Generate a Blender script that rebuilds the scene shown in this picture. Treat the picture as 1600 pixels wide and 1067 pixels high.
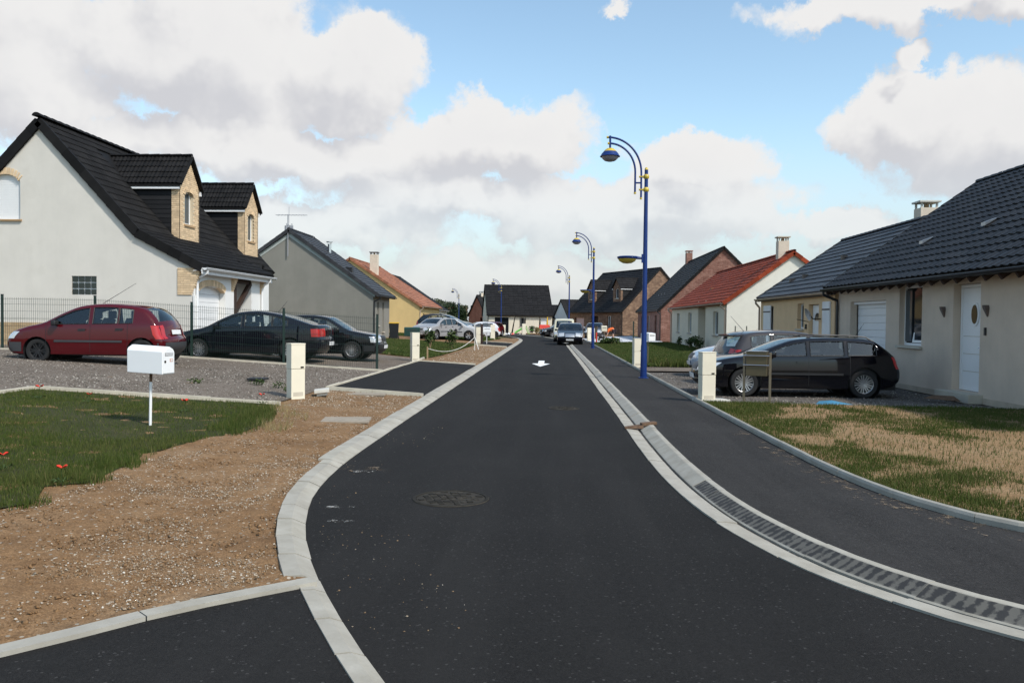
import bpy, bmesh, math, random
import numpy as np
from mathutils import Vector, Matrix, noise
from mathutils.geometry import tessellate_polygon, delaunay_2d_cdt
random.seed(7)
RNG = np.random.default_rng(11)
R = math.radians
scene = bpy.context.scene
for o in list(bpy.data.objects):
    bpy.data.objects.remove(o)
COL = scene.collection

# ------------------------------------------------------------------ camera
EYE = 1.65
cam_d = bpy.data.cameras.new('camera')
cam_d.sensor_width = 22.3
cam_d.lens = 1291.0 / 1600.0 * 22.3
cam_d.clip_start = 0.05
cam_d.clip_end = 3000
cam = bpy.data.objects.new('camera', cam_d)
COL.objects.link(cam)
_phi, _psi, _roll = 0.025670168, 0.047706574, R(0.6)
_f = Vector((-math.sin(_psi) * math.cos(_phi), math.cos(_psi) * math.cos(_phi), -math.sin(_phi)))
_r = Vector((math.cos(_psi), math.sin(_psi), 0))
_u = Vector((-math.sin(_psi) * math.sin(_phi), math.cos(_psi) * math.sin(_phi), math.cos(_phi)))
_rt = _r * math.cos(_roll) + _u * math.sin(_roll)
_up = _u * math.cos(_roll) - _r * math.sin(_roll)
mw = Matrix((( _rt.x, _up.x, -_f.x, 0), (_rt.y, _up.y, -_f.y, 0), (_rt.z, _up.z, -_f.z, EYE), (0, 0, 0, 1)))
cam.matrix_world = mw
scene.camera = cam
scene.render.engine = 'CYCLES'
scene.cycles.max_bounces = 6
scene.cycles.diffuse_bounces = 3
scene.cycles.glossy_bounces = 3
scene.cycles.transmission_bounces = 2
scene.cycles.transparent_max_bounces = 8
scene.view_settings.view_transform = 'Standard'
scene.view_settings.look = 'None'
scene.view_settings.gamma = 1
scene.view_settings.use_curve_mapping = False
scene.view_settings.exposure = 0.0

# ------------------------------------------------------------------ sky and sun
SUN_DIR = Vector((0.54, -0.44, 0.74)).normalized()
SUN_EL = math.asin(SUN_DIR.z)
SUN_AZ = math.atan2(SUN_DIR.x, SUN_DIR.y)          # clockwise from +Y
sun_d = bpy.data.lights.new('sun', 'SUN')
sun_d.energy = 3.7
sun_d.angle = R(4.0)
sun_d.color = (1.0, 0.955, 0.885)
sun = bpy.data.objects.new('sun', sun_d)
COL.objects.link(sun)
sun.rotation_euler = SUN_DIR.to_track_quat('Z', 'Y').to_euler()
sun.location = (20, -20, 60)


def build_world():
    w = bpy.data.worlds.new('World')
    scene.world = w
    w.use_nodes = True
    nt = w.node_tree
    nt.nodes.clear()
    N, L = nt.nodes, nt.links

    # cloud density as a function of (azimuth, elevation)
    # big heaps: (azimuth, elevation, half width, half height, weight) in radians
    heaps = [(-0.42, 0.29, 0.17, 0.085, 1.0), (-0.63, 0.255, 0.17, 0.085, 0.95), (-0.25, 0.275, 0.085, 0.062, 1.0),
             (-0.08, 0.215, 0.15, 0.048, 1.0), (-0.34, 0.185, 0.30, 0.036, 0.8), (0.175, 0.182, 0.085, 0.042, 1.0),
             (0.10, 0.13, 0.20, 0.045, 0.85), (0.40, 0.218, 0.085, 0.048, 1.0), (0.50, 0.195, 0.13, 0.058, 1.0),
             (0.48, 0.335, 0.20, 0.024, 0.85), (-0.12, 0.145, 0.20, 0.036, 0.7), (0.065, 0.36, 0.026, 0.015, 0.6),
             (0.395, 0.292, 0.026, 0.012, 0.7), (-0.30, 0.11, 0.20, 0.030, 0.7), (0.33, 0.10, 0.09, 0.024, 0.75), (0.05, 0.05, 0.9, 0.030, 0.55)]

    def density(name, det1, det2, bumps):
        g = bpy.data.node_groups.new(name, 'ShaderNodeTree')
        g.interface.new_socket('P', in_out='INPUT', socket_type='NodeSocketVector')
        g.interface.new_socket('D', in_out='OUTPUT', socket_type='NodeSocketFloat')
        gi, go = g.nodes.new('NodeGroupInput'), g.nodes.new('NodeGroupOutput')
        GL = g.links

        def gm(op, a, b=None, c=None):
            n = g.nodes.new('ShaderNodeMath'); n.operation = op
            for i, v in enumerate((a, b, c)):
                if v is None: continue
                if isinstance(v, (int, float)): n.inputs[i].default_value = v
                else: GL.new(v, n.inputs[i])
            return n.outputs[0]

        def vm(op, a, b=None, c=None, out=0):
            n = g.nodes.new('ShaderNodeVectorMath'); n.operation = op
            for i, v in enumerate((a, b, c)):
                if v is None: continue
                if isinstance(v, tuple): n.inputs[i].default_value = v
                else: GL.new(v, n.inputs[i])
            return n.outputs[out]
        # distort the coordinates so that cloud outlines are ragged
        n1 = g.nodes.new('ShaderNodeTexNoise'); n1.noise_dimensions = '2D'; n1.inputs['Scale'].default_value = 9; n1.inputs['Detail'].default_value = det1
        n1.inputs['Roughness'].default_value = 0.66
        GL.new(gi.outputs['P'], n1.inputs['Vector'])
        P = vm('ADD', vm('MULTIPLY_ADD', n1.outputs['Color'], (0.095, 0.095, 0), (-0.0475, -0.0475, 0)), gi.outputs['P'])
        acc = None
        for (a, e, ra, re, wt) in heaps:
            ln = vm('LENGTH', vm('MULTIPLY_ADD', P, (1 / ra, 1 / re, 0), (-a / ra, -e / re, 0)), out=1)
            v = gm('MULTIPLY_ADD', ln, -wt, 1.35 * wt)
            acc = v if acc is None else gm('MAXIMUM', acc, v)
        n2 = g.nodes.new('ShaderNodeTexNoise'); n2.noise_dimensions = '2D'; n2.inputs['Scale'].default_value = 5.5; n2.inputs['Detail'].default_value = det2
        n2.inputs['Roughness'].default_value = 0.6
        GL.new(gi.outputs['P'], n2.inputs['Vector'])
        tot = gm('ADD', gm('MAXIMUM', acc, -0.25), gm('MULTIPLY_ADD', n2.outputs['Fac'], 1.15, -0.575))
        for sc_, wt in bumps:      # cauliflower bumps
            vo = g.nodes.new('ShaderNodeTexVoronoi'); vo.voronoi_dimensions = '2D'; vo.inputs['Scale'].default_value = sc_
            GL.new(P, vo.inputs['Vector'])
            tot = gm('ADD', tot, gm('MULTIPLY_ADD', vo.outputs['Distance'], -wt, wt * 0.42))
        GL.new(tot, go.inputs['D'])
        return g
    g = density('cloud_density', 8, 6, ((15.0, 0.34), (36.0, 0.20)))
    g2 = density('cloud_density_soft', 4, 3, ((15.0, 0.34),))
    g3 = density('cloud_density_low', 4, 3, ((15.0, 0.34),))

    tc = N.new('ShaderNodeTexCoord')
    sep = N.new('ShaderNodeSeparateXYZ'); L.new(tc.outputs['Generated'], sep.inputs[0])

    def m(op, a, b=None, c=None):
        n = N.new('ShaderNodeMath'); n.operation = op
        for i, v in enumerate((a, b, c)):
            if v is None: continue
            if isinstance(v, (int, float)): n.inputs[i].default_value = v
            else: L.new(v, n.inputs[i])
        return n.outputs[0]
    az = m('ARCTAN2', sep.outputs[0], sep.outputs[1])
    el = m('ARCSINE', sep.outputs[2])
    cb = N.new('ShaderNodeCombineXYZ'); L.new(az, cb.inputs[0]); L.new(el, cb.inputs[1])
    d0 = N.new('ShaderNodeGroup'); d0.node_tree = g; L.new(cb.outputs[0], d0.inputs[0])
    off = N.new('ShaderNodeVectorMath'); off.operation = 'ADD'; off.inputs[1].default_value = (0.018, 0.036, 0)
    L.new(cb.outputs[0], off.inputs[0])
    d1 = N.new('ShaderNodeGroup'); d1.node_tree = g2; L.new(off.outputs[0], d1.inputs[0])

    def mr(v, a, b, c, d, smooth=True):
        n = N.new('ShaderNodeMapRange'); n.interpolation_type = 'SMOOTHSTEP' if smooth else 'LINEAR'
        L.new(v, n.inputs['Value'])
        for i, x in zip(('From Min', 'From Max', 'To Min', 'To Max'), (a, b, c, d)): n.inputs[i].default_value = x
        return n.outputs[0]
    # extra cloud added overhead, out of view, to make ambient light less blue
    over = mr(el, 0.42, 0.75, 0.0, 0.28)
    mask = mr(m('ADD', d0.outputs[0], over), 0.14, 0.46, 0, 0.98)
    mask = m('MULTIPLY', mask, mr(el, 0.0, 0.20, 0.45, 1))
    d2 = N.new('ShaderNodeGroup'); d2.node_tree = g3; L.new(cb.outputs[0], d2.inputs[0])
    light = mr(m('SUBTRACT', d2.outputs[0], d1.outputs[0]), -0.55, 0.35, 0, 1)
    thick = mr(d0.outputs[0], 0.3, 1.6, 1.0, 0.86)
    shade = m('MULTIPLY', light, thick)
    cr = N.new('ShaderNodeMixRGB'); L.new(shade, cr.inputs[0])
    cr.inputs[1].default_value = (6.35, 6.35, 6.65, 1)
    cr.inputs[2].default_value = (8.75, 8.62, 8.5, 1)
    sky = N.new('ShaderNodeTexSky'); sky.sky_type = 'NISHITA'; sky.sun_disc = False
    sky.sun_elevation = SUN_EL; sky.sun_rotation = SUN_AZ
    sky.altitude = 0; sky.air_density = 1.0; sky.dust_density = 0.8; sky.ozone_density = 1.6
    w.cycles.sampling_method = 'MANUAL'; w.cycles.sample_map_resolution = 256
    sm = N.new('ShaderNodeMixRGB'); sm.blend_type = 'MULTIPLY'; sm.inputs[0].default_value = 1
    L.new(sky.outputs[0], sm.inputs[1]); sm.inputs[2].default_value = (2.40, 2.42, 2.15, 1)
    hz = N.new('ShaderNodeMixRGB'); L.new(mr(el, 0.0, 0.24, 0.88, 0.0), hz.inputs[0])
    L.new(sm.outputs[0], hz.inputs[1]); hz.inputs[2].default_value = (5.75, 6.05, 6.6, 1)
    mix = N.new('ShaderNodeMixRGB'); L.new(mask, mix.inputs[0])
    L.new(hz.outputs[0], mix.inputs[1]); L.new(cr.outputs[0], mix.inputs[2])
    bg = N.new('ShaderNodeBackground'); bg.inputs['Strength'].default_value = 0.10
    L.new(mix.outputs[0], bg.inputs[0])
    out = N.new('ShaderNodeOutputWorld'); L.new(bg.outputs[0], out.inputs[0])


build_world()

# ------------------------------------------------------------------ helpers


def T(x, y):
    """height of the plots left of the road, which climb gently away from it"""
    t = min(0.6, 0.055 * max(0.0, -x - 2.5))
    return t * min(1.0, max(0.0, (74 - y) / 12.0)) if y > 62 else t


def tag(o, label=None, cat=None, group=None, kind=None):
    if label: o['label'] = label
    if cat: o['category'] = cat
    if group: o['group'] = group
    if kind: o['kind'] = kind
    return o


def empty(name, loc=(0, 0, 0), rz=0.0, parent=None, **k):
    o = bpy.data.objects.new(name, None)
    o.empty_display_size = 0.2
    o.location = loc
    o.rotation_euler = (0, 0, rz)
    COL.objects.link(o)
    if parent: o.parent = parent
    return tag(o, **k)


def link_mesh(name, me, parent=None, **k):
    o = bpy.data.objects.new(name, me)
    COL.objects.link(o)
    if parent is not None: o.parent = parent
    return tag(o, **k)


def np_mesh(name, v, faces_flat, n_per, mat):
    """fast mesh from numpy: v (n,3), faces (m,n_per)"""
    me = bpy.data.meshes.new(name)
    me.vertices.add(len(v)); me.vertices.foreach_set('co', np.asarray(v, dtype=np.float32).ravel())
    fl = np.asarray(faces_flat, dtype=np.int32).reshape(-1)
    m = len(fl) // n_per
    me.loops.add(len(fl)); me.loops.foreach_set('vertex_index', fl)
    me.polygons.add(m)
    me.polygons.foreach_set('loop_start', np.arange(m, dtype=np.int32) * n_per)
    me.update(calc_edges=True)
    me.validate()
    if mat: me.materials.append(mat)
    return me


class MB:
    def __init__(s): s.v, s.f = [], []

    def add(s, vs, fs):
        b = len(s.v); s.v += [tuple(p) for p in vs]; s.f += [tuple(i + b for i in f) for f in fs]; return s

    def box(s, x0, x1, y0, y1, z0, z1):
        return s.add([(x0, y0, z0), (x1, y0, z0), (x1, y1, z0), (x0, y1, z0), (x0, y0, z1), (x1, y0, z1), (x1, y1, z1), (x0, y1, z1)],
                     [(0, 3, 2, 1), (4, 5, 6, 7), (0, 1, 5, 4), (1, 2, 6, 5), (2, 3, 7, 6), (3, 0, 4, 7)])

    def beam(s, p, q, w, h, up=(0, 0, 1)):
        p, q = Vector(p), Vector(q); d = (q - p).normalized(); up = Vector(up)
        a = d.cross(up)
        a = a.normalized() if a.length > 1e-6 else Vector((1, 0, 0))
        b = a.cross(d).normalized()
        vs = []
        for c in (p, q):
            for i, j in ((-1, -1), (1, -1), (1, 1), (-1, 1)): vs.append(c + a * (w / 2 * i) + b * (h / 2 * j))
        return s.add(vs, [(0, 1, 2, 3), (7, 6, 5, 4), (0, 4, 5, 1), (1, 5, 6, 2), (2, 6, 7, 3), (3, 7, 4, 0)])

    def tube(s, path, r, n=8, cap=True):
        path = [Vector(p) for p in path]; k = len(path); rr = r if isinstance(r, (list, tuple)) else [r] * k
        b = len(s.v); prev = None
        for i, p in enumerate(path):
            d = (path[min(i + 1, k - 1)] - path[max(i - 1, 0)]).normalized()
            if prev is None:
                a = d.cross(Vector((0, 0, 1)))
                if a.length < 1e-3: a = d.cross(Vector((1, 0, 0)))
            else: a = prev - d * prev.dot(d)
            a.normalize(); prev = a; c = d.cross(a)
            for j in range(n):
                t = 2 * math.pi * j / n; s.v.append(tuple(p + (a * math.cos(t) + c * math.sin(t)) * rr[i]))
        for i in range(k - 1):
            for j in range(n):
                s.f.append((b + i * n + j, b + i * n + (j + 1) % n, b + (i + 1) * n + (j + 1) % n, b + (i + 1) * n + j))
        if cap:
            s.f.append(tuple(b + j for j in reversed(range(n)))); s.f.append(tuple(b + (k - 1) * n + j for j in range(n)))
        return s

    def lathe(s, prof, n=20, M=None, cap=False):
        """profile [(r,z)...] about local z"""
        b = len(s.v); k = len(prof)
        for (r, z) in prof:
            for j in range(n):
                t = 2 * math.pi * j / n; p = Vector((r * math.cos(t), r * math.sin(t), z))
                s.v.append(tuple(M @ p if M else p))
        for i in range(k - 1):
            for j in range(n):
                s.f.append((b + i * n + j, b + i * n + (j + 1) % n, b + (i + 1) * n + (j + 1) % n, b + (i + 1) * n + j))
        if cap:
            s.f.append(tuple(b + j for j in reversed(range(n)))); s.f.append(tuple(b + (k - 1) * n + j for j in range(n)))
        return s

    def prism(s, poly, fn0, fn1):
        """2-D polygon extruded between two maps (u,v)->xyz"""
        n = len(poly); b = len(s.v)
        s.v += [tuple(fn0(*p)) for p in poly] + [tuple(fn1(*p)) for p in poly]
        s.f.append(tuple(b + i for i in range(n))); s.f.append(tuple(b + n + i for i in reversed(range(n))))
        for i in range(n):
            j = (i + 1) % n; s.f.append((b + i, b + n + i, b + n + j, b + j))
        return s

    def mesh(s, name, mat, smooth=None, bevel=0.0, fixn=True):
        me = bpy.data.meshes.new(name)
        me.from_pydata(s.v, [], s.f)
        if bevel or fixn:
            bm = bmesh.new(); bm.from_mesh(me)
            if fixn: bmesh.ops.recalc_face_normals(bm, faces=bm.faces)
            if bevel: bmesh.ops.bevel(bm, geom=bm.edges[:], offset=bevel, segments=2, profile=0.6, affect='EDGES', clamp_overlap=True)
            bm.to_mesh(me); bm.free()
        if smooth is not None:
            me.polygons.foreach_set('use_smooth', [True] * len(me.polygons))
            me.set_sharp_from_angle(angle=R(smooth))
        if mat: me.materials.append(mat)
        return me

    def build(s, name, mat, parent=None, smooth=None, bevel=0.0, fixn=True, **k):
        return link_mesh(name, s.mesh(name, mat, smooth, bevel, fixn), parent, **k)


def copy_tree(o, parent=None):
    c = o.copy(); COL.objects.link(c); c.parent = parent
    for ch in o.children: copy_tree(ch, c)
    return c


def in_poly(x, y, poly):
    c = False; n = len(poly); j = n - 1
    for i in range(n):
        xi, yi = poly[i]; xj, yj = poly[j]
        if (yi > y) != (yj > y) and x < (xj - xi) * (y - yi) / (yj - yi) + xi: c = not c
        j = i
    return c


def in_poly_np(P, poly):
    x, y = P[:, 0], P[:, 1]; c = np.zeros(len(P), bool); n = len(poly); j = n - 1
    for i in range(n):
        xi, yi = poly[i]; xj, yj = poly[j]
        if yi != yj:
            c ^= ((yi > y) != (yj > y)) & (x < (xj - xi) * (y - yi) / (yj - yi) + xi)
        j = i
    return c


def smooth_line(pts, step=0.25):
    """Catmull-Rom through 2-D points, resampled evenly"""
    P = [Vector(p).to_2d() if len(p) == 2 else Vector(p) for p in pts]
    P = [P[0] * 2 - P[1]] + P + [P[-1] * 2 - P[-2]]
    out = []
    for i in range(1, len(P) - 2):
        p0, p1, p2, p3 = P[i - 1:i + 3]
        n = max(2, int((p2 - p1).length / step * 2))
        for k in range(n):
            t = k / n
            out.append(0.5 * ((2 * p1) + (p2 - p0) * t + (2 * p0 - 5 * p1 + 4 * p2 - p3) * t * t + (3 * p1 - p0 - 3 * p2 + p3) * t ** 3))
    out.append(P[-2])
    # even resample
    res = [out[0]]; acc = 0.0
    for a, b in zip(out, out[1:]):
        d = (b - a).length
        while d > 0 and acc + d >= step:
            t = (step - acc) / d; a = a + (b - a) * t; res.append(a.copy()); d = (b - a).length; acc = 0.0
        acc += d
    if (res[-1] - out[-1]).length > step * 0.3: res.append(out[-1])
    return res


def offset_line(line, d):
    """shift a 2-D polyline to its right by d"""
    out = []; n = len(line)
    for i, p in enumerate(line):
        t = (line[min(i + 1, n - 1)] - line[max(i - 1, 0)]).normalized()
        out.append(Vector((p.x + t.y * d, p.y - t.x * d)))
    return out


def sheet(name, poly, zf, mat, spacing=0.0, parent=None, bump=0.0, bscale=2.0, **k):
    """ground sheet over a polygon, following zf(x,y)"""
    pts = [Vector((p[0], p[1])) for p in poly]; n = len(pts)
    ed = [(i, (i + 1) % n) for i in range(n)]
    if spacing:
        dense = []
        for i in range(n):
            a, b = pts[i], pts[(i + 1) % n]; m = max(1, int((b - a).length / (spacing * 1.5)))
            dense += [a + (b - a) * (j / m) for j in range(m)]
        pts = dense; n = len(pts); ed = [(i, (i + 1) % n) for i in range(n)]
        xs = [p.x for p in pts]; ys = [p.y for p in pts]
        gx = np.arange(min(xs), max(xs), spacing); gy = np.arange(min(ys), max(ys), spacing)
        G = np.array(np.meshgrid(gx, gy)).reshape(2, -1).T + RNG.uniform(-.2, .2, (len(gx) * len(gy), 2)) * spacing
        G = G[in_poly_np(G, [(p.x, p.y) for p in pts])]
        pts = pts + [Vector((g[0], g[1])) for g in G]
    v, _, f, *_ = delaunay_2d_cdt(pts, ed, [], 0, 1e-4)
    poly2 = [(p.x, p.y) for p in pts[:n]]
    ff = []
    for t in f:
        c = sum((v[i] for i in t), Vector((0, 0))) / 3
        if in_poly(c.x, c.y, poly2): ff.append(tuple(t))
    vv = []
    for p in v:
        z = zf(p.x, p.y)
        if bump: z += bump * noise.fractal(Vector((p.x * bscale, p.y * bscale, 3.1)), 1.0, 2.0, 4)
        vv.append((p.x, p.y, z))
    me = bpy.data.meshes.new(name); me.from_pydata(vv, [], ff)
    bm = bmesh.new(); bm.from_mesh(me)
    for fc in bm.faces:
        if fc.normal.z < 0: fc.normal_flip()
    bm.to_mesh(me); bm.free()
    me.polygons.foreach_set('use_smooth', [True] * len(me.polygons))
    if mat: me.materials.append(mat)
    return link_mesh(name, me, parent, **k)


def strip(name, A, B, za, zb, mat, parent=None, **k):
    """ribbon between two polylines with the same number of points"""
    v = [(p.x, p.y, za) for p in A] + [(p.x, p.y, zb) for p in B]; n = len(A)
    f = [(i, i + 1, n + i + 1, n + i) for i in range(n - 1)]
    m = MB(); m.add(v, f)
    return m.build(name, mat, parent, smooth=40, **k)

# ------------------------------------------------------------------ materials
MATS = {}


def nodes_of(name):
    m = bpy.data.materials.new(name); m.use_nodes = True
    nt = m.node_tree; b = nt.nodes['Principled BSDF']
    return m, nt, b


def ramp(nt, fac, stops):
    n = nt.nodes.new('ShaderNodeValToRGB'); e = n.color_ramp.elements
    e[0].position, e[0].color = stops[0][0], (*stops[0][1], 1)
    e[1].position, e[1].color = stops[-1][0], (*stops[-1][1], 1)
    for p, c in stops[1:-1]:
        x = e.new(p); x.color = (*c, 1)
    nt.links.new(fac, n.inputs[0]); return n.outputs[0]


def noise_n(nt, scale, detail=5, rough=0.55, coord='Object', vec=None, dims='3D'):
    n = nt.nodes.new('ShaderNodeTexNoise'); n.inputs['Scale'].default_value = scale
    n.inputs['Detail'].default_value = detail; n.inputs['Roughness'].default_value = rough
    if vec is None:
        tc = nt.nodes.new('ShaderNodeTexCoord'); vec = tc.outputs[coord]
    nt.links.new(vec, n.inputs['Vector']); return n.outputs['Fac']


def mixc(nt, fac, a, b, mode='MIX'):
    n = nt.nodes.new('ShaderNodeMixRGB'); n.blend_type = mode
    for i, x in ((0, fac), (1, a), (2, b)):
        if isinstance(x, (int, float)): n.inputs[i].default_value = x
        elif isinstance(x, tuple): n.inputs[i].default_value = (*x, 1) if len(x) == 3 else x
        else: nt.links.new(x, n.inputs[i])
    return n.outputs[0]


def mapr(nt, v, a, b, c, d):
    n = nt.nodes.new('ShaderNodeMapRange'); nt.links.new(v, n.inputs['Value'])
    for i, x in zip(('From Min', 'From Max', 'To Min', 'To Max'), (a, b, c, d)): n.inputs[i].default_value = x
    return n.outputs[0]


def bump_to(nt, b, h, strength, dist=0.01):
    n = nt.nodes.new('ShaderNodeBump'); n.inputs['Strength'].default_value = strength; n.inputs['Distance'].default_value = dist
    nt.links.new(h, n.inputs['Height']); nt.links.new(n.outputs[0], b.inputs['Normal'])


def M(name, col, rough=0.7, metal=0.0, var=0.10, scale=3.0, bump=0.0, bscale=80.0, bdist=0.005, island=0.0, spec=0.5, coat=0.0, dirt=None, coord='Object', streak=0.0):
    if name in MATS: return MATS[name]
    m, nt, b = nodes_of(name)
    c = tuple(col)
    f = noise_n(nt, scale, 6, 0.6, coord)
    lo, hi = tuple(x * (1 - var) for x in c), tuple(min(1, x * (1 + var)) for x in c)
    out = mixc(nt, mapr(nt, f, 0.3, 0.7, 0, 1), lo, hi)
    if dirt:
        f2 = noise_n(nt, dirt[1], 8, 0.65, coord)
        out = mixc(nt, mapr(nt, f2, dirt[2], dirt[2] + 0.15, 0, dirt[3]), out, dirt[0])
    if streak:      # faint rain streaks running down the wall
        mp = nt.nodes.new('ShaderNodeMapping'); mp.inputs['Scale'].default_value = (2.6, 2.6, 0.22); nt.links.new(nt.nodes.new('ShaderNodeTexCoord').outputs[coord], mp.inputs[0])
        f3 = noise_n(nt, 1.6, 7, 0.7, vec=mp.outputs[0])
        out = mixc(nt, mapr(nt, f3, 0.48, 0.72, 0, streak), out, tuple(x * 0.55 for x in c))
    if island:
        gi = nt.nodes.new('ShaderNodeNewGeometry'); oi = nt.nodes.new('ShaderNodeObjectInfo')
        a = nt.nodes.new('ShaderNodeMath'); a.operation = 'ADD'
        nt.links.new(gi.outputs['Random Per Island'], a.inputs[0]); nt.links.new(oi.outputs['Random'], a.inputs[1])
        fr = nt.nodes.new('ShaderNodeMath'); fr.operation = 'FRACT'; nt.links.new(a.outputs[0], fr.inputs[0])
        k = mapr(nt, fr.outputs[0], 0, 1, 1 - island, 1 + island)
        cb = nt.nodes.new('ShaderNodeCombineXYZ')
        for i in range(3): nt.links.new(k, cb.inputs[i])
        out = mixc(nt, 1.0, out, cb.outputs[0], 'MULTIPLY')
    nt.links.new(out, b.inputs['Base Color'])
    b.inputs['Roughness'].default_value = rough; b.inputs['Metallic'].default_value = metal
    b.inputs['Specular IOR Level'].default_value = spec
    if coat: b.inputs['Coat Weight'].default_value = coat; b.inputs['Coat Roughness'].default_value = 0.04
    if bump: bump_to(nt, b, noise_n(nt, bscale, 4, 0.6, coord), bump, bdist)
    MATS[name] = m
    return m


def asphalt(name, base, dusty, tint=(1, 1, 1.03)):
    m, nt, b = nodes_of(name)
    tc = nt.nodes.new('ShaderNodeTexCoord').outputs['Object']
    fine = noise_n(nt, 190, 3, 0.7, vec=tc); mid = noise_n(nt, 22, 5, 0.6, vec=tc); big = noise_n(nt, 0.7, 5, 0.6, vec=tc)
    vo = nt.nodes.new('ShaderNodeTexVoronoi'); vo.inputs['Scale'].default_value = 85; nt.links.new(tc, vo.inputs['Vector'])
    c0 = tuple(base * t for t in tint)
    c = mixc(nt, mapr(nt, fine, 0.35, 0.72, 0, 1), tuple(x * 0.60 for x in c0), tuple(x * 1.75 for x in c0))
    gr = noise_n(nt, 70, 2, 0.6, vec=tc)
    c = mixc(nt, mapr(nt, gr, 0.38, 0.70, 0, 0.75), c, tuple(x * 2.3 for x in c0))
    c = mixc(nt, mapr(nt, mid, 0.42, 0.72, 0, 0.45), c, tuple(x * 0.55 for x in c0))
    c = mixc(nt, mapr(nt, big, 0.45, 0.8, 0, dusty), c, (0.085, 0.082, 0.078))
    mp = nt.nodes.new('ShaderNodeMapping'); mp.inputs['Scale'].default_value = (1.5, 0.10, 1); nt.links.new(tc, mp.inputs[0])
    wear = noise_n(nt, 1.0, 4, 0.6, vec=mp.outputs[0])
    c = mixc(nt, mapr(nt, wear, 0.45, 0.70, 0, 0.40), c, tuple(x * 2.6 for x in c0))
    # pale single chippings
    sep = nt.nodes.new('ShaderNodeSeparateColor'); nt.links.new(vo.outputs['Color'], sep.inputs[0])
    ch = nt.nodes.new('ShaderNodeMath'); ch.operation = 'GREATER_THAN'; nt.links.new(sep.outputs[0], ch.inputs[0]); ch.inputs[1].default_value = 0.986
    c = mixc(nt, mapr(nt, ch.outputs[0], 0, 1, 0, 0.30), c, (0.12, 0.115, 0.11))
    nt.links.new(c, b.inputs['Base Color'])
    b.inputs['Roughness'].default_value = 0.92; b.inputs['Specular IOR Level'].default_value = 0.16
    bump_to(nt, b, fine, 0.55, 0.006)
    MATS[name] = m
    return m


def earth(name, cols, specks, speck_col=(0.5, 0.45, 0.38), big=0.5, cell=26.0, bumpd=0.03):
    """loose ground: layered noise of the given colours + pale stones"""
    m, nt, b = nodes_of(name)
    tc = nt.nodes.new('ShaderNodeTexCoord').outputs['Object']
    f = noise_n(nt, big, 9, 0.68, vec=tc); f2 = noise_n(nt, 14, 6, 0.7, vec=tc)
    c = ramp(nt, f, [(0.32, cols[0]), (0.5, cols[1]), (0.68, cols[2])])
    c = mixc(nt, mapr(nt, f2, 0.35, 0.7, 0, 0.65), c, tuple(x * 0.55 for x in cols[0]))
    f5 = noise_n(nt, 85, 4, 0.75, vec=tc)
    c = mixc(nt, mapr(nt, f5, 0.36, 0.52, 0.7, 0), c, tuple(x * 0.40 for x in cols[0]))
    c = mixc(nt, mapr(nt, f5, 0.54, 0.72, 0, 0.55), c, tuple(min(1, x * 1.25) for x in cols[2]))
    vo = nt.nodes.new('ShaderNodeTexVoronoi'); vo.inputs['Scale'].default_value = cell; nt.links.new(tc, vo.inputs['Vector'])
    sep = nt.nodes.new('ShaderNodeSeparateColor'); nt.links.new(vo.outputs['Color'], sep.inputs[0])
    g1 = nt.nodes.new('ShaderNodeMath'); g1.operation = 'GREATER_THAN'; nt.links.new(sep.outputs[0], g1.inputs[0]); g1.inputs[1].default_value = 1 - specks
    g2 = nt.nodes.new('ShaderNodeMath'); g2.operation = 'LESS_THAN'; nt.links.new(vo.outputs['Distance'], g2.inputs[0]); g2.inputs[1].default_value = 0.36
    g3 = nt.nodes.new('ShaderNodeMath'); g3.operation = 'MULTIPLY'; nt.links.new(g1.outputs[0], g3.inputs[0]); nt.links.new(g2.outputs[0], g3.inputs[1])
    sc = mixc(nt, sep.outputs[1], tuple(x * 0.45 for x in speck_col), speck_col)
    c = mixc(nt, g3.outputs[0], c, sc)
    nt.links.new(c, b.inputs['Base Color'])
    b.inputs['Roughness'].default_value = 0.95; b.inputs['Specular IOR Level'].default_value = 0.2
    h = nt.nodes.new('ShaderNodeMath'); h.operation = 'ADD'; nt.links.new(f2, h.inputs[0]); nt.links.new(g3.outputs[0], h.inputs[1])
    bump_to(nt, b, h.outputs[0], 0.7, bumpd)
    MATS[name] = m
    return m


def stones(name, stops, rough=0.85):
    """colour picked per stone"""
    m, nt, b = nodes_of(name)
    gi = nt.nodes.new('ShaderNodeNewGeometry')
    c = ramp(nt, gi.outputs['Random Per Island'], stops)
    n = noise_n(nt, 40, 4)
    c = mixc(nt, mapr(nt, n, 0.35, 0.7, 0, 0.35), c, tuple(x * 0.6 for x in stops[0][1]))
    nt.links.new(c, b.inputs['Base Color']); b.inputs['Roughness'].default_value = rough
    b.inputs['Specular IOR Level'].default_value = 0.25
    MATS[name] = m
    return m


def blades(name, stops, trans=0.25):
    m, nt, b = nodes_of(name)
    gi = nt.nodes.new('ShaderNodeNewGeometry')
    c = ramp(nt, gi.outputs['Random Per Island'], stops)
    n = noise_n(nt, 0.9, 5, 0.6)
    c = mixc(nt, mapr(nt, n, 0.45, 0.75, 0, 0.22), c, stops[-1][1])
    tr = nt.nodes.new('ShaderNodeBsdfTranslucent'); mx = nt.nodes.new('ShaderNodeMixShader'); mx.inputs[0].default_value = trans
    nt.links.new(c, b.inputs['Base Color']); nt.links.new(c, tr.inputs[0])
    nt.links.new(b.outputs[0], mx.inputs[1]); nt.links.new(tr.outputs[0], mx.inputs[2])
    nt.links.new(mx.outputs[0], nt.nodes['Material Output'].inputs[0])
    b.inputs['Roughness'].default_value = 0.7; b.inputs['Specular IOR Level'].default_value = 0.25
    MATS[name] = m
    return m


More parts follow.
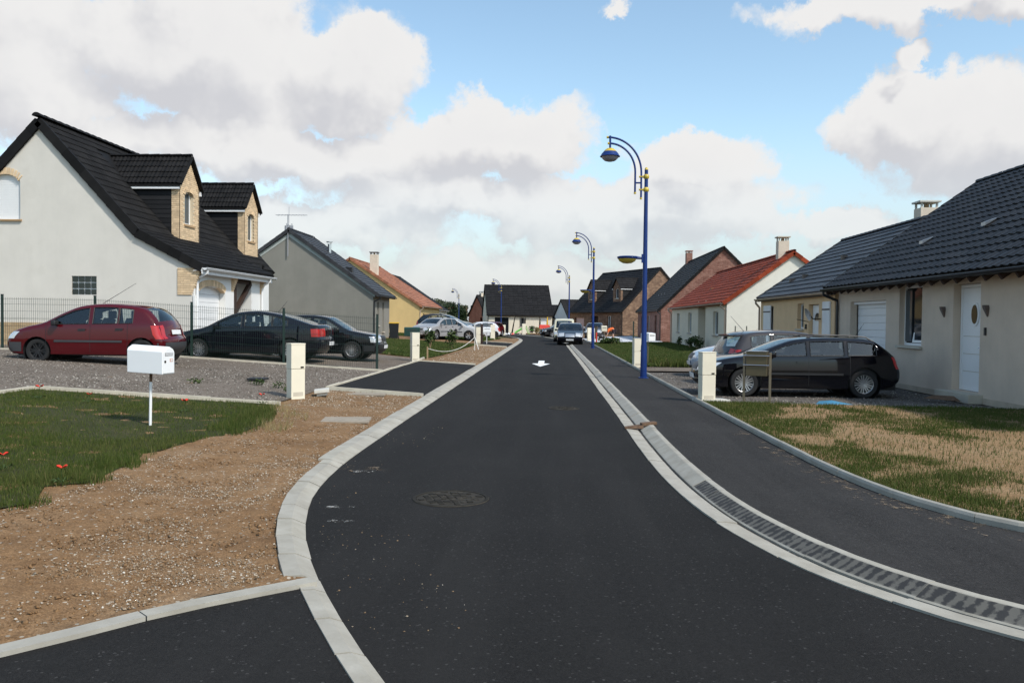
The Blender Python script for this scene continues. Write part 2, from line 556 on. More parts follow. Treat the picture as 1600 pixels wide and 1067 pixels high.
def brickmat(name, c1, c2, mortar, scale=1.0, w=0.22, h=0.065):
    m, nt, b = nodes_of(name)
    tc = nt.nodes.new('ShaderNodeTexCoord').outputs['Object']
    ge = nt.nodes.new('ShaderNodeNewGeometry')
    # walls run along local x or local y: use x + y as the running coordinate
    sp = nt.nodes.new('ShaderNodeSeparateXYZ'); nt.links.new(tc, sp.inputs[0])
    ad = nt.nodes.new('ShaderNodeMath'); ad.operation = 'ADD'; nt.links.new(sp.outputs[0], ad.inputs[0]); nt.links.new(sp.outputs[1], ad.inputs[1])
    cb = nt.nodes.new('ShaderNodeCombineXYZ'); nt.links.new(ad.outputs[0], cb.inputs[0]); nt.links.new(sp.outputs[2], cb.inputs[1])
    br = nt.nodes.new('ShaderNodeTexBrick'); nt.links.new(cb.outputs[0], br.inputs['Vector'])
    br.inputs['Scale'].default_value = 1.0; br.inputs['Brick Width'].default_value = w; br.inputs['Row Height'].default_value = h
    br.inputs['Mortar Size'].default_value = 0.008; br.inputs['Bias'].default_value = 0.0
    br.inputs['Color1'].default_value = (*c1, 1); br.inputs['Color2'].default_value = (*c2, 1); br.inputs['Mortar'].default_value = (*mortar, 1)
    f = noise_n(nt, 1.4, 9, 0.75, vec=tc)
    c = mixc(nt, mapr(nt, f, 0.35, 0.65, 0, 0.75), br.outputs['Color'], tuple(x * 0.5 for x in c1))
    nt.links.new(c, b.inputs['Base Color']); b.inputs['Roughness'].default_value = 0.85
    bump_to(nt, b, br.outputs['Fac'], -0.5, 0.01)
    MATS[name] = m
    return m


def glass_car():
    m, nt, b = nodes_of('car_glass')
    nt.nodes.remove(b)
    t = nt.nodes.new('ShaderNodeBsdfTransparent'); t.inputs[0].default_value = (0.74, 0.79, 0.775, 1)
    g = nt.nodes.new('ShaderNodeBsdfGlossy'); g.inputs['Roughness'].default_value = 0.02; g.inputs[0].default_value = (0.9, 0.95, 0.95, 1)
    lw = nt.nodes.new('ShaderNodeFresnel'); lw.inputs[0].default_value = 1.55
    k = mapr(nt, lw.outputs[0], 0.0, 1.0, 0.04, 1.0)
    mx = nt.nodes.new('ShaderNodeMixShader'); nt.links.new(k, mx.inputs[0]); nt.links.new(t.outputs[0], mx.inputs[1]); nt.links.new(g.outputs[0], mx.inputs[2])
    nt.links.new(mx.outputs[0], nt.nodes['Material Output'].inputs[0])
    MATS['car_glass'] = m
    return m


def pane_mat(name, col, rough=0.04):
    m, nt, b = nodes_of(name)
    tc = nt.nodes.new('ShaderNodeTexCoord').outputs['Object']
    f = noise_n(nt, 1.3, 3, vec=tc)
    nt.links.new(mixc(nt, f, tuple(x * 0.6 for x in col), tuple(x * 1.3 for x in col)), b.inputs['Base Color'])
    b.inputs['Roughness'].default_value = rough; b.inputs['Specular IOR Level'].default_value = 0.14
    MATS[name] = m
    return m


def kerb_mat(name, stain):
    """concrete; with stain, dark slanted scuffs along the face (uv: u in metres along, v across 0..1)"""
    m, nt, b = nodes_of(name)
    tc = nt.nodes.new('ShaderNodeTexCoord')
    f = noise_n(nt, 3.5, 8, 0.65, vec=tc.outputs['Object']); f2 = noise_n(nt, 60, 4, 0.6, vec=tc.outputs['Object'])
    oi = nt.nodes.new('ShaderNodeObjectInfo')
    c = ramp(nt, f, [(0.3, (0.275, 0.25, 0.20)), (0.5, (0.35, 0.325, 0.268)), (0.7, (0.42, 0.395, 0.335))])
    c = mixc(nt, mapr(nt, oi.outputs['Random'], 0, 1, 0.0, 0.22), c, (0.30, 0.285, 0.26))
    c = mixc(nt, mapr(nt, f2, 0.45, 0.75, 0, 0.35), c, (0.30, 0.28, 0.25))
    if stain:
        sp = nt.nodes.new('ShaderNodeSeparateXYZ'); nt.links.new(tc.outputs['UV'], sp.inputs[0])
        sl = nt.nodes.new('ShaderNodeMath'); sl.operation = 'MULTIPLY_ADD'; nt.links.new(sp.outputs[1], sl.inputs[0]); sl.inputs[1].default_value = 0.10
        nt.links.new(sp.outputs[0], sl.inputs[2])
        wv = nt.nodes.new('ShaderNodeMath'); wv.operation = 'MULTIPLY'; nt.links.new(sl.outputs[0], wv.inputs[0]); wv.inputs[1].default_value = 2 * math.pi / 0.082
        sn = nt.nodes.new('ShaderNodeMath'); sn.operation = 'SINE'; nt.links.new(wv.outputs[0], sn.inputs[0])
        nz = noise_n(nt, 11, 5, 0.7, vec=tc.outputs['Object'])
        sm = nt.nodes.new('ShaderNodeMath'); sm.operation = 'MULTIPLY_ADD'; nt.links.new(nz, sm.inputs[0]); sm.inputs[1].default_value = 9.0
        nt.links.new(sn.outputs[0], sm.inputs[2])
        k = mapr(nt, sm.outputs[0], 3.9, 4.9, 0, 1)
        # only in the middle of the face
        vb = nt.nodes.new('ShaderNodeMath'); vb.operation = 'SUBTRACT'; nt.links.new(sp.outputs[1], vb.inputs[0]); vb.inputs[1].default_value = 0.42
        va = nt.nodes.new('ShaderNodeMath'); va.operation = 'ABSOLUTE'; nt.links.new(vb.outputs[0], va.inputs[0])
        kk = nt.nodes.new('ShaderNodeMath'); kk.operation = 'MULTIPLY'; nt.links.new(k, kk.inputs[0]); nt.links.new(mapr(nt, va.outputs[0], 0.08, 0.12, 1, 0), kk.inputs[1])
        c = mixc(nt, mapr(nt, va.outputs[0], 0.07, 0.13, 0.86, 0), c, (0.070, 0.067, 0.060))
        c = mixc(nt, mapr(nt, kk.outputs[0], 0, 1, 0, 0.92), c, (0.022, 0.022, 0.023))
    nt.links.new(c, b.inputs['Base Color']); b.inputs['Roughness'].default_value = 0.9
    bump_to(nt, b, f2, 0.25, 0.004)
    MATS[name] = m
    return m


asphalt('asphalt_road', 0.0105, 0.07, (1.06, 1.0, 0.95))
asphalt('asphalt_path', 0.020, 0.20, (1.07, 1.0, 0.95))
asphalt('asphalt_apron', 0.0105, 0.05, (1.06, 1.0, 0.95))
earth('soil', [(0.185, 0.100, 0.044), (0.280, 0.162, 0.077), (0.355, 0.23, 0.128)], 0.16, (0.52, 0.44, 0.34), 0.8, 30)
earth('gravel_bed', [(0.125, 0.098, 0.075), (0.190, 0.153, 0.120), (0.255, 0.212, 0.172)], 0.55, (0.38, 0.33, 0.275), 0.5, 34, 0.02)
earth('dark_earth', [(0.09, 0.078, 0.066), (0.13, 0.115, 0.10), (0.19, 0.17, 0.15)], 0.22, (0.4, 0.37, 0.34), 0.7, 34, 0.02)
earth('turf_soil', [(0.034, 0.040, 0.012), (0.052, 0.056, 0.018), (0.085, 0.072, 0.032)], 0.0, (0.3, 0.3, 0.2), 1.0)
earth('sand', [(0.27, 0.162, 0.076), (0.335, 0.213, 0.108), (0.38, 0.255, 0.14)], 0.05, (0.42, 0.35, 0.26), 1.2, 30)
earth('field', [(0.10, 0.10, 0.035), (0.15, 0.13, 0.06), (0.20, 0.17, 0.09)], 0.0, (0.3, 0.3, 0.2), 0.15)
def film(name, col, lo):
    """thin ragged film: noise decides where the ground below still shows"""
    m, nt, b = nodes_of(name)
    f = noise_n(nt, 7, 8, 0.75); g = noise_n(nt, 40, 4, 0.6)
    a = nt.nodes.new('ShaderNodeMath'); a.operation = 'MULTIPLY_ADD'; nt.links.new(g, a.inputs[0]); a.inputs[1].default_value = 0.35; nt.links.new(f, a.inputs[2])
    t = nt.nodes.new('ShaderNodeBsdfTransparent'); mx = nt.nodes.new('ShaderNodeMixShader')
    nt.links.new(mapr(nt, a.outputs[0], lo, lo + 0.14, 0, 0.85), mx.inputs[0]); nt.links.new(t.outputs[0], mx.inputs[1]); nt.links.new(b.outputs[0], mx.inputs[2])
    nt.links.new(mixc(nt, g, tuple(x * 0.7 for x in col), col), b.inputs['Base Color']); b.inputs['Roughness'].default_value = 0.95
    nt.links.new(mx.outputs[0], nt.nodes['Material Output'].inputs[0]); MATS[name] = m


film('sand_film', (0.30, 0.22, 0.14), 0.72)
film('mortar_film', (0.62, 0.60, 0.55), 0.70)
kerb_mat('concrete', False)
kerb_mat('concrete_scuffed', True)
M('cement', (0.52, 0.47, 0.37), 0.9, var=0.12, scale=5, bump=0.2)
stones('pebbles', [(0.0, (0.17, 0.105, 0.055)), (0.5, (0.30, 0.21, 0.125)), (0.85, (0.46, 0.39, 0.30)), (1.0, (0.72, 0.67, 0.58))])
stones('grey_stones', [(0.0, (0.09, 0.076, 0.062)), (0.5, (0.195, 0.168, 0.14)), (0.85, (0.33, 0.29, 0.25)), (1.0, (0.57, 0.53, 0.46))])
blades('blades', [(0.0, (0.040, 0.068, 0.009)), (0.6, (0.066, 0.095, 0.015)), (0.92, (0.105, 0.115, 0.026)), (1.0, (0.20, 0.16, 0.07))])
blades('blades_bright', [(0.0, (0.036, 0.068, 0.010)), (0.6, (0.062, 0.098, 0.018)), (0.92, (0.105, 0.118, 0.032)), (1.0, (0.22, 0.18, 0.08))])
blades('straw', [(0.0, (0.26, 0.20, 0.085)), (0.6, (0.36, 0.29, 0.14)), (1.0, (0.12, 0.13, 0.04))])
blades('conifer', [(0.0, (0.012, 0.024, 0.010)), (0.6, (0.022, 0.042, 0.016)), (1.0, (0.04, 0.06, 0.02))], 0.1)
blades('leafage', [(0.0, (0.025, 0.045, 0.012)), (0.6, (0.05, 0.08, 0.022)), (1.0, (0.09, 0.12, 0.035))], 0.15)
blades('far_leafage', [(0.0, (0.045, 0.060, 0.035)), (0.6, (0.07, 0.085, 0.045)), (1.0, (0.10, 0.11, 0.06))], 0.1)
glass_car()
pane_mat('pane_dark', (0.018, 0.021, 0.024))
pane_mat('pane_grey', (0.085, 0.095, 0.10), 0.08)
M('render_white', (0.635, 0.60, 0.535), 0.92, var=0.045, scale=1.2, bump=0.25, bscale=160, dirt=((0.50, 0.46, 0.39), 0.8, 0.58, 0.35), streak=0.07)
M('render_bright', (0.74, 0.73, 0.70), 0.9, var=0.04, scale=1.2, bump=0.2, bscale=160)
M('render_grey', (0.225, 0.215, 0.185), 0.93, var=0.09, scale=0.9, bump=0.3, bscale=140, dirt=((0.19, 0.18, 0.15), 0.5, 0.55, 0.5), streak=0.12)
M('render_ochre', (0.60, 0.43, 0.19), 0.92, var=0.07, scale=1.0, bump=0.25, bscale=140)
M('render_cream', (0.74, 0.655, 0.51), 0.92, var=0.05, scale=1.0, bump=0.25, bscale=140)
M('render_sand', (0.73, 0.50, 0.285), 0.93, var=0.07, scale=1.4, bump=0.25, bscale=140)
M('render_stone', (0.64, 0.52, 0.405), 0.93, var=0.09, scale=1.1, bump=0.7, bscale=95, bdist=0.012, dirt=((0.50, 0.42, 0.33), 0.6, 0.58, 0.45), streak=0.12)
M('render_far', (0.70, 0.645, 0.52), 0.92, var=0.05, scale=1.0)
M('plinth', (0.44, 0.36, 0.27), 0.93, var=0.15, scale=2.5, bump=0.3)
brickmat('brick_red', (0.19, 0.058, 0.034), (0.34, 0.155, 0.108), (0.36, 0.28, 0.23), 1.0, 0.27, 0.09)
brickmat('brick_mixed', (0.145, 0.075, 0.045), (0.34, 0.205, 0.125), (0.28, 0.22, 0.16), 1.0, 0.36, 0.12)
brickmat('brick_orange', (0.40, 0.10, 0.045), (0.48, 0.14, 0.065), (0.35, 0.22, 0.16))
M('brick_tan', (0.66, 0.485, 0.30), 0.85, var=0.12, scale=6, bump=0.3, island=0.16)
M('mortar', (0.58, 0.48, 0.34), 0.95, var=0.1)
M('tile_black', (0.0105, 0.0098, 0.0095), 0.65, var=0.2, scale=3, island=0.35, spec=0.15)
M('tile_anthracite', (0.021, 0.0195, 0.0185), 0.45, var=0.15, scale=3, island=0.3, spec=0.22, dirt=((0.05, 0.055, 0.04), 0.9, 0.62, 0.5))
M('tile_slate', (0.040, 0.040, 0.043), 0.52, var=0.15, scale=3, island=0.25, spec=0.25)
M('tile_red', (0.25, 0.045, 0.018), 0.75, var=0.15, scale=3, island=0.28, spec=0.15)
M('tile_brown', (0.30, 0.115, 0.058), 0.75, var=0.2, scale=3, island=0.28)
M('tile_far', (0.016, 0.0155, 0.016), 0.65, var=0.2, scale=4, island=0.2, spec=0.12)
M('slate_cladding', (0.013, 0.0125, 0.013), 0.6, var=0.2, island=0.3, spec=0.25)
M('pvc_white', (0.80, 0.80, 0.79), 0.45, var=0.02)
M('paint_white', (0.80, 0.795, 0.78), 0.38, var=0.03)
M('box_white', (0.82, 0.83, 0.83), 0.35, var=0.02, dirt=((0.62, 0.58, 0.5), 3.0, 0.68, 0.4))
M('gutter_white', (0.75, 0.75, 0.74), 0.4, var=0.04)
M('gutter_black', (0.012, 0.012, 0.013), 0.4, var=0.1)
M('gutter_sand', (0.44, 0.33, 0.24), 0.5, var=0.1)
M('timber_dark', (0.035, 0.016, 0.009), 0.7, var=0.3, scale=12)
M('timber_tan', (0.34, 0.235, 0.13), 0.8, var=0.15, scale=8)
M('stone_sill', (0.50, 0.45, 0.36), 0.85, var=0.1)
M('sill_tan', (0.40, 0.26, 0.14), 0.85, var=0.12)
M('zinc', (0.30, 0.32, 0.34), 0.35, 0.9, var=0.1)
M('steel', (0.62, 0.62, 0.63), 0.22, 1.0, var=0.05)
M('chimney_cream', (0.62, 0.53, 0.42), 0.9, var=0.08)
M('lamp_blue', (0.009, 0.032, 0.150), 0.40, var=0.12, scale=3, spec=0.3)
M('lamp_yellow', (0.55, 0.40, 0.05), 0.4, var=0.12)
M('lamp_glass', (0.30, 0.28, 0.29), 0.2, var=0.06)
M('fence_green', (0.012, 0.030, 0.022), 0.5, var=0.15)
M('pillar_cream', (0.73, 0.67, 0.53), 0.6, var=0.05, scale=2, dirt=((0.42, 0.35, 0.22), 2.0, 0.63, 0.45))
M('pillar_slab', (0.55, 0.53, 0.47), 0.8, var=0.1)
M('bronze', (0.115, 0.095, 0.055), 0.38, 0.4, var=0.12)
M('bronze_post', (0.26, 0.215, 0.15), 0.38, 0.55, var=0.12)
M('rust', (0.13, 0.075, 0.042), 0.85, var=0.3, scale=20)
M('print_grey', (0.16, 0.16, 0.17), 0.6, var=0.1)
M('sticker', (0.55, 0.25, 0.18), 0.6, var=0.1)
M('iron', (0.030, 0.026, 0.020), 0.85, 0.0, spec=0.2, island=0.5, var=0.4, scale=14, bump=0.3)
M('line_white', (0.80, 0.80, 0.78), 0.7, var=0.05, scale=10)
M('wood_grey', (0.30, 0.255, 0.20), 0.9, var=0.15, scale=10)
M('plastic_black', (0.014, 0.014, 0.015), 0.5, var=0.1)
M('plastic_grey', (0.042, 0.043, 0.046), 0.5, var=0.1)
M('plastic_green', (0.006, 0.040, 0.028), 0.5, var=0.1)
M('toy_green', (0.10, 0.42, 0.05), 0.5, var=0.1)
M('toy_red', (0.60, 0.04, 0.02), 0.45, var=0.1)
M('toy_yellow', (0.72, 0.42, 0.02), 0.45, var=0.1)
M('tarp_blue', (0.05, 0.20, 0.32), 0.6, var=0.2)
M('poppy', (0.62, 0.035, 0.012), 0.6, var=0.15)
M('rope', (0.66, 0.64, 0.58), 0.8, var=0.15)
M('drive_pale', (0.55, 0.56, 0.58), 0.9, var=0.08)
M('garage_pink', (0.56, 0.42, 0.42), 0.6, var=0.04)
M('tyre', (0.013, 0.013, 0.013), 0.85, var=0.2)
M('alloy', (0.56, 0.56, 0.56), 0.3, 0.85, var=0.06)
M('seat_cloth', (0.045, 0.045, 0.048), 0.9, var=0.15)
M('light_red', (0.42, 0.012, 0.010), 0.18, var=0.1, coat=0.6)
M('light_clear', (0.60, 0.62, 0.63), 0.12, 0.35, var=0.1, coat=0.8)
M('light_amber', (0.55, 0.18, 0.03), 0.2, var=0.1, coat=0.6)
M('plate_white', (0.75, 0.75, 0.74), 0.4, var=0.02)
M('skin', (0.52, 0.30, 0.21), 0.6, var=0.06)
M('shirt_orange', (0.72, 0.13, 0.02), 0.8, var=0.08)
M('cloth_dark', (0.045, 0.03, 0.035), 0.9, var=0.15)
M('hair_dark', (0.02, 0.014, 0.01), 0.7, var=0.2)
M('mast_steel', (0.36, 0.36, 0.38), 0.5, 0.4, var=0.1)
for nm, c, mt in (('car_red', (0.088, 0.004, 0.008), 0.15), ('car_navy', (0.007, 0.0072, 0.0125), 0.3), ('car_black', (0.006, 0.006, 0.0085), 0.2),
                  ('car_silver', (0.31, 0.31, 0.315), 0.6), ('car_pale', (0.45, 0.455, 0.46), 0.4), ('car_cream', (0.62, 0.58, 0.42), 0.0),
                  ('car_grey', (0.060, 0.054, 0.056), 0.4), ('car_blue_silver', (0.36, 0.42, 0.50), 0.5), ('car_white', (0.66, 0.68, 0.72), 0.0)):
    M(nm, tuple(x * (0.8 if max(c) < 0.2 else 0.9) for x in c), 0.5, 0.0, var=0.04, scale=2, coat=1.0, spec=0.0)

# ------------------------------------------------------------------ ground and road
def V2(l): return [Vector(p) for p in l]


def Tn(x, y):
    t = np.minimum(0.6, 0.055 * np.maximum(0.0, -x - 2.5))
    return t * np.clip((74 - y) / 12.0, 0, 1)


_perm = np.random.default_rng(3).random((64, 64))


def vnoise(x, y):
    xi, yi = np.floor(x).astype(int), np.floor(y).astype(int); fx, fy = x - xi, y - yi
    fx = fx * fx * (3 - 2 * fx); fy = fy * fy * (3 - 2 * fy)
    g = lambda a, b: _perm[a % 64, b % 64]
    return (g(xi, yi) * (1 - fx) + g(xi + 1, yi) * fx) * (1 - fy) + (g(xi, yi + 1) * (1 - fx) + g(xi + 1, yi + 1) * fx) * fy


def fbm(x, y, o=4):
    s = 0; a = 0.5
    for i in range(o): s = s + a * vnoise(x + 17.3 * i, y + 5.1 * i); x, y = x * 2.03, y * 2.03; a *= 0.5
    return s


def ground():
    xs = [-900, -300, -120, -40, -20, -13.41, -10, -6, -2.5, 0, 4, 10, 30, 120, 300, 900]
    ys = [-200, -40, -5, 0, 5, 20, 40, 62, 66, 70, 74, 90, 130, 250, 600, 1500]
    v = [(x, y, T(x, y) - 0.09) for y in ys for x in xs]; n = len(xs)
    f = [(j * n + i, j * n + i + 1, (j + 1) * n + i + 1, (j + 1) * n + i) for j in range(len(ys) - 1) for i in range(n - 1)]
    m = MB(); m.add(v, f); m.build('ground', MATS['field'], kind='structure', label='open field and bare ground reaching to the horizon')


ground()
road_left = smooth_line(V2([(7, -1.1), (4, -0.2), (2, 0.75), (0.6, 1.75), (-0.1, 2.6), (-0.74, 3.67), (-1.33, 4.85), (-1.76, 5.89), (-2.0, 6.68), (-2.21, 7.67), (-2.33, 9.0), (-2.36, 11), (-2.35, 20),
                            (-2.32, 35), (-2.3, 50), (-2.3, 64), (-2.6, 72), (-3.6, 80), (-6.5, 92), (-12, 104), (-22, 118), (-40, 138)]), 0.25)
road_right = smooth_line(V2([(12, 1.6), (9, 2.1), (5, 3.05), (3.3, 3.8), (2.45, 4.45), (2.05, 4.95), (1.75, 5.5), (1.53, 6.2), (1.36, 7.0), (1.25, 8.0), (1.19, 9.2), (1.17, 11), (1.17, 14), (1.15, 20),
                             (1.10, 35), (1.02, 50), (0.98, 60), (0.8, 68), (0.0, 76), (-2.0, 86), (-6.2, 98), (-14, 112), (-26, 128), (-40, 144)]), 0.25)
path_edge = smooth_line(V2([(14, 3.5), (10, 4.2), (6.5, 5.1), (4.6, 5.85), (3.65, 6.5), (3.32, 7.1), (3.12, 7.8), (3.0, 8.9), (2.95, 10.4), (2.92, 13.3), (2.90, 16), (2.84, 26),
                            (2.80, 40), (2.76, 52), (2.7, 62), (2.5, 70), (1.7, 78), (-0.3, 88), (-4.4, 100), (-12, 114), (-24, 131)]), 0.25)
gut_back = offset_line(road_right, 0.405)

poly = [(p.x, p.y) for p in road_left[::2]] + [(p.x, p.y) for p in reversed(road_right[::2])]
road = sheet('road', poly, lambda x, y: 0.0, MATS['asphalt_road'], kind='structure', label='dark asphalt lane bending away between the houses')
poly = [(p.x, p.y) for p in gut_back[::2]] + [(p.x, p.y) for p in reversed(path_edge[::2])]
sheet('sidewalk', poly, lambda x, y: 0.062, MATS['asphalt_path'], kind='structure', label='grey asphalt pavement right of the road')


def stone_run(root, name, line, prof, length, mat, gap=0.018, jitter=0.005, uv=False, zf=None, start=0.0, stop=1e9, matf=None):
    """cut a polyline into kerb pieces and sweep the closed profile [(offset to the right, z)] along each"""
    s = [0.0]
    for a, b in zip(line, line[1:]): s.append(s[-1] + (b - a).length)
    tot = min(s[-1], stop)

    def at(d):
        i = min(max(np.searchsorted(s, d) - 1, 0), len(line) - 2); t = (d - s[i]) / max(1e-6, s[i + 1] - s[i])
        p = line[i] + (line[i + 1] - line[i]) * t
        a, b = line[max(i - 1, 0)], line[min(i + 2, len(line) - 1)]
        return p, (b - a).normalized()
    d = start; k = 0
    while d < tot - 0.05:
        e = min(d + length, tot); n = max(2, int((e - d) / 0.33) + 1)
        dz = random.uniform(-jitter, jitter); dx = random.uniform(-jitter, jitter)
        vs, uvs = [], []
        for i in range(n):
            q = d + gap / 2 + (e - d - gap) * i / (n - 1); p, t = at(q)
            for j, (o, z) in enumerate(prof):
                x, y = p.x + t.y * (o + dx), p.y - t.x * (o + dx)
                vs.append((x, y, z + dz + (zf(x, y) if zf else 0))); uvs.append((q, j / (len(prof) - 1)))
        m = len(prof); fs = []
        for i in range(n - 1):
            for j in range(m): fs.append((i * m + j, i * m + (j + 1) % m, (i + 1) * m + (j + 1) % m, (i + 1) * m + j))
        fs += [tuple(range(m)), tuple(reversed(range((n - 1) * m, n * m)))]
        me = bpy.data.meshes.new(name); me.from_pydata(vs, [], fs)
        if uv:
            l = me.uv_layers.new(name='UVMap')
            for lp in me.loops: l.data[lp.index].uv = uvs[lp.vertex_index]
        bm = bmesh.new(); bm.from_mesh(me); bmesh.ops.recalc_face_normals(bm, faces=bm.faces); bm.to_mesh(me); bm.free()
        me.materials.append(matf(vs[0]) if matf else mat)
        link_mesh(name, me, root); d = e; k += 1


def first_at(line, y):
    s = 0
    for a, b in zip(line, line[1:]):
        if a.y >= y: return s
        s += (b - a).length
    return s


kerb = empty('kerb', kind='structure', label='pale concrete kerb along the bare earth verge')
yl = first_at(road_left, 0.6); y9 = first_at(road_left, 9.2); y5 = first_at(road_left, 5.0)
KP = [(0.015, -0.05), (0.0, 0.006), (-0.09, 0.048), (-0.105, 0.054), (-0.215, 0.060), (-0.22, -0.05)]
KW = [(0.015, -0.05), (0.0, 0.006), (-0.125, 0.050), (-0.145, 0.056), (-0.285, 0.060), (-0.29, -0.05)]
KD = [(0.015, -0.05), (0.0, 0.006), (-0.055, 0.028), (-0.065, 0.034), (-0.145, 0.038), (-0.15, -0.05)]
stone_run(kerb, 'kerb_stone', road_left, KD, 0.5, MATS['concrete'], start=yl, stop=y5, jitter=0.002)
stone_run(kerb, 'kerb_stone', road_left, KP, 0.5, MATS['concrete'], start=y5, stop=y9)
stone_run(kerb, 'kerb_stone', road_left, KW, 1.0, MATS['concrete'], start=y9, stop=first_at(road_left, 92))
drain = empty('gutter', kind='structure', label='concrete drainage channel and low kerb beside the pavement')
ys = first_at(road_right, 2.2); ye = first_at(road_right, 66)
stone_run(drain, 'channel_slab', road_right, [(-0.01, -0.05), (-0.01, 0.010), (0.06, 0.008), (0.165, -0.006), (0.17, -0.05)], 1.0, MATS['concrete'], gap=0.008, start=ys, stop=ye)
CK = [(0.21, -0.05), (0.205, -0.004), (0.220, 0.006), (0.335, 0.067), (0.348, 0.071), (0.40, 0.072), (0.405, -0.05)]
yb = first_at(road_right, 8.3)
stone_run(drain, 'channel_kerb', road_right, CK, 1.0, MATS['concrete_scuffed'], gap=0.008, start=ys, stop=yb, uv=True)
stone_run(drain, 'channel_kerb', road_right, CK, 1.0, MATS['concrete'], gap=0.008, start=yb, stop=ye)
strip('channel_bed', offset_line(road_right, 0.16), offset_line(road_right, 0.215), -0.022, -0.022, MATS['dark_earth'], drain)
# far kerb round the bend
fk = empty('kerb', kind='structure', label='far concrete kerb where the road bends left')
stone_run(fk, 'kerb_stone', road_right, [(0.0, -0.05), (0.0, 0.05), (0.12, 0.06), (0.24, 0.06), (0.25, -0.05)], 1.0, MATS['concrete'], start=ye + 0.02, stop=first_at(road_right, 112))
edge = empty('path_edging', kind='structure', label='rounded concrete edging along the pavement')
stone_run(edge, 'edging_stone', path_edge, [(-0.015, 0.0), (-0.015, 0.105), (0.0, 0.128), (0.025, 0.138), (0.05, 0.128), (0.065, 0.105), (0.065, 0.0)], 1.0, MATS['concrete'],
          start=first_at(path_edge, 4.0), stop=first_at(path_edge, 66), jitter=0.002, gap=0.004)

# left plots -------------------------------------------------------------
kb = offset_line(road_left, -0.20)
kbp = [(p.x, p.y) for p in kb]
near_edge = [(-1.47, 5.0), (-2.14, 4.43), (-2.63, 3.86), (-4.2, 2.35), (-6, 0.6), (-9, -2.3)]
apr = [(x, y) for x, y in kbp if y < 4.88] + near_edge[:]
apr = [(p.x, p.y) for p in offset_line(road_left, -0.135)[::2] if p.y < 4.85] + near_edge + [(-9, -6), (7, -6)]
sheet('driveway', apr, lambda x, y: 0.030, MATS['asphalt_apron'], kind='structure', label='dark asphalt driveway apron in the near corner')
vz = lambda x, y: T(x, y) + 0.035
verge = [p for p in kbp[::2] if 4.95 < p[1] < 17.2] + [(-9.2, 17.2), (-9.2, -1.8)] + [(x - 0.03, y + 0.04) for x, y in reversed(near_edge[:-1])]
sheet('verge', verge, vz, MATS['soil'], 0.16, bump=0.022, bscale=3.5, kind='structure', label='bare brown earth verge beside the kerb')
verge2 = [p for p in kbp[::4] if 17.2 <= p[1] < 74] + [(-16, 74), (-16, 17.2)]
sheet('verge', verge2, vz, MATS['soil'], 0.9, bump=0.012, bscale=2, kind='structure', label='brown earth verge farther up the street')
wide = [(-9.2, 17.2), (-9.2, -3), (-60, -3), (-60, 74), (-16, 74), (-16, 17.2)]
sheet('garden_ground', wide, lambda x, y: T(x, y) + 0.0, MATS['field'], 3.0, kind='structure', label='rough ground around the white house')
edr = empty('lawn_edging', kind='structure', label='thin pale cement edging round the lawn and drive')
EP = [(-0.03, -0.05), (-0.03, 0.10), (0.03, 0.10), (0.03, -0.05)]
for ln, ml in (([(-8.7, 9.0), (-8.82, 13.66)], 1.0), ([(-8.82, 13.70), (-4.62, 13.92)], 1.0), ([(-16, 23.05), (-4.75, 23.05)], 2.5), ([(-4.70, 17.25), (-4.66, 28.85)], 1.0),
               ([(-4.66, 28.9), (-2.66, 29.0)], 1.0), ([(-4.74, 17.2), (-2.66, 17.12)], 1.0), ([(-4.7, 28.95), (-4.8, 31)], 1.0), ([(-4.6, 49.0), (-2.64, 49.0)], 1.0), ([(-4.6, 56.6), (-2.64, 56.6)], 1.0)):
    stone_run(edr, 'edging_strip', smooth_line(V2(ln), 0.3), EP, ml, MATS['cement'], zf=T, gap=0.006)
stone_run(edr, 'edging_strip', smooth_line(V2(near_edge), 0.3), [(-0.11, -0.05), (-0.11, 0.052), (0.0, 0.052), (0.0, -0.05)], 1.0, MATS['concrete'], gap=0.008)
sheet('driveway', [(-4.68, 17.24), (-4.64, 28.86), (-2.64, 28.95), (-2.64, 17.16)], lambda x, y: T(x, y) + 0.066 - 0.012 * (x + 4.68) / 2.04, MATS['asphalt_apron'], kind='structure', label='asphalt driveway apron beyond the cream pillar')
sheet('driveway', [(-4.6, 49.05), (-4.6, 56.5), (-2.62, 56.5), (-2.62, 49.05)], lambda x, y: T(x, y) + 0.066, MATS['asphalt_apron'], kind='structure', label='small asphalt apron farther up on the left side')
gz = lambda x, y: T(x, y) + 0.052
sheet('gravel_drive', [(-4.75, 13.98), (-4.78, 23.0), (-16, 23.0), (-16, 11), (-8.9, 9.0), (-8.86, 13.72)], gz, MATS['gravel_bed'], 0.3, bump=0.012, bscale=3, kind='structure', label='grey gravel drive under the red car')
sheet('gravel_drive', [(-4.74, 23.1), (-4.72, 30.5), (-11.8, 34.5), (-20, 34.5), (-20, 23.1)], gz, MATS['gravel_bed'], 0.6, kind='structure', label='grey gravel drive behind the wire fence')
lawn1 = [(-8.76, 9.0), (-8.78, 13.62), (-4.62, 13.86), (-4.42, 12.8), (-4.12, 11.6), (-4.08, 10.8), (-4.28, 10.1), (-4.42, 8.8), (-4.3, 8.2), (-4.18, 7.3), (-4.42, 7.0), (-4.16, 6.45), (-4.35, 6.1), (-6, 5), (-9, 2.5), (-14, 0), (-14, 9)]
sheet('lawn', lawn1, lambda x, y: T(x, y) + 0.045, MATS['turf_soil'], 0.3, bump=0.02, bscale=2.5, kind='structure', label='mown green lawn round the white letter box')
lawn2 = [(-4.75, 31), (-4.55, 34), (-4.5, 48.9), (-10.0, 48.9), (-16, 46), (-16, 36), (-8, 33)]
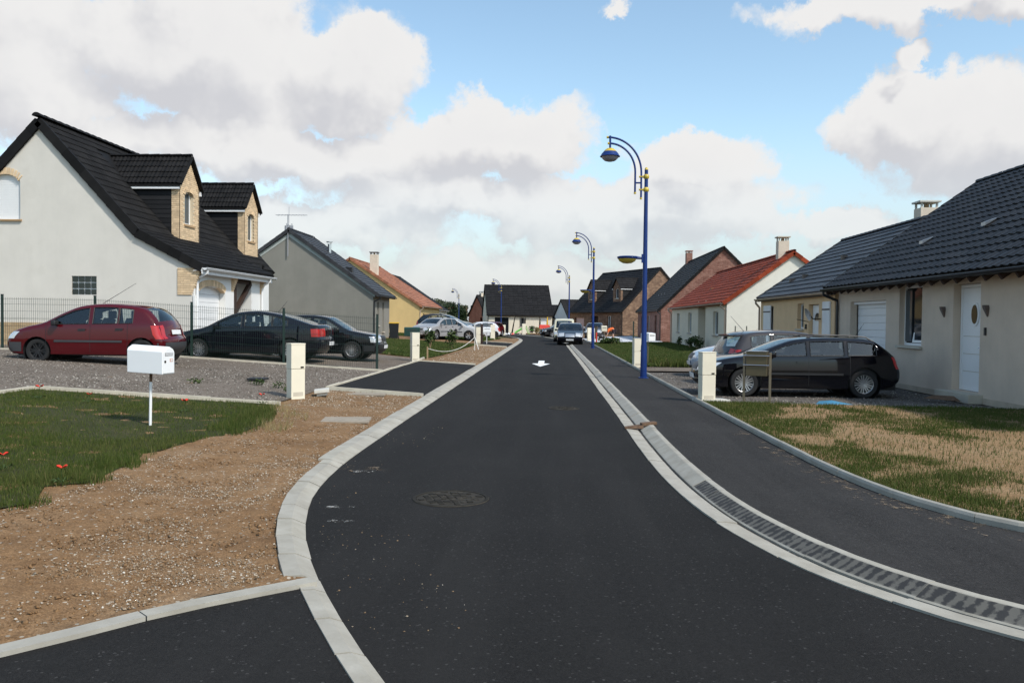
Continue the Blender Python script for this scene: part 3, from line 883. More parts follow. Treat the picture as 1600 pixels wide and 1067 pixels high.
sheet('lawn', lawn2, lambda x, y: T(x, y) + 0.058, MATS['turf_soil'], 0.8, kind='structure', label='green lawn in front of the grey house')
lawn3 = [(-4.6, 57), (-4.2, 68), (-8, 74), (-12, 74), (-12, 57)]
sheet('lawn', lawn3, lambda x, y: T(x, y) + 0.058, MATS['turf_soil'], 0.8, kind='structure', label='small lawn past the parked silver cars')
# right plots ------------------------------------------------------------
pe = [(p.x + 0.06, p.y) for p in path_edge]
rl = [p for p in pe[::2] if 4.2 < p[1] < 16.5] + [(2.97, 16.5), (8.88, 15.9), (8.88, 2), (14, 2), (14, 3.6)]
sheet('lawn', rl, lambda x, y: 0.075, MATS['sand'], 0.16, bump=0.02, bscale=2.5, kind='structure', label='sandy half-grown lawn before the near right house')
sheet('gravel_drive', [(2.97, 16.52), (2.94, 27), (8.88, 27), (8.88, 15.92)], lambda x, y: 0.005 + 0.05 * max(0, min(1, (17.2 - y) / 1.0)), MATS['dark_earth'], 0.3, bump=0.01, kind='structure', label='dark stony drive under the black estate car')
sheet('gravel_drive', [(2.93, 27.02), (2.92, 29.3), (8.85, 29.3), (8.85, 27.02)], lambda x, y: 0.050, MATS['gravel_bed'], kind='structure', label='pale gravel path beyond the parked cars')
lawn_g = [(2.88, 29.32), (2.82, 50), (2.78, 60), (4.2, 62), (8.85, 63), (8.85, 29.32)]
sheet('lawn', lawn_g, lambda x, y: 0.070, MATS['turf_soil'], 0.8, kind='structure', label='green lawn before the red roofed house')
sheet('driveway', [(3.0, 62.5), (2.7, 74), (4.5, 82), (8.6, 90), (8.9, 63.2)], lambda x, y: 0.075, MATS['drive_pale'], kind='structure', label='pale concrete forecourt of the brick houses')
far = [(p.x + 0.26, p.y) for p in road_right if 68 < p.y < 112][::4]
sheet('verge', far + [(-8, 118), (14, 118), (6, 90), (2.6, 74)], lambda x, y: 0.03, MATS['soil'], kind='structure', label='bare earth where the far road bends')
sheet('garden_ground', [(8.9, -5), (60, -5), (60, 130), (14, 118), (8.9, 92)], lambda x, y: 0.02, MATS['field'], kind='structure', label='rough ground behind the right hand houses')


# ---- grass, stones
def grass(name, poly, dens, h, w, mat, zf, mask=None, label=None, lean=0.6, near=0.0):
    P = np.array(poly); lo, hi = P.min(0), P.max(0); n = int((hi - lo).prod() * dens)
    q = RNG.uniform(lo, hi, (n, 2)); q = q[in_poly_np(q, poly)]
    if near:
        dist = np.hypot(q[:, 0], q[:, 1]); q = q[RNG.random(len(q)) < np.clip(near / dist, 0, 1) ** 1.3]
    k = mask(q) if mask else np.ones(len(q))
    sel = RNG.random(len(q)) < k; q = q[sel]; k = k[sel]; n = len(q)
    d = np.hypot(q[:, 0], q[:, 1])
    z = zf(q[:, 0], q[:, 1]); a = RNG.uniform(0, 2 * np.pi, n)
    patch = 0.55 + 0.9 * fbm(q[:, 0] * 1.3 + 9, q[:, 1] * 1.3 + 4)
    hh = h * RNG.uniform(0.5, 1.35, n) * patch; ww = w * RNG.uniform(0.7, 1.3, n) * np.maximum(1, d / 11)
    ln = RNG.uniform(0.1, lean, n) * hh; b = RNG.uniform(0, 2 * np.pi, n)
    v = np.empty((n, 3, 3))
    v[:, 0] = np.stack([q[:, 0] + np.cos(a) * ww, q[:, 1] + np.sin(a) * ww, z - 0.012], 1)
    v[:, 1] = np.stack([q[:, 0] - np.cos(a) * ww, q[:, 1] - np.sin(a) * ww, z - 0.012], 1)
    v[:, 2] = np.stack([q[:, 0] + np.cos(b) * ln, q[:, 1] + np.sin(b) * ln, z + hh], 1)
    me = np_mesh(name, v.reshape(-1, 3), np.arange(n * 3), 3, mat)
    return link_mesh(name, me, kind='stuff', label=label, cat='grass')


grass('grass', lawn1, 5200, 0.036, 0.0034, MATS['blades'], lambda x, y: Tn(x, y) + 0.05, mask=lambda q: np.clip(0.4 + (fbm(q[:, 0] * 0.9 + 7, q[:, 1] * 0.9) - 0.38) * 3.2, 0.22, 1), label='short dark green grass of the lawn by the letter box', near=9)
# ragged fringe of the lawn, dry tufts
fr = [(-4.62, 13.8), (-4.3, 12.8), (-4.0, 11.6), (-3.95, 10.8), (-4.15, 10.1), (-4.3, 8.8), (-4.15, 8.2), (-4.05, 7.3), (-4.3, 7.0), (-4.02, 6.45), (-4.2, 6.1), (-4.6, 6.0), (-4.7, 7), (-4.6, 10), (-4.7, 13.6)]
grass('grass', fr, 2600, 0.085, 0.0035, MATS['blades'], lambda x, y: Tn(x, y) + 0.05, mask=lambda q: np.clip((fbm(q[:, 0] * 2.2, q[:, 1] * 2.2) - 0.42) * 6, 0, 1), label='ragged grass fringe of the lawn on the earth verge')
grass('dry_grass', [(-4.6, 13.6), (-3.7, 12.6), (-3.6, 10.4), (-4.2, 10.2), (-4.5, 12)], 900, 0.15, 0.003, MATS['straw'], lambda x, y: Tn(x, y) + 0.04,
      mask=lambda q: np.clip((fbm(q[:, 0] * 1.6 + 3, q[:, 1] * 1.6) - 0.50) * 6, 0, 1), label='dry straw coloured tufts at the lawn corner')
grass('grass', lawn2, 500, 0.075, 0.007, MATS['blades_bright'], lambda x, y: Tn(x, y) + 0.06, label='green grass before the grey house')
grass('grass', lawn3, 300, 0.08, 0.008, MATS['blades_bright'], lambda x, y: Tn(x, y) + 0.06, label='green grass past the silver cars')
grass('grass', lawn_g, 650, 0.07, 0.006, MATS['blades_bright'], lambda x, y: 0.075 + 0 * x, label='green grass before the red roofed house')
grass('grass', [(2.95, 29.3), (3.0, 31.2), (8.8, 31.2), (8.8, 29.3)], 900, 0.20, 0.010, MATS['blades'], lambda x, y: 0.07 + 0 * x, mask=lambda q: np.clip((fbm(q[:, 0] * 1.2, q[:, 1] * 1.2) - 0.38) * 5, 0, 1), label='longer weeds along the gravel path')


def patchy(q):
    x, y = q[:, 0], q[:, 1]
    m = fbm(x * 1.1, y * 0.8 + 2, 5)
    edge_d = np.min(np.hypot(x[:, None] - np.array([p[0] for p in pe[::3]])[None], y[:, None] - np.array([p[1] for p in pe[::3]])[None]), 1)
    b = 0.465 - 0.19 * np.exp(-(edge_d / 0.9) ** 2) - 0.17 * np.exp(-((y - 16.2) / 1.0) ** 2) - 0.30 * np.exp(-((x - 8.9) / 2.1) ** 2)
    b = b - 0.10 * np.clip((8.5 - y) / 2.5, 0, 1)
    return np.clip((m - b) * 4.5 + 0.1, 0.10, 1)


grass('grass', [p for p in rl if p[0] < 8.9], 4600, 0.050, 0.0040, MATS['blades'], lambda x, y: 0.078 + 0 * x, mask=patchy, label='patchy green tufts on the sandy right lawn', near=9)


def scatter(name, poly, dens, r0, r1, mat, zf, label, mask=None, near=0.0, flat=0.6):
    P = np.array(poly); lo, hi = P.min(0), P.max(0); n = int((hi - lo).prod() * dens)
    q = RNG.uniform(lo, hi, (n, 2)); q = q[in_poly_np(q, poly)]
    if near:
        q = q[RNG.random(len(q)) < np.clip(near / np.hypot(q[:, 0], q[:, 1]), 0, 1) ** 1.5]
    if mask is not None: q = q[RNG.random(len(q)) < mask(q)]
    n = len(q); d = np.hypot(q[:, 0], q[:, 1])
    r = r0 + (r1 - r0) * RNG.random(n) ** 3
    base = np.array([(1, 0, 0), (-1, 0, 0), (0, 1, 0), (0, -1, 0), (0, 0, 1), (0, 0, -1)], float)
    v = base[None] * RNG.uniform(0.6, 1.25, (n, 6, 1)) * r[:, None, None]
    v[:, :, 2] *= flat; v += RNG.normal(0, 0.18, (n, 6, 3)) * r[:, None, None]
    a = RNG.uniform(0, 6.28, n); c, s = np.cos(a)[:, None], np.sin(a)[:, None]
    x, y = v[:, :, 0] * c - v[:, :, 1] * s, v[:, :, 0] * s + v[:, :, 1] * c
    v[:, :, 0], v[:, :, 1] = x + q[:, :1], y + q[:, 1:2]
    v[:, :, 2] += (zf(q[:, 0], q[:, 1]) + r * 0.15)[:, None]
    tri = np.array([(0, 2, 4), (2, 1, 4), (1, 3, 4), (3, 0, 4), (2, 0, 5), (1, 2, 5), (3, 1, 5), (0, 3, 5)])
    f = (tri[None] + (np.arange(n) * 6)[:, None, None])
    link_mesh(name, np_mesh(name, v.reshape(-1, 3), f.reshape(-1), 3, mat), kind='stuff', label=label, cat='gravel')


vg = [p for p in verge if p[0] > -6.2]
scatter('pebbles', [p for p in kbp[::2] if 5.1 < p[1] < 17.0] + [(-4.6, 17), (-4.6, 13.8), (-4.05, 10.8), (-4.3, 8.2), (-4.1, 6.2), (-6.5, 4.5), (-6.5, 1.5), (-2.7, 4.05), (-1.7, 5.0)], 4800, 0.0020, 0.011, MATS['pebbles'], lambda x, y: Tn(x, y) + 0.036,
        'pale pebbles strewn over the brown earth verge', mask=lambda q: np.clip((fbm(q[:, 0] * 1.4 + 31, q[:, 1] * 1.4) - 0.36) * 4, 0.06, 1), near=8)
scatter('soil_clods', [p for p in kbp[::2] if 5.1 < p[1] < 13.5] + [(-4.05, 10.8), (-4.3, 8.2), (-4.1, 6.2), (-6.5, 4.5), (-6.5, 1.5), (-2.7, 4.05), (-1.7, 5.0)], 420, 0.006, 0.022, MATS['soil'], lambda x, y: Tn(x, y) + 0.034,
        'crumbly clods of brown earth on the verge', near=8, flat=0.5)
scatter('gravel', [(-4.8, 14.0), (-4.85, 22.9), (-15, 22.9), (-15, 11), (-8.9, 9.2), (-8.9, 13.8)], 420, 0.008, 0.026, MATS['grey_stones'], lambda x, y: Tn(x, y) + 0.052, 'loose grey stones on the gravel drive',
        mask=lambda q: np.clip((fbm(q[:, 0] * 0.8 + 3, q[:, 1] * 0.8) - 0.32) * 4, 0.15, 1))
scatter('gravel', [(3.3, 16.55), (4.6, 17.2), (8.8, 17.6), (8.8, 15.95), (5, 16.35)], 700, 0.008, 0.024, MATS['grey_stones'], lambda x, y: 0.007 + 0.05 * np.clip((17.2 - y) / 1.0, 0, 1), 'pale gravel strip in front of the black estate car')
scatter('gravel', [(3.0, 17.2), (3.0, 26.5), (8.8, 26.5), (8.8, 17.2)], 130, 0.008, 0.026, MATS['grey_stones'], lambda x, y: 0.006 + 0 * x, 'scattered stones on the dark right drive')
scatter('gravel', [(p.x, p.y) for p in road_left if 4.0 < p.y < 13][::2] + [(p.x + 0.8, p.y) for p in reversed(road_left) if 4.0 < p.y < 13][::2], 55, 0.003, 0.010, MATS['pebbles'], lambda x, y: 0.0 + 0 * x,
        'stray chippings on the road by the kerb', mask=lambda q: np.clip((fbm(q[:, 0] * 1.3, q[:, 1] * 1.3) - 0.45) * 6, 0.03, 1))

scatter('pebbles', [(-2.75, 29.2), (-2.7, 48.8), (-4.4, 48.8), (-4.4, 29.2)], 160, 0.008, 0.03, MATS['pebbles'], lambda x, y: Tn(x, y) + 0.036, 'pebbles on the earth verge before the lawn of the grey house')
scatter('pebbles', [(-2.75, 14.5), (-2.7, 17.1), (-4.6, 17.1), (-4.6, 14)], 500, 0.005, 0.022, MATS['pebbles'], lambda x, y: Tn(x, y) + 0.036, 'pebbles on the verge beside the near left pillar')


def blotch(name, cx, cy, rx, ry, rot, z, mat, label, seed):
    """ragged thin film of spilt earth or sand"""
    rd = random.Random(seed); n = 34; p = []
    for i in range(n):
        t = 2 * math.pi * i / n; k = 0.55 + 0.45 * rd.random()
        x, y = rx * k * math.cos(t), ry * k * math.sin(t)
        p.append((cx + x * math.cos(rot) - y * math.sin(rot), cy + x * math.sin(rot) + y * math.cos(rot)))
    sheet(name, p, lambda x, y: z, mat, kind='stuff', label=label, cat='sand')


rd = random.Random(5)
for i, p in enumerate(path_edge):
    if 5.6 < p.y < 12.5 and i % 3 == 0:
        blotch('sand_spill', p.x - 0.14 - 0.08 * rd.random(), p.y, rd.uniform(0.16, 0.30), rd.uniform(0.4, 0.7), 0.35 if p.y < 8 else 0.0, 0.0655 + 0.0006 * (i % 7), MATS['sand_film'], 'sand washed onto the pavement along its edging', i)
for k, (x, y, a, b_) in enumerate([(-2.08, 9.0, 0.28, 0.20), (-1.95, 8.85, 0.35, 0.14), (-2.0, 8.8, 0.18, 0.08), (-1.70, 6.6, 0.14, 0.06), (-1.82, 7.1, 0.16, 0.06)]):
    blotch('sand_spill', x, y, a, b_, 0.1, 0.004 + 0.001 * k, MATS['sand_film'] if k < 2 else MATS['mortar_film'], 'spill of sand and mortar on the road beside the kerb', 50 + k)

# painted arrow
ar = MB(); z = 0.005
ar.add([(-0.39, 29.6, z), (-0.04, 31.6, z), (-0.27, 31.75, z), (-0.27, 33.9, z), (-0.51, 33.9, z), (-0.51, 31.75, z), (-0.74, 31.6, z)], [(0, 1, 2, 3, 4, 5, 6)])
ar.build('road_arrow', MATS['line_white'], label='white painted arrow on the dark road', cat='road marking')

# ------------------------------------------------------------------ houses
brickmat('brick_tan_wall', (0.50, 0.33, 0.165), (0.60, 0.42, 0.23), (0.44, 0.37, 0.27))


def tile_mesh(kind, w, g, mat):
    if kind == 'wave':
        pr = [(0, 0.004), (0.10, 0.012), (0.22, 0.026), (0.34, 0.031), (0.46, 0.025), (0.58, 0.011), (0.72, 0.004), (0.86, 0.002), (1.0, 0.004)]
    elif kind == 'roman':
        pr = [(0, 0.0), (0.05, 0.022), (0.17, 0.030), (0.28, 0.006), (0.36, 0.002), (0.5, 0.002), (0.56, 0.022), (0.68, 0.030), (0.80, 0.006), (1.0, 0.0)]
    else:
        pr = [(0.006, -0.01), (0.012, 0.006), (0.5, 0.008), (0.988, 0.006), (0.994, -0.01)]
    lift, t = 0.030, 0.028
    m = MB(); n = len(pr)
    for (y, dz) in ((0.0, lift - t - 0.004), (0.0, lift), (g * 1.06, 0.0)):
        for (u, h) in pr: m.v.append((u * w, y, h + dz))
    for r_ in range(2):
        for i in range(n - 1): m.f.append((r_ * n + i, r_ * n + i + 1, (r_ + 1) * n + i + 1, (r_ + 1) * n + i))
    return m.mesh('roof_tile', mat, smooth=50, fixn=False)


def tile_field(parent, Mw, O, ux, us, L, S, w, g, kind, mat, nobj, keep=None, stagger=False):
    O, ux, us = Vector(O), Vector(ux).normalized(), Vector(us).normalized(); nn = ux.cross(us)
    nx, ny = max(1, round(L / w)), max(1, round(S / g)); w, g = L / nx, S / ny
    me = tile_mesh(kind, w, g, mat)
    spots = []
    for j in range(ny):
        for i in range(nx):
            p = O + ux * (i * w + (0.5 * w if stagger and j % 2 else 0)) + us * (j * g)
            c = p + ux * (w / 2) + us * (g / 2)
            if keep and not keep(c): continue
            d = (Mw @ c - Vector((0, 0, EYE)))
            spots.append((d.length, p, j))
    spots.sort(key=lambda s: s[0])
    rot = Matrix((ux, us, nn)).transposed()
    for d, p, j in spots[:nobj]:
        o = bpy.data.objects.new('roof_tile', me); COL.objects.link(o); o.parent = parent
        e = Matrix.Rotation(random.uniform(-0.012, 0.012), 3, 'Y') @ Matrix.Rotation(random.uniform(-0.010, 0.010), 3, 'Z')
        o.matrix_basis = Matrix.Translation(p + nn * random.uniform(0, 0.004)) @ (rot @ e).to_4x4()
    rest = spots[nobj:]
    if rest:
        v0 = np.array([v.co[:] for v in me.vertices]); f0 = np.array([list(p.vertices) for p in me.polygons])
        A = np.array(rot); vs = v0 @ A.T
        P = np.array([p[:] for _, p, _ in rest]) + np.array(nn)[None] * RNG.uniform(0, 0.004, (len(rest), 1))
        V = (vs[None] + P[:, None]).reshape(-1, 3); F = (f0[None] + (np.arange(len(rest)) * len(v0))[:, None, None]).reshape(-1)
        m2 = np_mesh('roof_tiles', V, F, 4, mat)
        m2.polygons.foreach_set('use_smooth', [True] * len(m2.polygons)); m2.set_sharp_from_angle(angle=R(50))
        link_mesh('roof_tiles', m2, parent, kind='stuff')


def ridge_tiles(parent, p, q, r, mat, length=0.42):
    p, q = Vector(p), Vector(q); d = q - p; n = max(1, round(d.length / length)); ln = d.length / n; d.normalize()
    m = MB(); k = 8
    for (t, rr) in ((0, r * 1.12), (ln * 0.2, r * 1.1), (ln * 1.06, r * 0.92)):
        for i in range(k + 1):
            a = math.pi * i / k; m.v.append((t, rr * math.cos(a), rr * math.sin(a) * 0.8))
    for s in range(2):
        for i in range(k): m.f.append((s * 9 + i, s * 9 + i + 1, s * 9 + 10 + i, s * 9 + 9 + i))
    m.f.append(tuple(range(9)))
    me = m.mesh('ridge_tile', mat, smooth=50)
    rz = math.atan2(d.y, d.x); ry = -math.asin(d.z)
    for i in range(n):
        o = bpy.data.objects.new('ridge_tile', me); COL.objects.link(o); o.parent = parent
        o.location = p + d * (ln * i); o.rotation_euler = (0, ry, rz)


class House:
    def __init__(s, name, label, loc, rz, L, D, cat='house'):
        s.root = empty(name, loc, rz, label=label, cat=cat); s.L, s.D = L, D
        s.Mw = Matrix.Translation(loc) @ Matrix.Rotation(rz, 4, 'Z')

    def fn(s, plane, off=0.0):
        """(u,v,d) -> local point; d is depth into the wall"""
        if plane == 'front': return lambda u, v, d=0.0: (u, off + d, v)
        if plane == 'back': return lambda u, v, d=0.0: (u, s.D - off - d, v)
        if plane == 'end0': return lambda u, v, d=0.0: (off + d, u, v)
        if plane == 'end1': return lambda u, v, d=0.0: (s.L - off - d, u, v)

    def hole_poly(s, h):
        u0, u1, v0, v1 = h[:4]; arch = h[4] if len(h) > 4 else 0
        p = [(u0, v0), (u1, v0), (u1, v1)]
        if arch:
            c = (u0 + u1) / 2; w = (u1 - u0) / 2
            p += [(c + w * math.cos(t), v1 + arch * math.sin(t)) for t in [math.pi * k / 10 for k in range(1, 10)]]
        p.append((u0, v1)); return p

    def wall(s, plane, outer, holes, mat, off=0.0, depth=0.20, name='wall'):
        f = s.fn(plane, off); m = MB(); polys = [outer] + [s.hole_poly(h) for h in holes]
        tris = tessellate_polygon([[Vector((p[0], p[1], 0)) for p in q] for q in polys]); flat = [p for q in polys for p in q]
        m.add([f(*p) for p in flat], [tuple(t) for t in tris])
        for q in polys[1:]:
            n = len(q); b = len(m.v); m.v += [f(*p) for p in q] + [f(p[0], p[1], depth) for p in q]
            m.f += [(b + i, b + (i + 1) % n, b + n + (i + 1) % n, b + n + i) for i in range(n)]
        return m.build(name, mat, s.root, fixn=False)

    def bars(s, m, f, u0, u1, v0, v1, d0, d1, w):
        for (a, b, c, d) in ((u0, u1, v0, v0 + w), (u0, u1, v1 - w, v1), (u0, u0 + w, v0 + w, v1 - w), (u1 - w, u1, v0 + w, v1 - w)):
            m.prism([(a, c), (b, c), (b, d), (a, d)], lambda u, v: f(u, v, d0), lambda u, v: f(u, v, d1))

    def slab(s, m, f, u0, u1, v0, v1, d0, d1):
        m.prism([(u0, v0), (u1, v0), (u1, v1), (u0, v1)], lambda u, v: f(u, v, d0), lambda u, v: f(u, v, d1))

    def window(s, plane, h, mat='pvc_white', pane='pane_dark', mull=1, sill='stone_sill', off=0.0, d=0.13, transom=0, roller=0.0, w=0.06):
        f = s.fn(plane, off); u0, u1, v0, v1 = h[:4]; top = v1 + (h[4] if len(h) > 4 else 0)
        m = MB(); s.bars(m, f, u0 + 0.003, u1 - 0.003, v0 + 0.003, top - 0.003, d, d + 0.07, w)
        for k in range(mull):
            c = u0 + (u1 - u0) * (k + 1) / (mull + 1); s.slab(m, f, c - w * 0.75, c + w * 0.75, v0 + w, top - w, d - 0.004, d + 0.066)
        for k in range(transom):
            c = v0 + (top - v0) * (k + 1) / (transom + 1); s.slab(m, f, u0 + w, u1 - w, c - 0.02, c + 0.02, d + 0.004, d + 0.06)
        o = m.build('window', MATS[mat], s.root)
        p = MB(); s.slab(p, f, u0 + w * 0.6, u1 - w * 0.6, v0 + w * 0.6, top - w * 0.6, d + 0.03, d + 0.045); p.build('pane', MATS[pane], o)
        if roller:
            q = MB(); z = top - roller * (top - v0); n = max(2, int((top - z) / 0.055))
            for k in range(n):
                a, b = z + (top - z) * k / n, z + (top - z) * (k + 0.86) / n
                s.slab(q, f, u0 + 0.02, u1 - 0.02, a, b, d - 0.04, d - 0.025)
            s.slab(q, f, u0 + 0.02, u1 - 0.02, z, top, d - 0.027, d - 0.02)
            q.build('roller_shutter', MATS['pvc_white'], o)
        if sill:
            q = MB(); s.slab(q, f, u0 - 0.06, u1 + 0.06, v0 - 0.06, v0 - 0.002, -0.07, d); q.build('sill', MATS[sill], o)
        return o

    def garage(s, plane, h, mat='pvc_white', off=0.0, d=0.22, rows=10):
        f = s.fn(plane, off); u0, u1, v0, v1 = h[:4]; top = v1 + (h[4] if len(h) > 4 else 0)
        m = MB(); s.slab(m, f, u0, u1, v0, top, d + 0.03, d + 0.05); o = m.build('garage_door', MATS[mat], s.root)
        for k in range(rows):
            a, b = v0 + (top - v0) * k / rows, v0 + (top - v0) * (k + 1) / rows
            q = MB(); s.slab(q, f, u0 + 0.03, u1 - 0.03, a + 0.006, b - 0.006, d, d + 0.032); q.build('panel', MATS[mat], o, bevel=0.004)
        return o

    def roof_slab(s, pts, thick, mat, name='roof'):
        """pts: quad on the top surface; extruded straight down"""
        m = MB(); p = [Vector(q) for q in pts]; n = len(p)
        m.v = [tuple(q) for q in p] + [tuple(q - Vector((0, 0, thick))) for q in p]
        m.f = [tuple(range(n)), tuple(reversed(range(n, 2 * n)))] + [(i, n + i, n + (i + 1) % n, (i + 1) % n) for i in range(n)]
        return m.build(name, mat, s.root)

    def slope(s, x0, x1, lo, hi, mat, w, g, kind, nobj, back=False, thick=0.16, keep=None, stagger=False, roof=None):
        """lo/hi = (y,z) of eave and top on the bearing plane"""
        (y0, z0), (y1, z1) = lo, hi
        r_ = s.roof_slab([(x0, y0, z0), (x1, y0, z0), (x1, y1, z1), (x0, y1, z1)], thick, mat)
        us = Vector((0, y1 - y0, z1 - z0)); S = us.length
        if not back: tile_field(r_, s.Mw, (x0, y0, z0 + 0.012), (1, 0, 0), us, x1 - x0, S, w, g, kind, mat, nobj, keep, stagger)
        else: tile_field(r_, s.Mw, (x1, y0, z0 + 0.012), (-1, 0, 0), us, x1 - x0, S, w, g, kind, mat, 0, keep, stagger)
        return r_

    def verge(s, x, pts, mat, h=0.2, w=0.14, piece=0.45):
        o = empty('verge', parent=s.root)
        base = None
        for (a, b) in zip(pts, pts[1:]):
            a, b = Vector((x, *a)), Vector((x, *b)); d = b - a; n = max(1, round(d.length / piece))
            for k in range(n):
                m = MB(); m.beam(a + d * (k / n), a + d * ((k + 1.04) / n) + Vector((0, 0, -0.018)), w, h); m.build('verge_tile', mat, o)

    def gutter(s, x0, x1, y, z, mat, pipes=(), r=0.065, foot=0.0, wall_y=0.0):
        m = MB(); n = 8
        for x in (x0, x1):
            for k in range(n + 1):
                a = math.pi + math.pi * k / n; m.v.append((x, y + r * math.cos(a), z + r * math.sin(a)))
        m.f = [(k, k + 1, n + 2 + k, n + 1 + k) for k in range(n)] + [tuple(range(n + 1)), tuple(range(n + 1, 2 * n + 2))]
        m.tube([(x0, y - r, z), (x1, y - r, z)], 0.012, 6)
        g = m.build('gutter', mat, s.root, smooth=40, fixn=False)
        for px in pipes:
            q = MB(); wy = wall_y - 0.06
            q.tube([(px, y, z - r * 0.8), (px, y, z - 0.16), (px, wy, z - 0.34), (px, wy, z - 0.5), (px, wy, foot)], 0.045, 8)
            q.build('downpipe', mat, g, smooth=40)

    def chimney(s, x, y, z0, z1, w, d, mat, cap='stone_sill', pots=True):
        m = MB(); m.box(x - w / 2, x + w / 2, y - d / 2, y + d / 2, z0, z1 - 0.24); c = m.build('chimney', mat, s.root, bevel=0.006)
        for i in (-1, 1):
            for j in (-1, 1):
                q = MB(); q.box(x + i * (w / 2 - 0.05) - 0.03, x + i * (w / 2 - 0.05) + 0.03, y + j * (d / 2 - 0.05) - 0.03, y + j * (d / 2 - 0.05) + 0.03, z1 - 0.24, z1 - 0.06); q.build('cap_leg', MATS[cap], c)
        q = MB(); q.box(x - w / 2 - 0.06, x + w / 2 + 0.06, y - d / 2 - 0.06, y + d / 2 + 0.06, z1 - 0.06, z1); q.build('cap', MATS[cap], c, bevel=0.006)
        q = MB(); q.lathe([(0.09, z1 - 0.26), (0.08, z1 - 0.1)], 10, Matrix.Translation((x, y, 0))); q.build('flue', MATS['timber_tan'], c)
        return c


def simple_house(name, label, loc, rz, L, D, ez, ry, rz_, wall, roof, tile, w, g, nobj=0, open_front=(), open_end1=(), open_end0=(), eave=0.2, vo=0.12, gable_wall=None,
                 gut='gutter_black', pipes=(), ridge=True, thick=0.14, stagger=False, front_holes_only=False, back=True, keep=None, plinth=None, verge_mat=None):
    """gabled house; wall tops follow the underside of the roof"""
    h = House(name, label, loc, rz, L, D)
    k = (rz_ - ez) / ry; bz = rz_ - k * (D - ry); zt = lambda y: (ez + k * y) if y <= ry else (rz_ - k * (y - ry))
    drop = thick + 0.012
    gable = [(0, 0), (D, 0), (D, bz - drop), (ry, rz_ - drop), (0, ez - drop)]
    h.wall('front', [(0, 0), (L, 0), (L, ez - drop), (0, ez - drop)], open_front, MATS[wall])
    gm = MATS[gable_wall or wall]
    h.wall('end1', gable, open_end1, gm); h.wall('end0', gable, open_end0, gm)
    h.wall('back', [(0, 0), (L, 0), (L, bz - drop), (0, bz - drop)], [], MATS[wall])
    x0, x1 = -vo, L + vo
    h.slope(x0, x1, (-eave, ez - k * eave), (ry, rz_), MATS[roof], w, g, tile, nobj, thick=thick, stagger=stagger, keep=keep)
    h.slope(x0, x1, (D + eave, bz - k * eave), (ry, rz_), MATS[roof], w, max(g, 0.5), 'flat', 0, back=True, thick=thick)
    rp = [o for o in h.root.children if o.name.startswith('roof')][0]
    if ridge: ridge_tiles(rp, (x0, ry, rz_ + 0.02), (x1, ry, rz_ + 0.02), 0.10, MATS[roof])
    vm = MATS[verge_mat or roof]
    for x in (x0 - 0.002, x1 + 0.002):
        h.verge(x, [(-eave, ez - k * eave - 0.03), (ry, rz_ - 0.03)], vm, 0.2, 0.06)
        h.verge(x, [(D + eave, bz - k * eave - 0.03), (ry, rz_ - 0.03)], vm, 0.2, 0.06)
    if gut: h.gutter(x0, x1, -eave - 0.07, ez - k * eave - 0.04, MATS[gut], pipes)
    if plinth:
        m = MB(); m.box(-0.02, L + 0.02, -0.022, 0.0, 0, plinth); m.build('plinth', MATS['plinth'], h.root)
    h.k = k; h.zt = zt
    return h


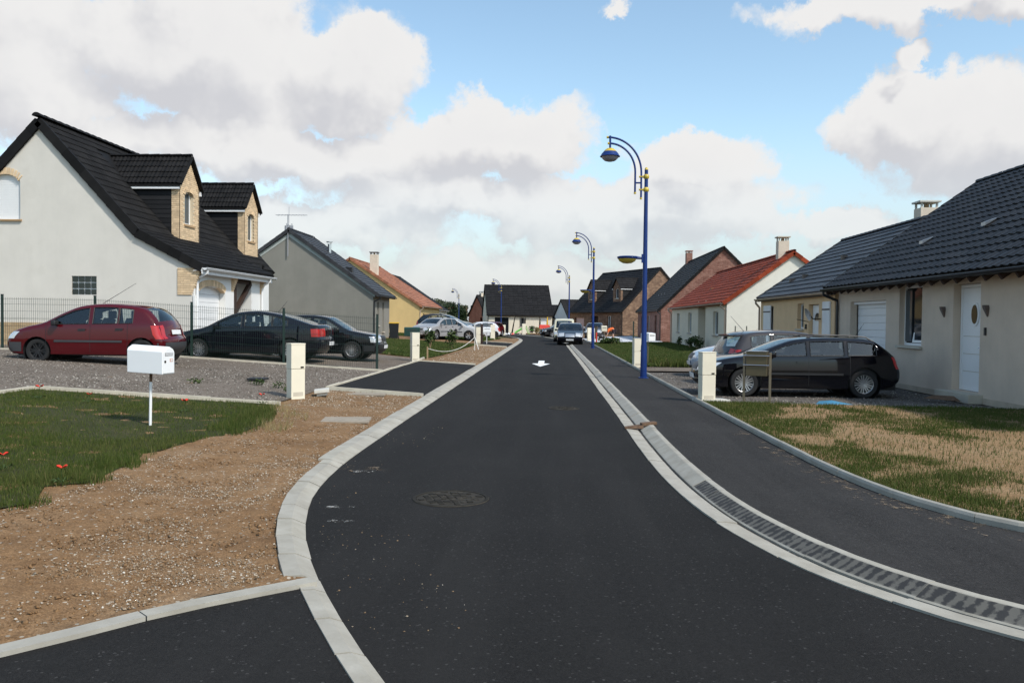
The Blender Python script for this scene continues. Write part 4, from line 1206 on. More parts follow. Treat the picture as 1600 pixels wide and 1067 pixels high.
def dormer(h, x0, x1, yf, z0, ze, za, yb, wallmat, roofmat, cheek, win, tile=('roman', 0.3, 0.33), nobj=0, bricks=False, side=-1, ret=0.28, zroof=None):
    """gabled dormer: front at y=yf between x0,x1; z0 base, ze eave, za apex; ridge runs back to yb"""
    c = (x0 + x1) / 2; hw = (x1 - x0) / 2; d = empty('dormer', parent=h.root)
    f = lambda u, v, dd=0.0: (u, yf + dd, v)
    m = MB(); hole = h.hole_poly(win); out = [(x0, z0), (x1, z0), (x1, ze), (c, za), (x0, ze)]
    tris = tessellate_polygon([[Vector((p[0], p[1], 0)) for p in q] for q in (out, hole)]); flat = out + hole
    m.add([f(*p) for p in flat], [tuple(t) for t in tris]); n = len(hole); b = len(m.v)
    m.v += [f(*p) for p in hole] + [f(p[0], p[1], 0.2) for p in hole]; m.f += [(b + i, b + (i + 1) % n, b + n + (i + 1) % n, b + n + i) for i in range(n)]
    for x in (x0, x1): m.add([(x, yf, z0), (x, yf + ret, z0), (x, yf + ret, ze), (x, yf, ze)], [(0, 1, 2, 3)])
    wl = m.build('wall', MATS['mortar'] if bricks else wallmat, d, fixn=False)
    # cheeks
    for x, nm in ((x0 + 0.01, 1), (x1 - 0.01, 1)):
        q = MB(); q.add([(x, yf + ret, z0 - 0.4), (x, yb, ze - 0.05), (x, yb, ze), (x, yf + ret, ze)], [(0, 1, 2, 3)]); ck = q.build('cheek', cheek, d)
        rows = int((ze - z0) / 0.16); me = MB()
        for r_ in range(rows):
            za_, zb_ = z0 + (ze - z0) * r_ / rows, z0 + (ze - z0) * (r_ + 1) / rows
            sgn = -1 if x < c else 1
            y_end = (zroof(zb_) if zroof else yb)
            me.add([(x + sgn * 0.022, yf + ret, za_), (x + sgn * 0.022, y_end, za_), (x + sgn * 0.004, y_end, zb_ + 0.02), (x + sgn * 0.004, yf + ret, zb_ + 0.02),
                    (x, yf + ret, za_), (x, y_end, za_)], [(0, 1, 2, 3), (0, 1, 5, 4)])
        me.build('cladding', cheek, ck, kind='stuff')
    # window
    u0, u1, v0, v1 = win[:4]; top = v1 + (win[4] if len(win) > 4 else 0)
    q = MB(); h.bars(q, f, u0 + 0.003, u1 - 0.003, v0, top - 0.003, 0.12, 0.18, 0.06); w = q.build('window', MATS['pvc_white'], d)
    q = MB(); h.slab(q, f, u0 + 0.03, u1 - 0.03, v0 + 0.03, top - 0.03, 0.14, 0.155); q.build('pane', MATS['pane_grey'], w)
    q = MB(); h.slab(q, f, u0 - 0.08, u1 + 0.08, v0 - 0.08, v0 - 0.003, -0.06, 0.12); q.build('sill', MATS['sill_tan'] if bricks else MATS['stone_sill'], d)
    # fascia boards under the dormer eaves
    ov = 0.16; sl = (za - ze) / hw
    for sg in (-1, 1):
        q = MB(); xe = c + sg * (hw + ov * 0.7)
        q.box(xe - 0.03, xe + 0.03, yf - 0.06, yb - 0.25, ze - sl * ov * 0.7 - 0.16, ze - sl * ov * 0.7 + 0.03); q.build('fascia', MATS['pvc_white'], d)
    # roof
    for sg in (-1, 1):
        lo = Vector((c + sg * (hw + ov), 0, ze - sl * ov + 0.08)); hi = Vector((c, 0, za + 0.08))
        q = MB(); A = [(lo.x, yf - 0.1, lo.z), (lo.x, yb, lo.z), (hi.x, yb, hi.z), (hi.x, yf - 0.1, hi.z)]
        q.v = A + [(a, b_, z - 0.10) for a, b_, z in A]; q.f = [(0, 1, 2, 3), (7, 6, 5, 4), (0, 4, 5, 1), (1, 5, 6, 2), (2, 6, 7, 3), (3, 7, 4, 0)]
        rf = q.build('roof', roofmat, d)
        us = Vector((hi.x - lo.x, 0, hi.z - lo.z)); L = yb - yf + 0.1
        if sg < 0: tile_field(rf, h.Mw, (lo.x, yb, lo.z + 0.01), (0, -1, 0), us, L, us.length, tile[1], tile[2], tile[0], roofmat, 0)
        else: tile_field(rf, h.Mw, (lo.x, yf - 0.1, lo.z + 0.01), (0, 1, 0), us, L, us.length, tile[1], tile[2], tile[0], roofmat, 0)
        q = MB(); q.beam((lo.x, yf - 0.09, lo.z - 0.02), (hi.x, yf - 0.09, hi.z - 0.02), 0.07, 0.16, (0, 1, 0)); q.build('verge', roofmat, d)
    ridge_tiles(d, (c, yf - 0.12, za + 0.11), (c, yb, za + 0.11), 0.085, roofmat)
    if bricks:   # real courses on the front and the return
        bs = MB(); rows = int((za - z0) / 0.075)
        for r_ in range(rows):
            za_ = z0 + 0.075 * r_; zb_ = za_ + 0.064; zm = za_ + 0.03
            half = hw if zm < ze else hw * (za - zm) / (za - ze) - 0.03
            if half < 0.08: continue
            x = c - half; k = 0
            while x < c + half - 0.03:
                w_ = 0.11 if (k == 0 and r_ % 2) else 0.22
                e = min(x + w_, c + half); xm = (x + e) / 2
                if not in_poly(xm, zm, h.hole_poly((u0 - 0.05, u1 + 0.05, v0 - 0.06, v1, (top - v1) + 0.05))):
                    bs.box(x, e - 0.010, yf - 0.014, yf + 0.05, za_, zb_)
                x = e; k += 1
            if zm < ze:
                for xx, s_ in ((x0, -1), (x1, 1)):
                    y = yf
                    while y < yf + ret - 0.04:
                        e = min(y + (0.11 if r_ % 2 and y == yf else 0.22), yf + ret)
                        bs.box(xx - 0.014 if s_ < 0 else xx - 0.05, xx + 0.05 if s_ < 0 else xx + 0.014, y - 0.014 if y == yf else y, e - 0.010, za_, zb_); y = e
        bs.build('brickwork', MATS['brick_tan'], wl, kind='stuff')
        w2 = (u1 - u0) / 2; cu = (u0 + u1) / 2; arch = (win[4] if len(win) > 4 else 0.0)
        for k in range(9):
            a = math.pi * (k + 0.5) / 9; p = (cu + (w2 + 0.07) * math.cos(a), v1 + (arch + 0.07) * math.sin(a))
            q = MB(); q.beam((p[0] - 0.085 * math.cos(a), yf, p[1] - 0.085 * math.sin(a)), (p[0] + 0.085 * math.cos(a), yf, p[1] + 0.085 * math.sin(a)), 0.05, 0.075, (math.sin(a), 0, -math.cos(a))); q.build('brick', MATS['brick_tan'], wl)
    return d


# ---- the white house with two dormers ------------------------------------
A = House('white_house', 'white rendered house with steep black roof and two tan brick dormers', (-11.9, 27.0, 0.48), R(90), 11.3, 9.2)
gw = (5.95, 6.99, 4.38, 5.62, 0.26); gb = (3.33, 4.19, 1.87, 2.50)
A.wall('end0', [(0, 0), (9.2, 0), (9.2, 3.25), (5.27, 7.58), (1.92, 3.90), (0, 2.90)], [gw, gb], MATS['render_white'])
A.wall('end1', [(1.4, 0), (9.2, 0), (9.2, 3.25), (5.27, 7.58), (1.4, 3.33)], [], MATS['render_white'])
A.wall('back', [(0, 0), (11.3, 0), (11.3, 3.25), (0, 3.25)], [], MATS['render_white'])
gd = (0.28, 2.62, 0.0, 2.02, 0.22)
A.wall('front', [(0, 0), (3.45, 0), (3.45, 2.90), (0, 2.90)], [gd], MATS['render_bright'], depth=0.26)
A.wall('front', [(5.25, 0), (6.4, 0), (6.4, 2.90), (5.25, 2.90)], [], MATS['render_bright'], name='pier')
A.wall('front', [(3.45, 2.45), (5.25, 2.45), (5.25, 2.90), (3.45, 2.90)], [], MATS['timber_dark'], off=0.02, name='porch_beam')
pd = (3.75, 4.75, 0.1, 2.2)
A.wall('front', [(3.45, 0), (5.25, 0), (5.25, 2.9), (3.45, 2.9)], [pd], MATS['render_bright'], off=1.25, name='porch_wall')
for x in (3.45, 5.25):
    m = MB(); m.box(x - 0.003, x + 0.003, 0.0, 1.25, 0, 2.9); m.build('porch_wall', MATS['render_bright'], A.root)
m = MB(); m.box(6.39, 6.4, 0, 1.4, 0, 2.9); m.build('wall', MATS['render_bright'], A.root)
A.wall('front', [(6.4, 0), (11.3, 0), (11.3, 3.25), (6.4, 3.25)], [], MATS['render_bright'], off=1.4)
m = MB(); A.slab(m, A.fn('front', 1.25), 3.78, 4.72, 0.12, 2.18, 0.1, 0.15); o = m.build('door', MATS['paint_white'], A.root, bevel=0.006)
m = MB(); A.slab(m, A.fn('front', 1.25), 4.05, 4.45, 0.9, 2.0, 0.085, 0.098); m.build('pane', MATS['pane_grey'], o)
A.garage('front', gd, rows=8)
A.window('end0', gw, roller=1.0, mull=0, sill='sill_tan')
# glass blocks
f = A.fn('end0'); m = MB(); A.slab(m, f, gb[0], gb[1], gb[2], gb[3], 0.06, 0.12); o = m.build('glass_block_window', MATS['pvc_white'], A.root)
pane_mat('glass_block', (0.045, 0.055, 0.05), 0.15)
for i in range(4):
    for j in range(3):
        q = MB(); u, v = gb[0] + 0.215 * i + 0.018, gb[2] + 0.21 * j + 0.018; A.slab(q, f, u, u + 0.18, v, v + 0.175, 0.02, 0.075); q.build('glass_block', MATS['glass_block'], o, bevel=0.012)
# brick plinth, quoin corbels
m = MB(); m.box(-0.03, 0.0, 0.6, 9.2, 0, 0.93); m.build('plinth', MATS['brick_tan_wall'], A.root)
m = MB(); m.box(-0.035, 0.3, -0.03, 0.02, 0, 1.9); m.build('corner_strip', MATS['render_bright'], A.root)
for cx0, cx1 in ((-0.03, 0.22), (3.2, 3.42), (6.2, 6.42)):
    m = MB(); m.prism([(0.55, 1.9), (0.09, 1.9), (-0.22, 2.8), (0.55, 2.8)], lambda u, v: (cx0 + 0.012, u, v), lambda u, v: (cx1 - 0.012, u, v)); cb = m.build('corbel', MATS['mortar'], A.root)
    for r_ in range(12):
        z = 1.9 + 0.075 * r_; ye = 0.07 - 0.32 * (r_ / 11.5); y = 0.57; k = 0
        while y > ye + 0.02:
            e = max(ye, y - (0.11 if (k == 0 and r_ % 2) else 0.22)); q = MB(); q.box(cx0, cx1, e, y - 0.010, z, z + 0.064); q.build('brick', MATS['brick_tan'], cb, bevel=0.004); y = e; k += 1
# brick arches
for (plane, hh, n) in (('end0', gw, 13), ('front', gd, 25)):
    f = A.fn(plane); u0, u1, v0, v1, ar_ = hh; c = (u0 + u1) / 2; w2 = (u1 - u0) / 2; m = MB()
    ao = empty('brick_arch', parent=A.root)
    for k in range(n):
        a = math.pi * (k + 0.5) / n; p = (c + (w2 + 0.02) * math.cos(a), v1 + (ar_ + 0.11) * math.sin(a)); nx, nz = math.cos(a) * 0.35, math.sin(a)
        l = math.hypot(nx, nz); nx, nz = nx / l, nz / l
        if math.sin(a) < 0.28: continue
        w_ = math.pi * w2 / n * 0.82 * max(0.4, math.sin(a)); P = [(p[0] - nx * 0.10 - nz * w_ / 2, p[1] - nz * 0.10 + nx * w_ / 2), (p[0] - nx * 0.10 + nz * w_ / 2, p[1] - nz * 0.10 - nx * w_ / 2),
                                                                    (p[0] + nx * 0.12 + nz * w_ / 2, p[1] + nz * 0.12 - nx * w_ / 2), (p[0] + nx * 0.12 - nz * w_ / 2, p[1] + nz * 0.12 + nx * w_ / 2)]
        q = MB(); q.prism(P, lambda u, v: f(u, v, -0.02), lambda u, v: f(u, v, 0.15)); q.build('brick', MATS['brick_tan'], ao)
# porch brace
m = MB(); m.beam((3.6, 0.04, 1.35), (5.2, 0.04, 2.5), 0.14, 0.16); m.beam((3.55, 0.04, 0.9), (3.55, 0.04, 2.5), 0.16, 0.16); m.build('porch_brace', MATS['timber_dark'], A.root)
# roofs
kA = (7.58 - 3.90) / 3.35
dorm = [(2.75, 4.42), (9.15, 10.85)]
yF = 1.78


def keepA(c):
    for a, b in dorm:
        if a < c.x < b and c.y > yF + 0.1 and c.z < 7.2: return False
    return True


tb = MATS['tile_black']
A.slope(-0.07, 11.44, (1.92, 3.90 + 0.16), (5.27, 7.58 + 0.16), tb, 0.30, 0.33, 'roman', 300, thick=0.15, keep=keepA)
A.slope(6.86, 11.44, (1.25, 3.90 + 0.16 - kA * 0.67), (1.92, 3.90 + 0.16), tb, 0.30, 0.33, 'roman', 0, thick=0.15)
A.slope(-0.07, 6.86, (-0.30, 2.75 + 0.14), (1.92, 3.90 + 0.16), tb, 0.30, 0.33, 'roman', 160, thick=0.15)
A.slope(-0.07, 11.44, (9.5, 7.74 - kA * 4.23), (5.27, 7.74), tb, 0.30, 0.4, 'roman', 0, back=True, thick=0.15)
rr = [o for o in A.root.children if o.name.startswith('roof')][0]
ridge_tiles(rr, (-0.2, 5.27, 7.79), (11.46, 5.27, 7.79), 0.13, tb)
A.verge(-0.06, [(-0.31, 2.80), (1.92, 3.95), (5.27, 7.63)], tb, 0.30, 0.10)
A.verge(-0.06, [(9.4, 3.2), (5.27, 7.63)], tb, 0.30, 0.10)
A.verge(6.87, [(-0.31, 2.80), (1.92, 3.95)], tb, 0.26, 0.06)
A.verge(11.45, [(1.25, 3.2), (5.27, 7.63)], tb, 0.26, 0.06)
A.gutter(-0.1, 6.9, -0.40, 2.80, MATS['gutter_white'], (0.12, 6.3), r=0.075)
m = MB(); m.box(-0.1, 6.8, -0.31, -0.29, 2.60, 2.80); m.box(-0.1, 6.8, -0.29, 0.0, 2.70, 2.72); m.build('soffit', MATS['gutter_white'], A.root)
for (a, b) in dorm:
    c = (a + b) / 2
    dormer(A, a, b, yF, 3.95, 6.12, 7.10, 1.92 + (7.28 - 4.06) / kA + 0.15, MATS['brick_tan'], tb, MATS['slate_cladding'], (c - 0.36, c + 0.36, 4.62, 5.72, 0.14), bricks=True,
           zroof=lambda z: 1.92 + (z - 4.06) / kA)
for x in (5.2, 8.0):
    m = MB(); m.lathe([(0.05, 0), (0.05, 0.12), (0.09, 0.13), (0.03, 0.18)], 10, Matrix.Translation((x, 0.5, 3.25))); m.build('roof_vent', tb, rr)

# ---- left side row -------------------------------------------------------
B = simple_house('grey_house', 'grey rendered gabled house with slate coloured roof and television aerial', (-10.45, 48.0, 0.36), R(90), 4.8, 10.0, 2.93, 5.0, 6.48, 'render_grey', 'tile_slate', 'flat', 0.33, 0.30, 200,
                 open_front=((1.1, 1.6, 0.9, 2.3), (2.6, 3.1, 0.5, 2.3)), eave=0.35, vo=0.15, pipes=(0.0,), stagger=True)
for hh in ((1.1, 1.6, 0.9, 2.3), (2.6, 3.1, 0.5, 2.3)): B.window('front', hh, mull=0)
m = MB(); m.prism([(-0.1, 2.55), (5.0, 6.05), (10.1, 2.55), (10.1, 2.75), (5.0, 6.28), (-0.1, 2.75)], lambda u, v: (-0.03, u, v), lambda u, v: (-0.002, u, v)); m.build('bargeboard', M('barge', (0.40, 0.43, 0.40), 0.6), B.root)
m = MB(); zc = 5.15
m.lathe([(0.11, zc), (0.11, zc + 0.75)], 12, Matrix.Translation((2.9, 3.4, 0))); m.lathe([(0.20, zc + 0.86), (0.20, zc + 0.90)], 12, Matrix.Translation((2.9, 3.4, 0)), cap=True)
for a in range(3): m.beam((2.9 + 0.1 * math.cos(a * 2.1), 3.4 + 0.1 * math.sin(a * 2.1), zc + 0.7), (2.9 + 0.16 * math.cos(a * 2.1), 3.4 + 0.16 * math.sin(a * 2.1), zc + 0.88), 0.02, 0.02)
m.build('flue', MATS['steel'], B.root, smooth=40)
m = MB(); m.box(0.9, 1.3, 1.5, 1.9, 3.95, 4.35); m.build('roof_vent', MATS['plastic_black'], B.root)
ae = empty('aerial', (0, 0, 0), parent=B.root)
m = MB(); m.tube([(-0.12, 5.05, 4.9), (-0.12, 5.05, 7.35)], 0.03, 6); m.build('mast', MATS['mast_steel'], ae)
m = MB(); m.beam((-0.12, 5.75, 7.3), (-0.12, 3.9, 7.3), 0.03, 0.03)
for k in range(9): m.beam((-0.45 + 0.02 * k, 5.7 - 0.2 * k, 7.3), (0.21 - 0.02 * k, 5.7 - 0.2 * k, 7.3), 0.015, 0.015)
m.build('antenna', MATS['mast_steel'], ae)
pm = MB(); pm.box(4.8, 5.7, 1.0, 2.2, 0, 2.5); pm.build('entrance', MATS['render_white'], B.root)
pm = MB(); pm.box(4.82, 5.9, 0.3, 2.3, 2.5, 2.66); pm.build('canopy', MATS['pvc_white'], B.root)

Cc = simple_house('ochre_house', 'ochre yellow house with brown tile roof behind the grey house', (-11.9, 74.0, 0.0), R(90), 13, 12.7, 3.0, 6.35, 7.1, 'render_ochre', 'tile_brown', 'flat', 0.5, 0.36, 0, eave=0.25, vo=0.15, gut='gutter_sand', pipes=(0.0,), open_front=((2, 3, 0.9, 2.2), (6, 7, 0.1, 2.2)))
Cc.chimney(1.2, 4.4, 5.0, 7.75, 0.6, 0.7, MATS['chimney_cream'], 'plastic_black')
Dd = simple_house('cream_house', 'cream gabled house half hidden behind the ochre one', (-13.87, 97.0, 0.0), R(90), 12, 12.5, 2.95, 6.25, 7.15, 'render_cream', 'tile_far', 'flat', 0.6, 0.36, 0, eave=0.2, vo=0.12, gut='gutter_white', open_front=((2, 3, 0.9, 2.2),))

# ---- right side row ------------------------------------------------------
eh = ((1.02, 3.66, 0.02, 2.28), (4.50, 5.80, 1.10, 2.60), (7.35, 8.52, 0.20, 2.52), (11.2, 12.4, 1.1, 2.4))
E_ = simple_house('stone_coloured_house', 'beige rendered house with wavy anthracite roof tiles and round window door', (8.9, 26.15, 0.02), R(-90), 15.0, 8.4, 3.02, 4.2, 6.02, 'render_stone', 'tile_anthracite', 'wave', 0.30, 0.335, 300,
                  open_front=eh, eave=0.42, vo=0.10, gut='gutter_black', pipes=(0.05,), thick=0.12)
E_.garage('front', eh[0], rows=11)
m = MB(); E_.slab(m, E_.fn('front'), 1.0, 3.68, 2.2, 2.30, 0.10, 0.24); m.build('lintel', MATS['pvc_white'], E_.root)
# tilted casement window
w_ = E_.window('front', eh[1], mull=0, d=0.14); m = MB()
f = E_.fn('front'); E_.bars(m, lambda u, v, d=0.0: (u, 0.135 + d + 0.20 * (v - 1.2) / 1.3, v), 4.98, 5.74, 1.18, 2.50, 0.0, 0.05, 0.06); m.build('sash', MATS['pvc_white'], w_)
m = MB(); m.prism([(4.56, 1.2), (4.92, 1.2), (4.92, 2.5), (4.56, 2.5)], lambda u, v: f(u, v, 0.135), lambda u, v: f(u, v, 0.16)); m.build('shutter_leaf', MATS['pane_grey'], w_)
# front door with an oval light
m = MB(); E_.bars(m, f, 7.36, 8.51, 0.21, 2.51, 0.16, 0.24, 0.07); fr_ = m.build('door_frame', MATS['pvc_white'], E_.root)
m = MB(); E_.slab(m, f, 7.43, 8.44, 0.24, 2.435, 0.17, 0.22); dr = m.build('door', MATS['paint_white'], E_.root, bevel=0.006)
ov = [(7.98 + 0.125 * math.cos(t), 1.86 + 0.205 * math.sin(t)) for t in [2 * math.pi * k / 24 for k in range(24)]]
ov2 = [(7.98 + 0.175 * math.cos(t), 1.86 + 0.255 * math.sin(t)) for t in [2 * math.pi * k / 24 for k in range(24)]]
m = MB(); m.prism(ov2, lambda u, v: f(u, v, 0.150), lambda u, v: f(u, v, 0.169)); rg = m.build('oval_frame', MATS['pvc_white'], dr, bevel=0.004)
m = MB(); m.prism(ov, lambda u, v: f(u, v, 0.143), lambda u, v: f(u, v, 0.149)); m.build('pane', MATS['pane_dark'], dr)
m = MB(); m.tube([f(8.36, 1.15, 0.17), f(8.36, 1.15, 0.11), f(8.24, 1.15, 0.11)], 0.011, 6); m.build('handle', MATS['steel'], dr)
for z in (0.62, 1.0, 1.38):
    m = MB(); E_.slab(m, f, 7.5, 8.38, z, z + 0.012, 0.164, 0.171); m.build('groove', MATS['stone_sill'], dr)
m = MB(); m.box(7.2, 8.7, -0.30, 0.2, 0.0, 0.19); m.build('step', MATS['stone_sill'], E_.root, bevel=0.01)
for x, nm in ((6.95, 0), (8.82, 1)):
    m = MB(); m.prism([(x - 0.012, 1.80), (x + 0.012, 1.80), (x + 0.06, 1.98), (x + 0.035, 2.04), (x - 0.035, 2.04), (x - 0.06, 1.98)], lambda u, v: f(u, v, -0.02 - 0.09 * (v - 1.8) / 0.24), lambda u, v: f(u, v, 0.0)); m.build('wall_lamp', M('lamp_brown', (0.13, 0.10, 0.085), 0.5), E_.root, bevel=0.006)
m = MB(); E_.slab(m, f, 8.72, 8.78, 1.42, 1.58, -0.03, 0.0); m.build('bell_push', MATS['plastic_black'], E_.root)
m = MB(); m.box(-0.02, 7.18, -0.02, 0.0, 0.0, 0.13); m.box(8.72, 15.0, -0.02, 0.0, 0.0, 0.13); m.build('plinth', MATS['plinth'], E_.root)
for k in range(26):
    m = MB(); x = 0.2 + 0.58 * k; m.beam((x, -0.43, 2.545), (x, 0.02, 2.545 + 0.714 * 0.45), 0.07, 0.11); m.build('rafter_end', MATS['timber_dark'], E_.root)
m = MB(); m.box(-0.05, 15, -0.022, -0.002, 2.70, 2.83); m.build('wall_plate', MATS['timber_tan'], E_.root)
kE = E_.k
for x, y in ((3.5, 1.05), (6.2, 1.3), (8.8, 1.55)):   # ventilating tiles
    m = MB(); z = 3.02 + kE * y + 0.04; m.add([(x - 0.1, y - 0.12, z - 0.03), (x + 0.1, y - 0.12, z - 0.03), (x + 0.1, y - 0.12, z + 0.05), (x - 0.1, y - 0.12, z + 0.05), (x + 0.1, y + 0.2, z + 0.17), (x - 0.1, y + 0.2, z + 0.17)],
                      [(0, 1, 2, 3), (3, 2, 4, 5), (1, 4, 2), (0, 3, 5)]); m.build('vent_tile', MATS['zinc'], E_.root)
m = MB(); y = 3.0; x = 9.75; m.add([(x, y, 3.02 + kE * y + 0.12), (x + 0.9, y, 3.02 + kE * y + 0.12), (x + 0.9, y + 0.8, 3.02 + kE * (y + 0.8) + 0.12), (x, y + 0.8, 3.02 + kE * (y + 0.8) + 0.12),
                                    (x, y, 3.02 + kE * y), (x + 0.9, y, 3.02 + kE * y), (x + 0.9, y + 0.8, 3.02 + kE * (y + 0.8)), (x, y + 0.8, 3.02 + kE * (y + 0.8))],
                                   [(0, 1, 2, 3), (0, 4, 5, 1), (1, 5, 6, 2), (2, 6, 7, 3), (3, 7, 4, 0)]); m.build('skylight', MATS['zinc'], E_.root)

fh = ((0.85, 2.0, 0.5, 2.32), (5.25, 6.0, 1.45, 2.35), (6.55, 7.65, 0.10, 2.30))
F_ = simple_house('sand_coloured_house', 'sandy beige house with slate coloured roof and white shutters', (8.9, 35.7, 0.0), R(-90), 9.2, 7.6, 2.78, 3.4, 5.15, 'render_sand', 'tile_slate', 'flat', 0.34, 0.34, 300, open_front=fh, eave=0.15, vo=0.06, gut='gutter_sand', pipes=(0.0,))
f = F_.fn('front')
for x in (0.62, 8.15):
    m = MB(); F_.slab(m, f, x, x + 1.1 if x < 1 else x + 0.72, 0.5, 2.36, -0.045, -0.005); s_ = m.build('shutter', MATS['pvc_white'], F_.root, bevel=0.005)
    e = x + 1.1 if x < 1 else x + 0.72; n = 6
    for k in range(n):
        q = MB(); F_.slab(q, f, x + (e - x) * k / n + 0.008, x + (e - x) * (k + 1) / n - 0.008, 0.52, 2.34, -0.055, -0.044); q.build('plank', MATS['pvc_white'], s_)
    for z in (0.72, 2.08):
        q = MB(); F_.slab(q, f, x, e, z, z + 0.05, -0.066, -0.055); q.build('strap_hinge', MATS['plastic_black'], s_)
F_.window('front', fh[0]); F_.window('front', fh[1], mull=0)
m = MB(); F_.slab(m, f, 6.58, 7.62, 0.12, 2.28, 0.14, 0.2); dr = m.build('door', MATS['paint_white'], F_.root, bevel=0.006)
m = MB(); m.prism([(7.1 + 0.26 * math.cos(t), 1.75 + 0.26 * math.sin(t)) for t in [math.pi * k / 10 for k in range(11)]], lambda u, v: f(u, v, 0.12), lambda u, v: f(u, v, 0.139)); m.build('pane', MATS['pane_dark'], dr)
m = MB(); F_.slab(m, f, 6.3, 6.38, 1.45, 1.62, -0.05, 0.0); m.build('bell_box', MATS['plastic_black'], F_.root)
dm = MB(); dm.lathe([(0.02, 0.06), (0.10, 0.045), (0.17, 0.015), (0.22, -0.03)], 18, Matrix.Translation((7.85, -0.40, 1.95)) @ Matrix.Rotation(R(-70), 4, 'X'))
d_ = dm.build('satellite_dish', M('dish_grey', (0.42, 0.40, 0.38), 0.5), F_.root, smooth=40, fixn=False)
m = MB(); m.tube([(7.85, 0, 1.8), (7.85, -0.25, 1.8), (7.85, -0.36, 1.93)], 0.02, 6); m.tube([(7.85, -0.40, 1.7), (7.85, -0.78, 1.78)], 0.012, 6); m.build('bracket', MATS['iron'], d_)
F_.chimney(6.7, 3.85, 4.3, 5.85, 0.55, 0.6, MATS['chimney_cream'], 'pillar_slab')
for x, y in ((4.9, 1.75), (1.9, 0.75), (3.1, 0.9)):
    m = MB(); z = 2.78 + F_.k * y; m.box(x - 0.09, x + 0.09, y - 0.1, y + 0.1, z - 0.02, z + 0.14); m.build('vent_tile', MATS['plastic_black'], F_.root)

gh = ((2.5, 3.7, 0.95, 2.25), (7.3, 8.6, 0.95, 2.25), (15.7, 17.1, 0.95, 2.25))
G_ = House('red_roofed_house', 'cream house with red tile roof and tall pale chimney', (8.9, 61.8, 0.0), R(-90), 19.2, 6.9)
kG = (5.28 - 2.82) / 3.3
gbl = [(0, 0), (6.9, 0), (6.9, 2.4), (3.3, 5.13), (0, 2.67)]
G_.wall('front', [(0, 0), (11, 0), (11, 2.67), (0, 2.67)], gh[:2], MATS['render_cream']); G_.wall('front', [(13.4, 0), (19.2, 0), (19.2, 2.67), (13.4, 2.67)], gh[2:], MATS['render_cream'])
G_.wall('front', [(11, 0), (13.4, 0), (13.4, 2.9), (11, 2.9)], [(11.4, 12.4, 0.1, 2.2)], MATS['render_cream'], off=1.1)
for x in (11.0, 13.4):
    m = MB(); m.box(x - 0.003, x + 0.003, 0.0, 1.1, 0, 2.9); m.build('wall', MATS['render_cream'], G_.root)
G_.wall('end1', gbl, [], M('render_pale', (0.74, 0.71, 0.62), 0.92, var=0.04, bump=0.2, bscale=140)); G_.wall('end0', gbl, [], MATS['render_cream']); G_.wall('back', [(0, 0), (19.2, 0), (19.2, 2.4), (0, 2.4)], [], MATS['render_cream'])
for hh in gh: G_.window('front', hh, mull=0, pane='pane_grey', sill='zinc')
m = MB(); G_.slab(m, G_.fn('front', 1.1), 11.42, 12.38, 0.12, 2.18, 0.1, 0.15); m.build('door', MATS['paint_white'], G_.root)
G_.slope(-0.1, 19.32, (-0.2, 2.82 - kG * 0.2), (3.3, 5.28), MATS['tile_red'], 0.33, 0.34, 'flat', 300, thick=0.13)
G_.slope(-0.1, 19.32, (7.1, 5.28 - kG * 3.8), (3.3, 5.28), MATS['tile_red'], 0.6, 0.5, 'flat', 0, back=True, thick=0.13)
rr = [o for o in G_.root.children if o.name.startswith('roof')][0]
ridge_tiles(rr, (-0.1, 3.3, 5.30), (19.35, 3.3, 5.30), 0.11, MATS['tile_red'])
G_.verge(19.33, [(-0.22, 2.62), (3.3, 5.22)], MATS['tile_red'], 0.2, 0.07); G_.verge(19.33, [(7.1, 2.42), (3.3, 5.22)], MATS['tile_red'], 0.2, 0.07)
G_.gutter(-0.1, 19.3, -0.27, 2.64, MATS['gutter_sand'], (0.0, 19.1))
G_.chimney(17.9, 3.1, 4.9, 6.15, 0.5, 0.55, MATS['chimney_cream'], 'stone_sill')
m = MB(); m.box(9.0, 9.25, 1.1, 1.3, 3.6, 3.82); m.build('vent_tile', MATS['tile_brown'], G_.root)

H_ = simple_house('red_brick_house', 'red brick house with steep black roof next to the red roofed house', (8.9, 86.0, 0.0), R(-90), 18.0, 10.0, 2.85, 5.0, 7.75, 'brick_red', 'tile_black', 'flat', 0.45, 0.36, 0, eave=0.2, vo=0.12, pipes=(18.0,),
                  open_front=((14.0, 15.3, 0.0, 2.2), (8.5, 10.0, 0.7, 2.2), (3, 5.5, 0.0, 2.2)))
H_.window('front', (8.5, 10.0, 0.7, 2.2)); m = MB(); H_.slab(m, H_.fn('front'), 14.02, 15.28, 0.02, 2.18, 0.12, 0.18); m.build('door', MATS['timber_dark'], H_.root)
H_.garage('front', (3, 5.5, 0.0, 2.2), 'timber_dark', rows=6)
H_.chimney(0.8, 5.0, 7.0, 8.9, 0.8, 0.6, MATS['brick_red'], 'brick_orange')
for x in (6, 8, 10.0):
    m = MB(); m.box(x, x + 0.2, 1.3, 1.5, 4.05, 4.25); m.build('vent_tile', MATS['zinc'], H_.root)

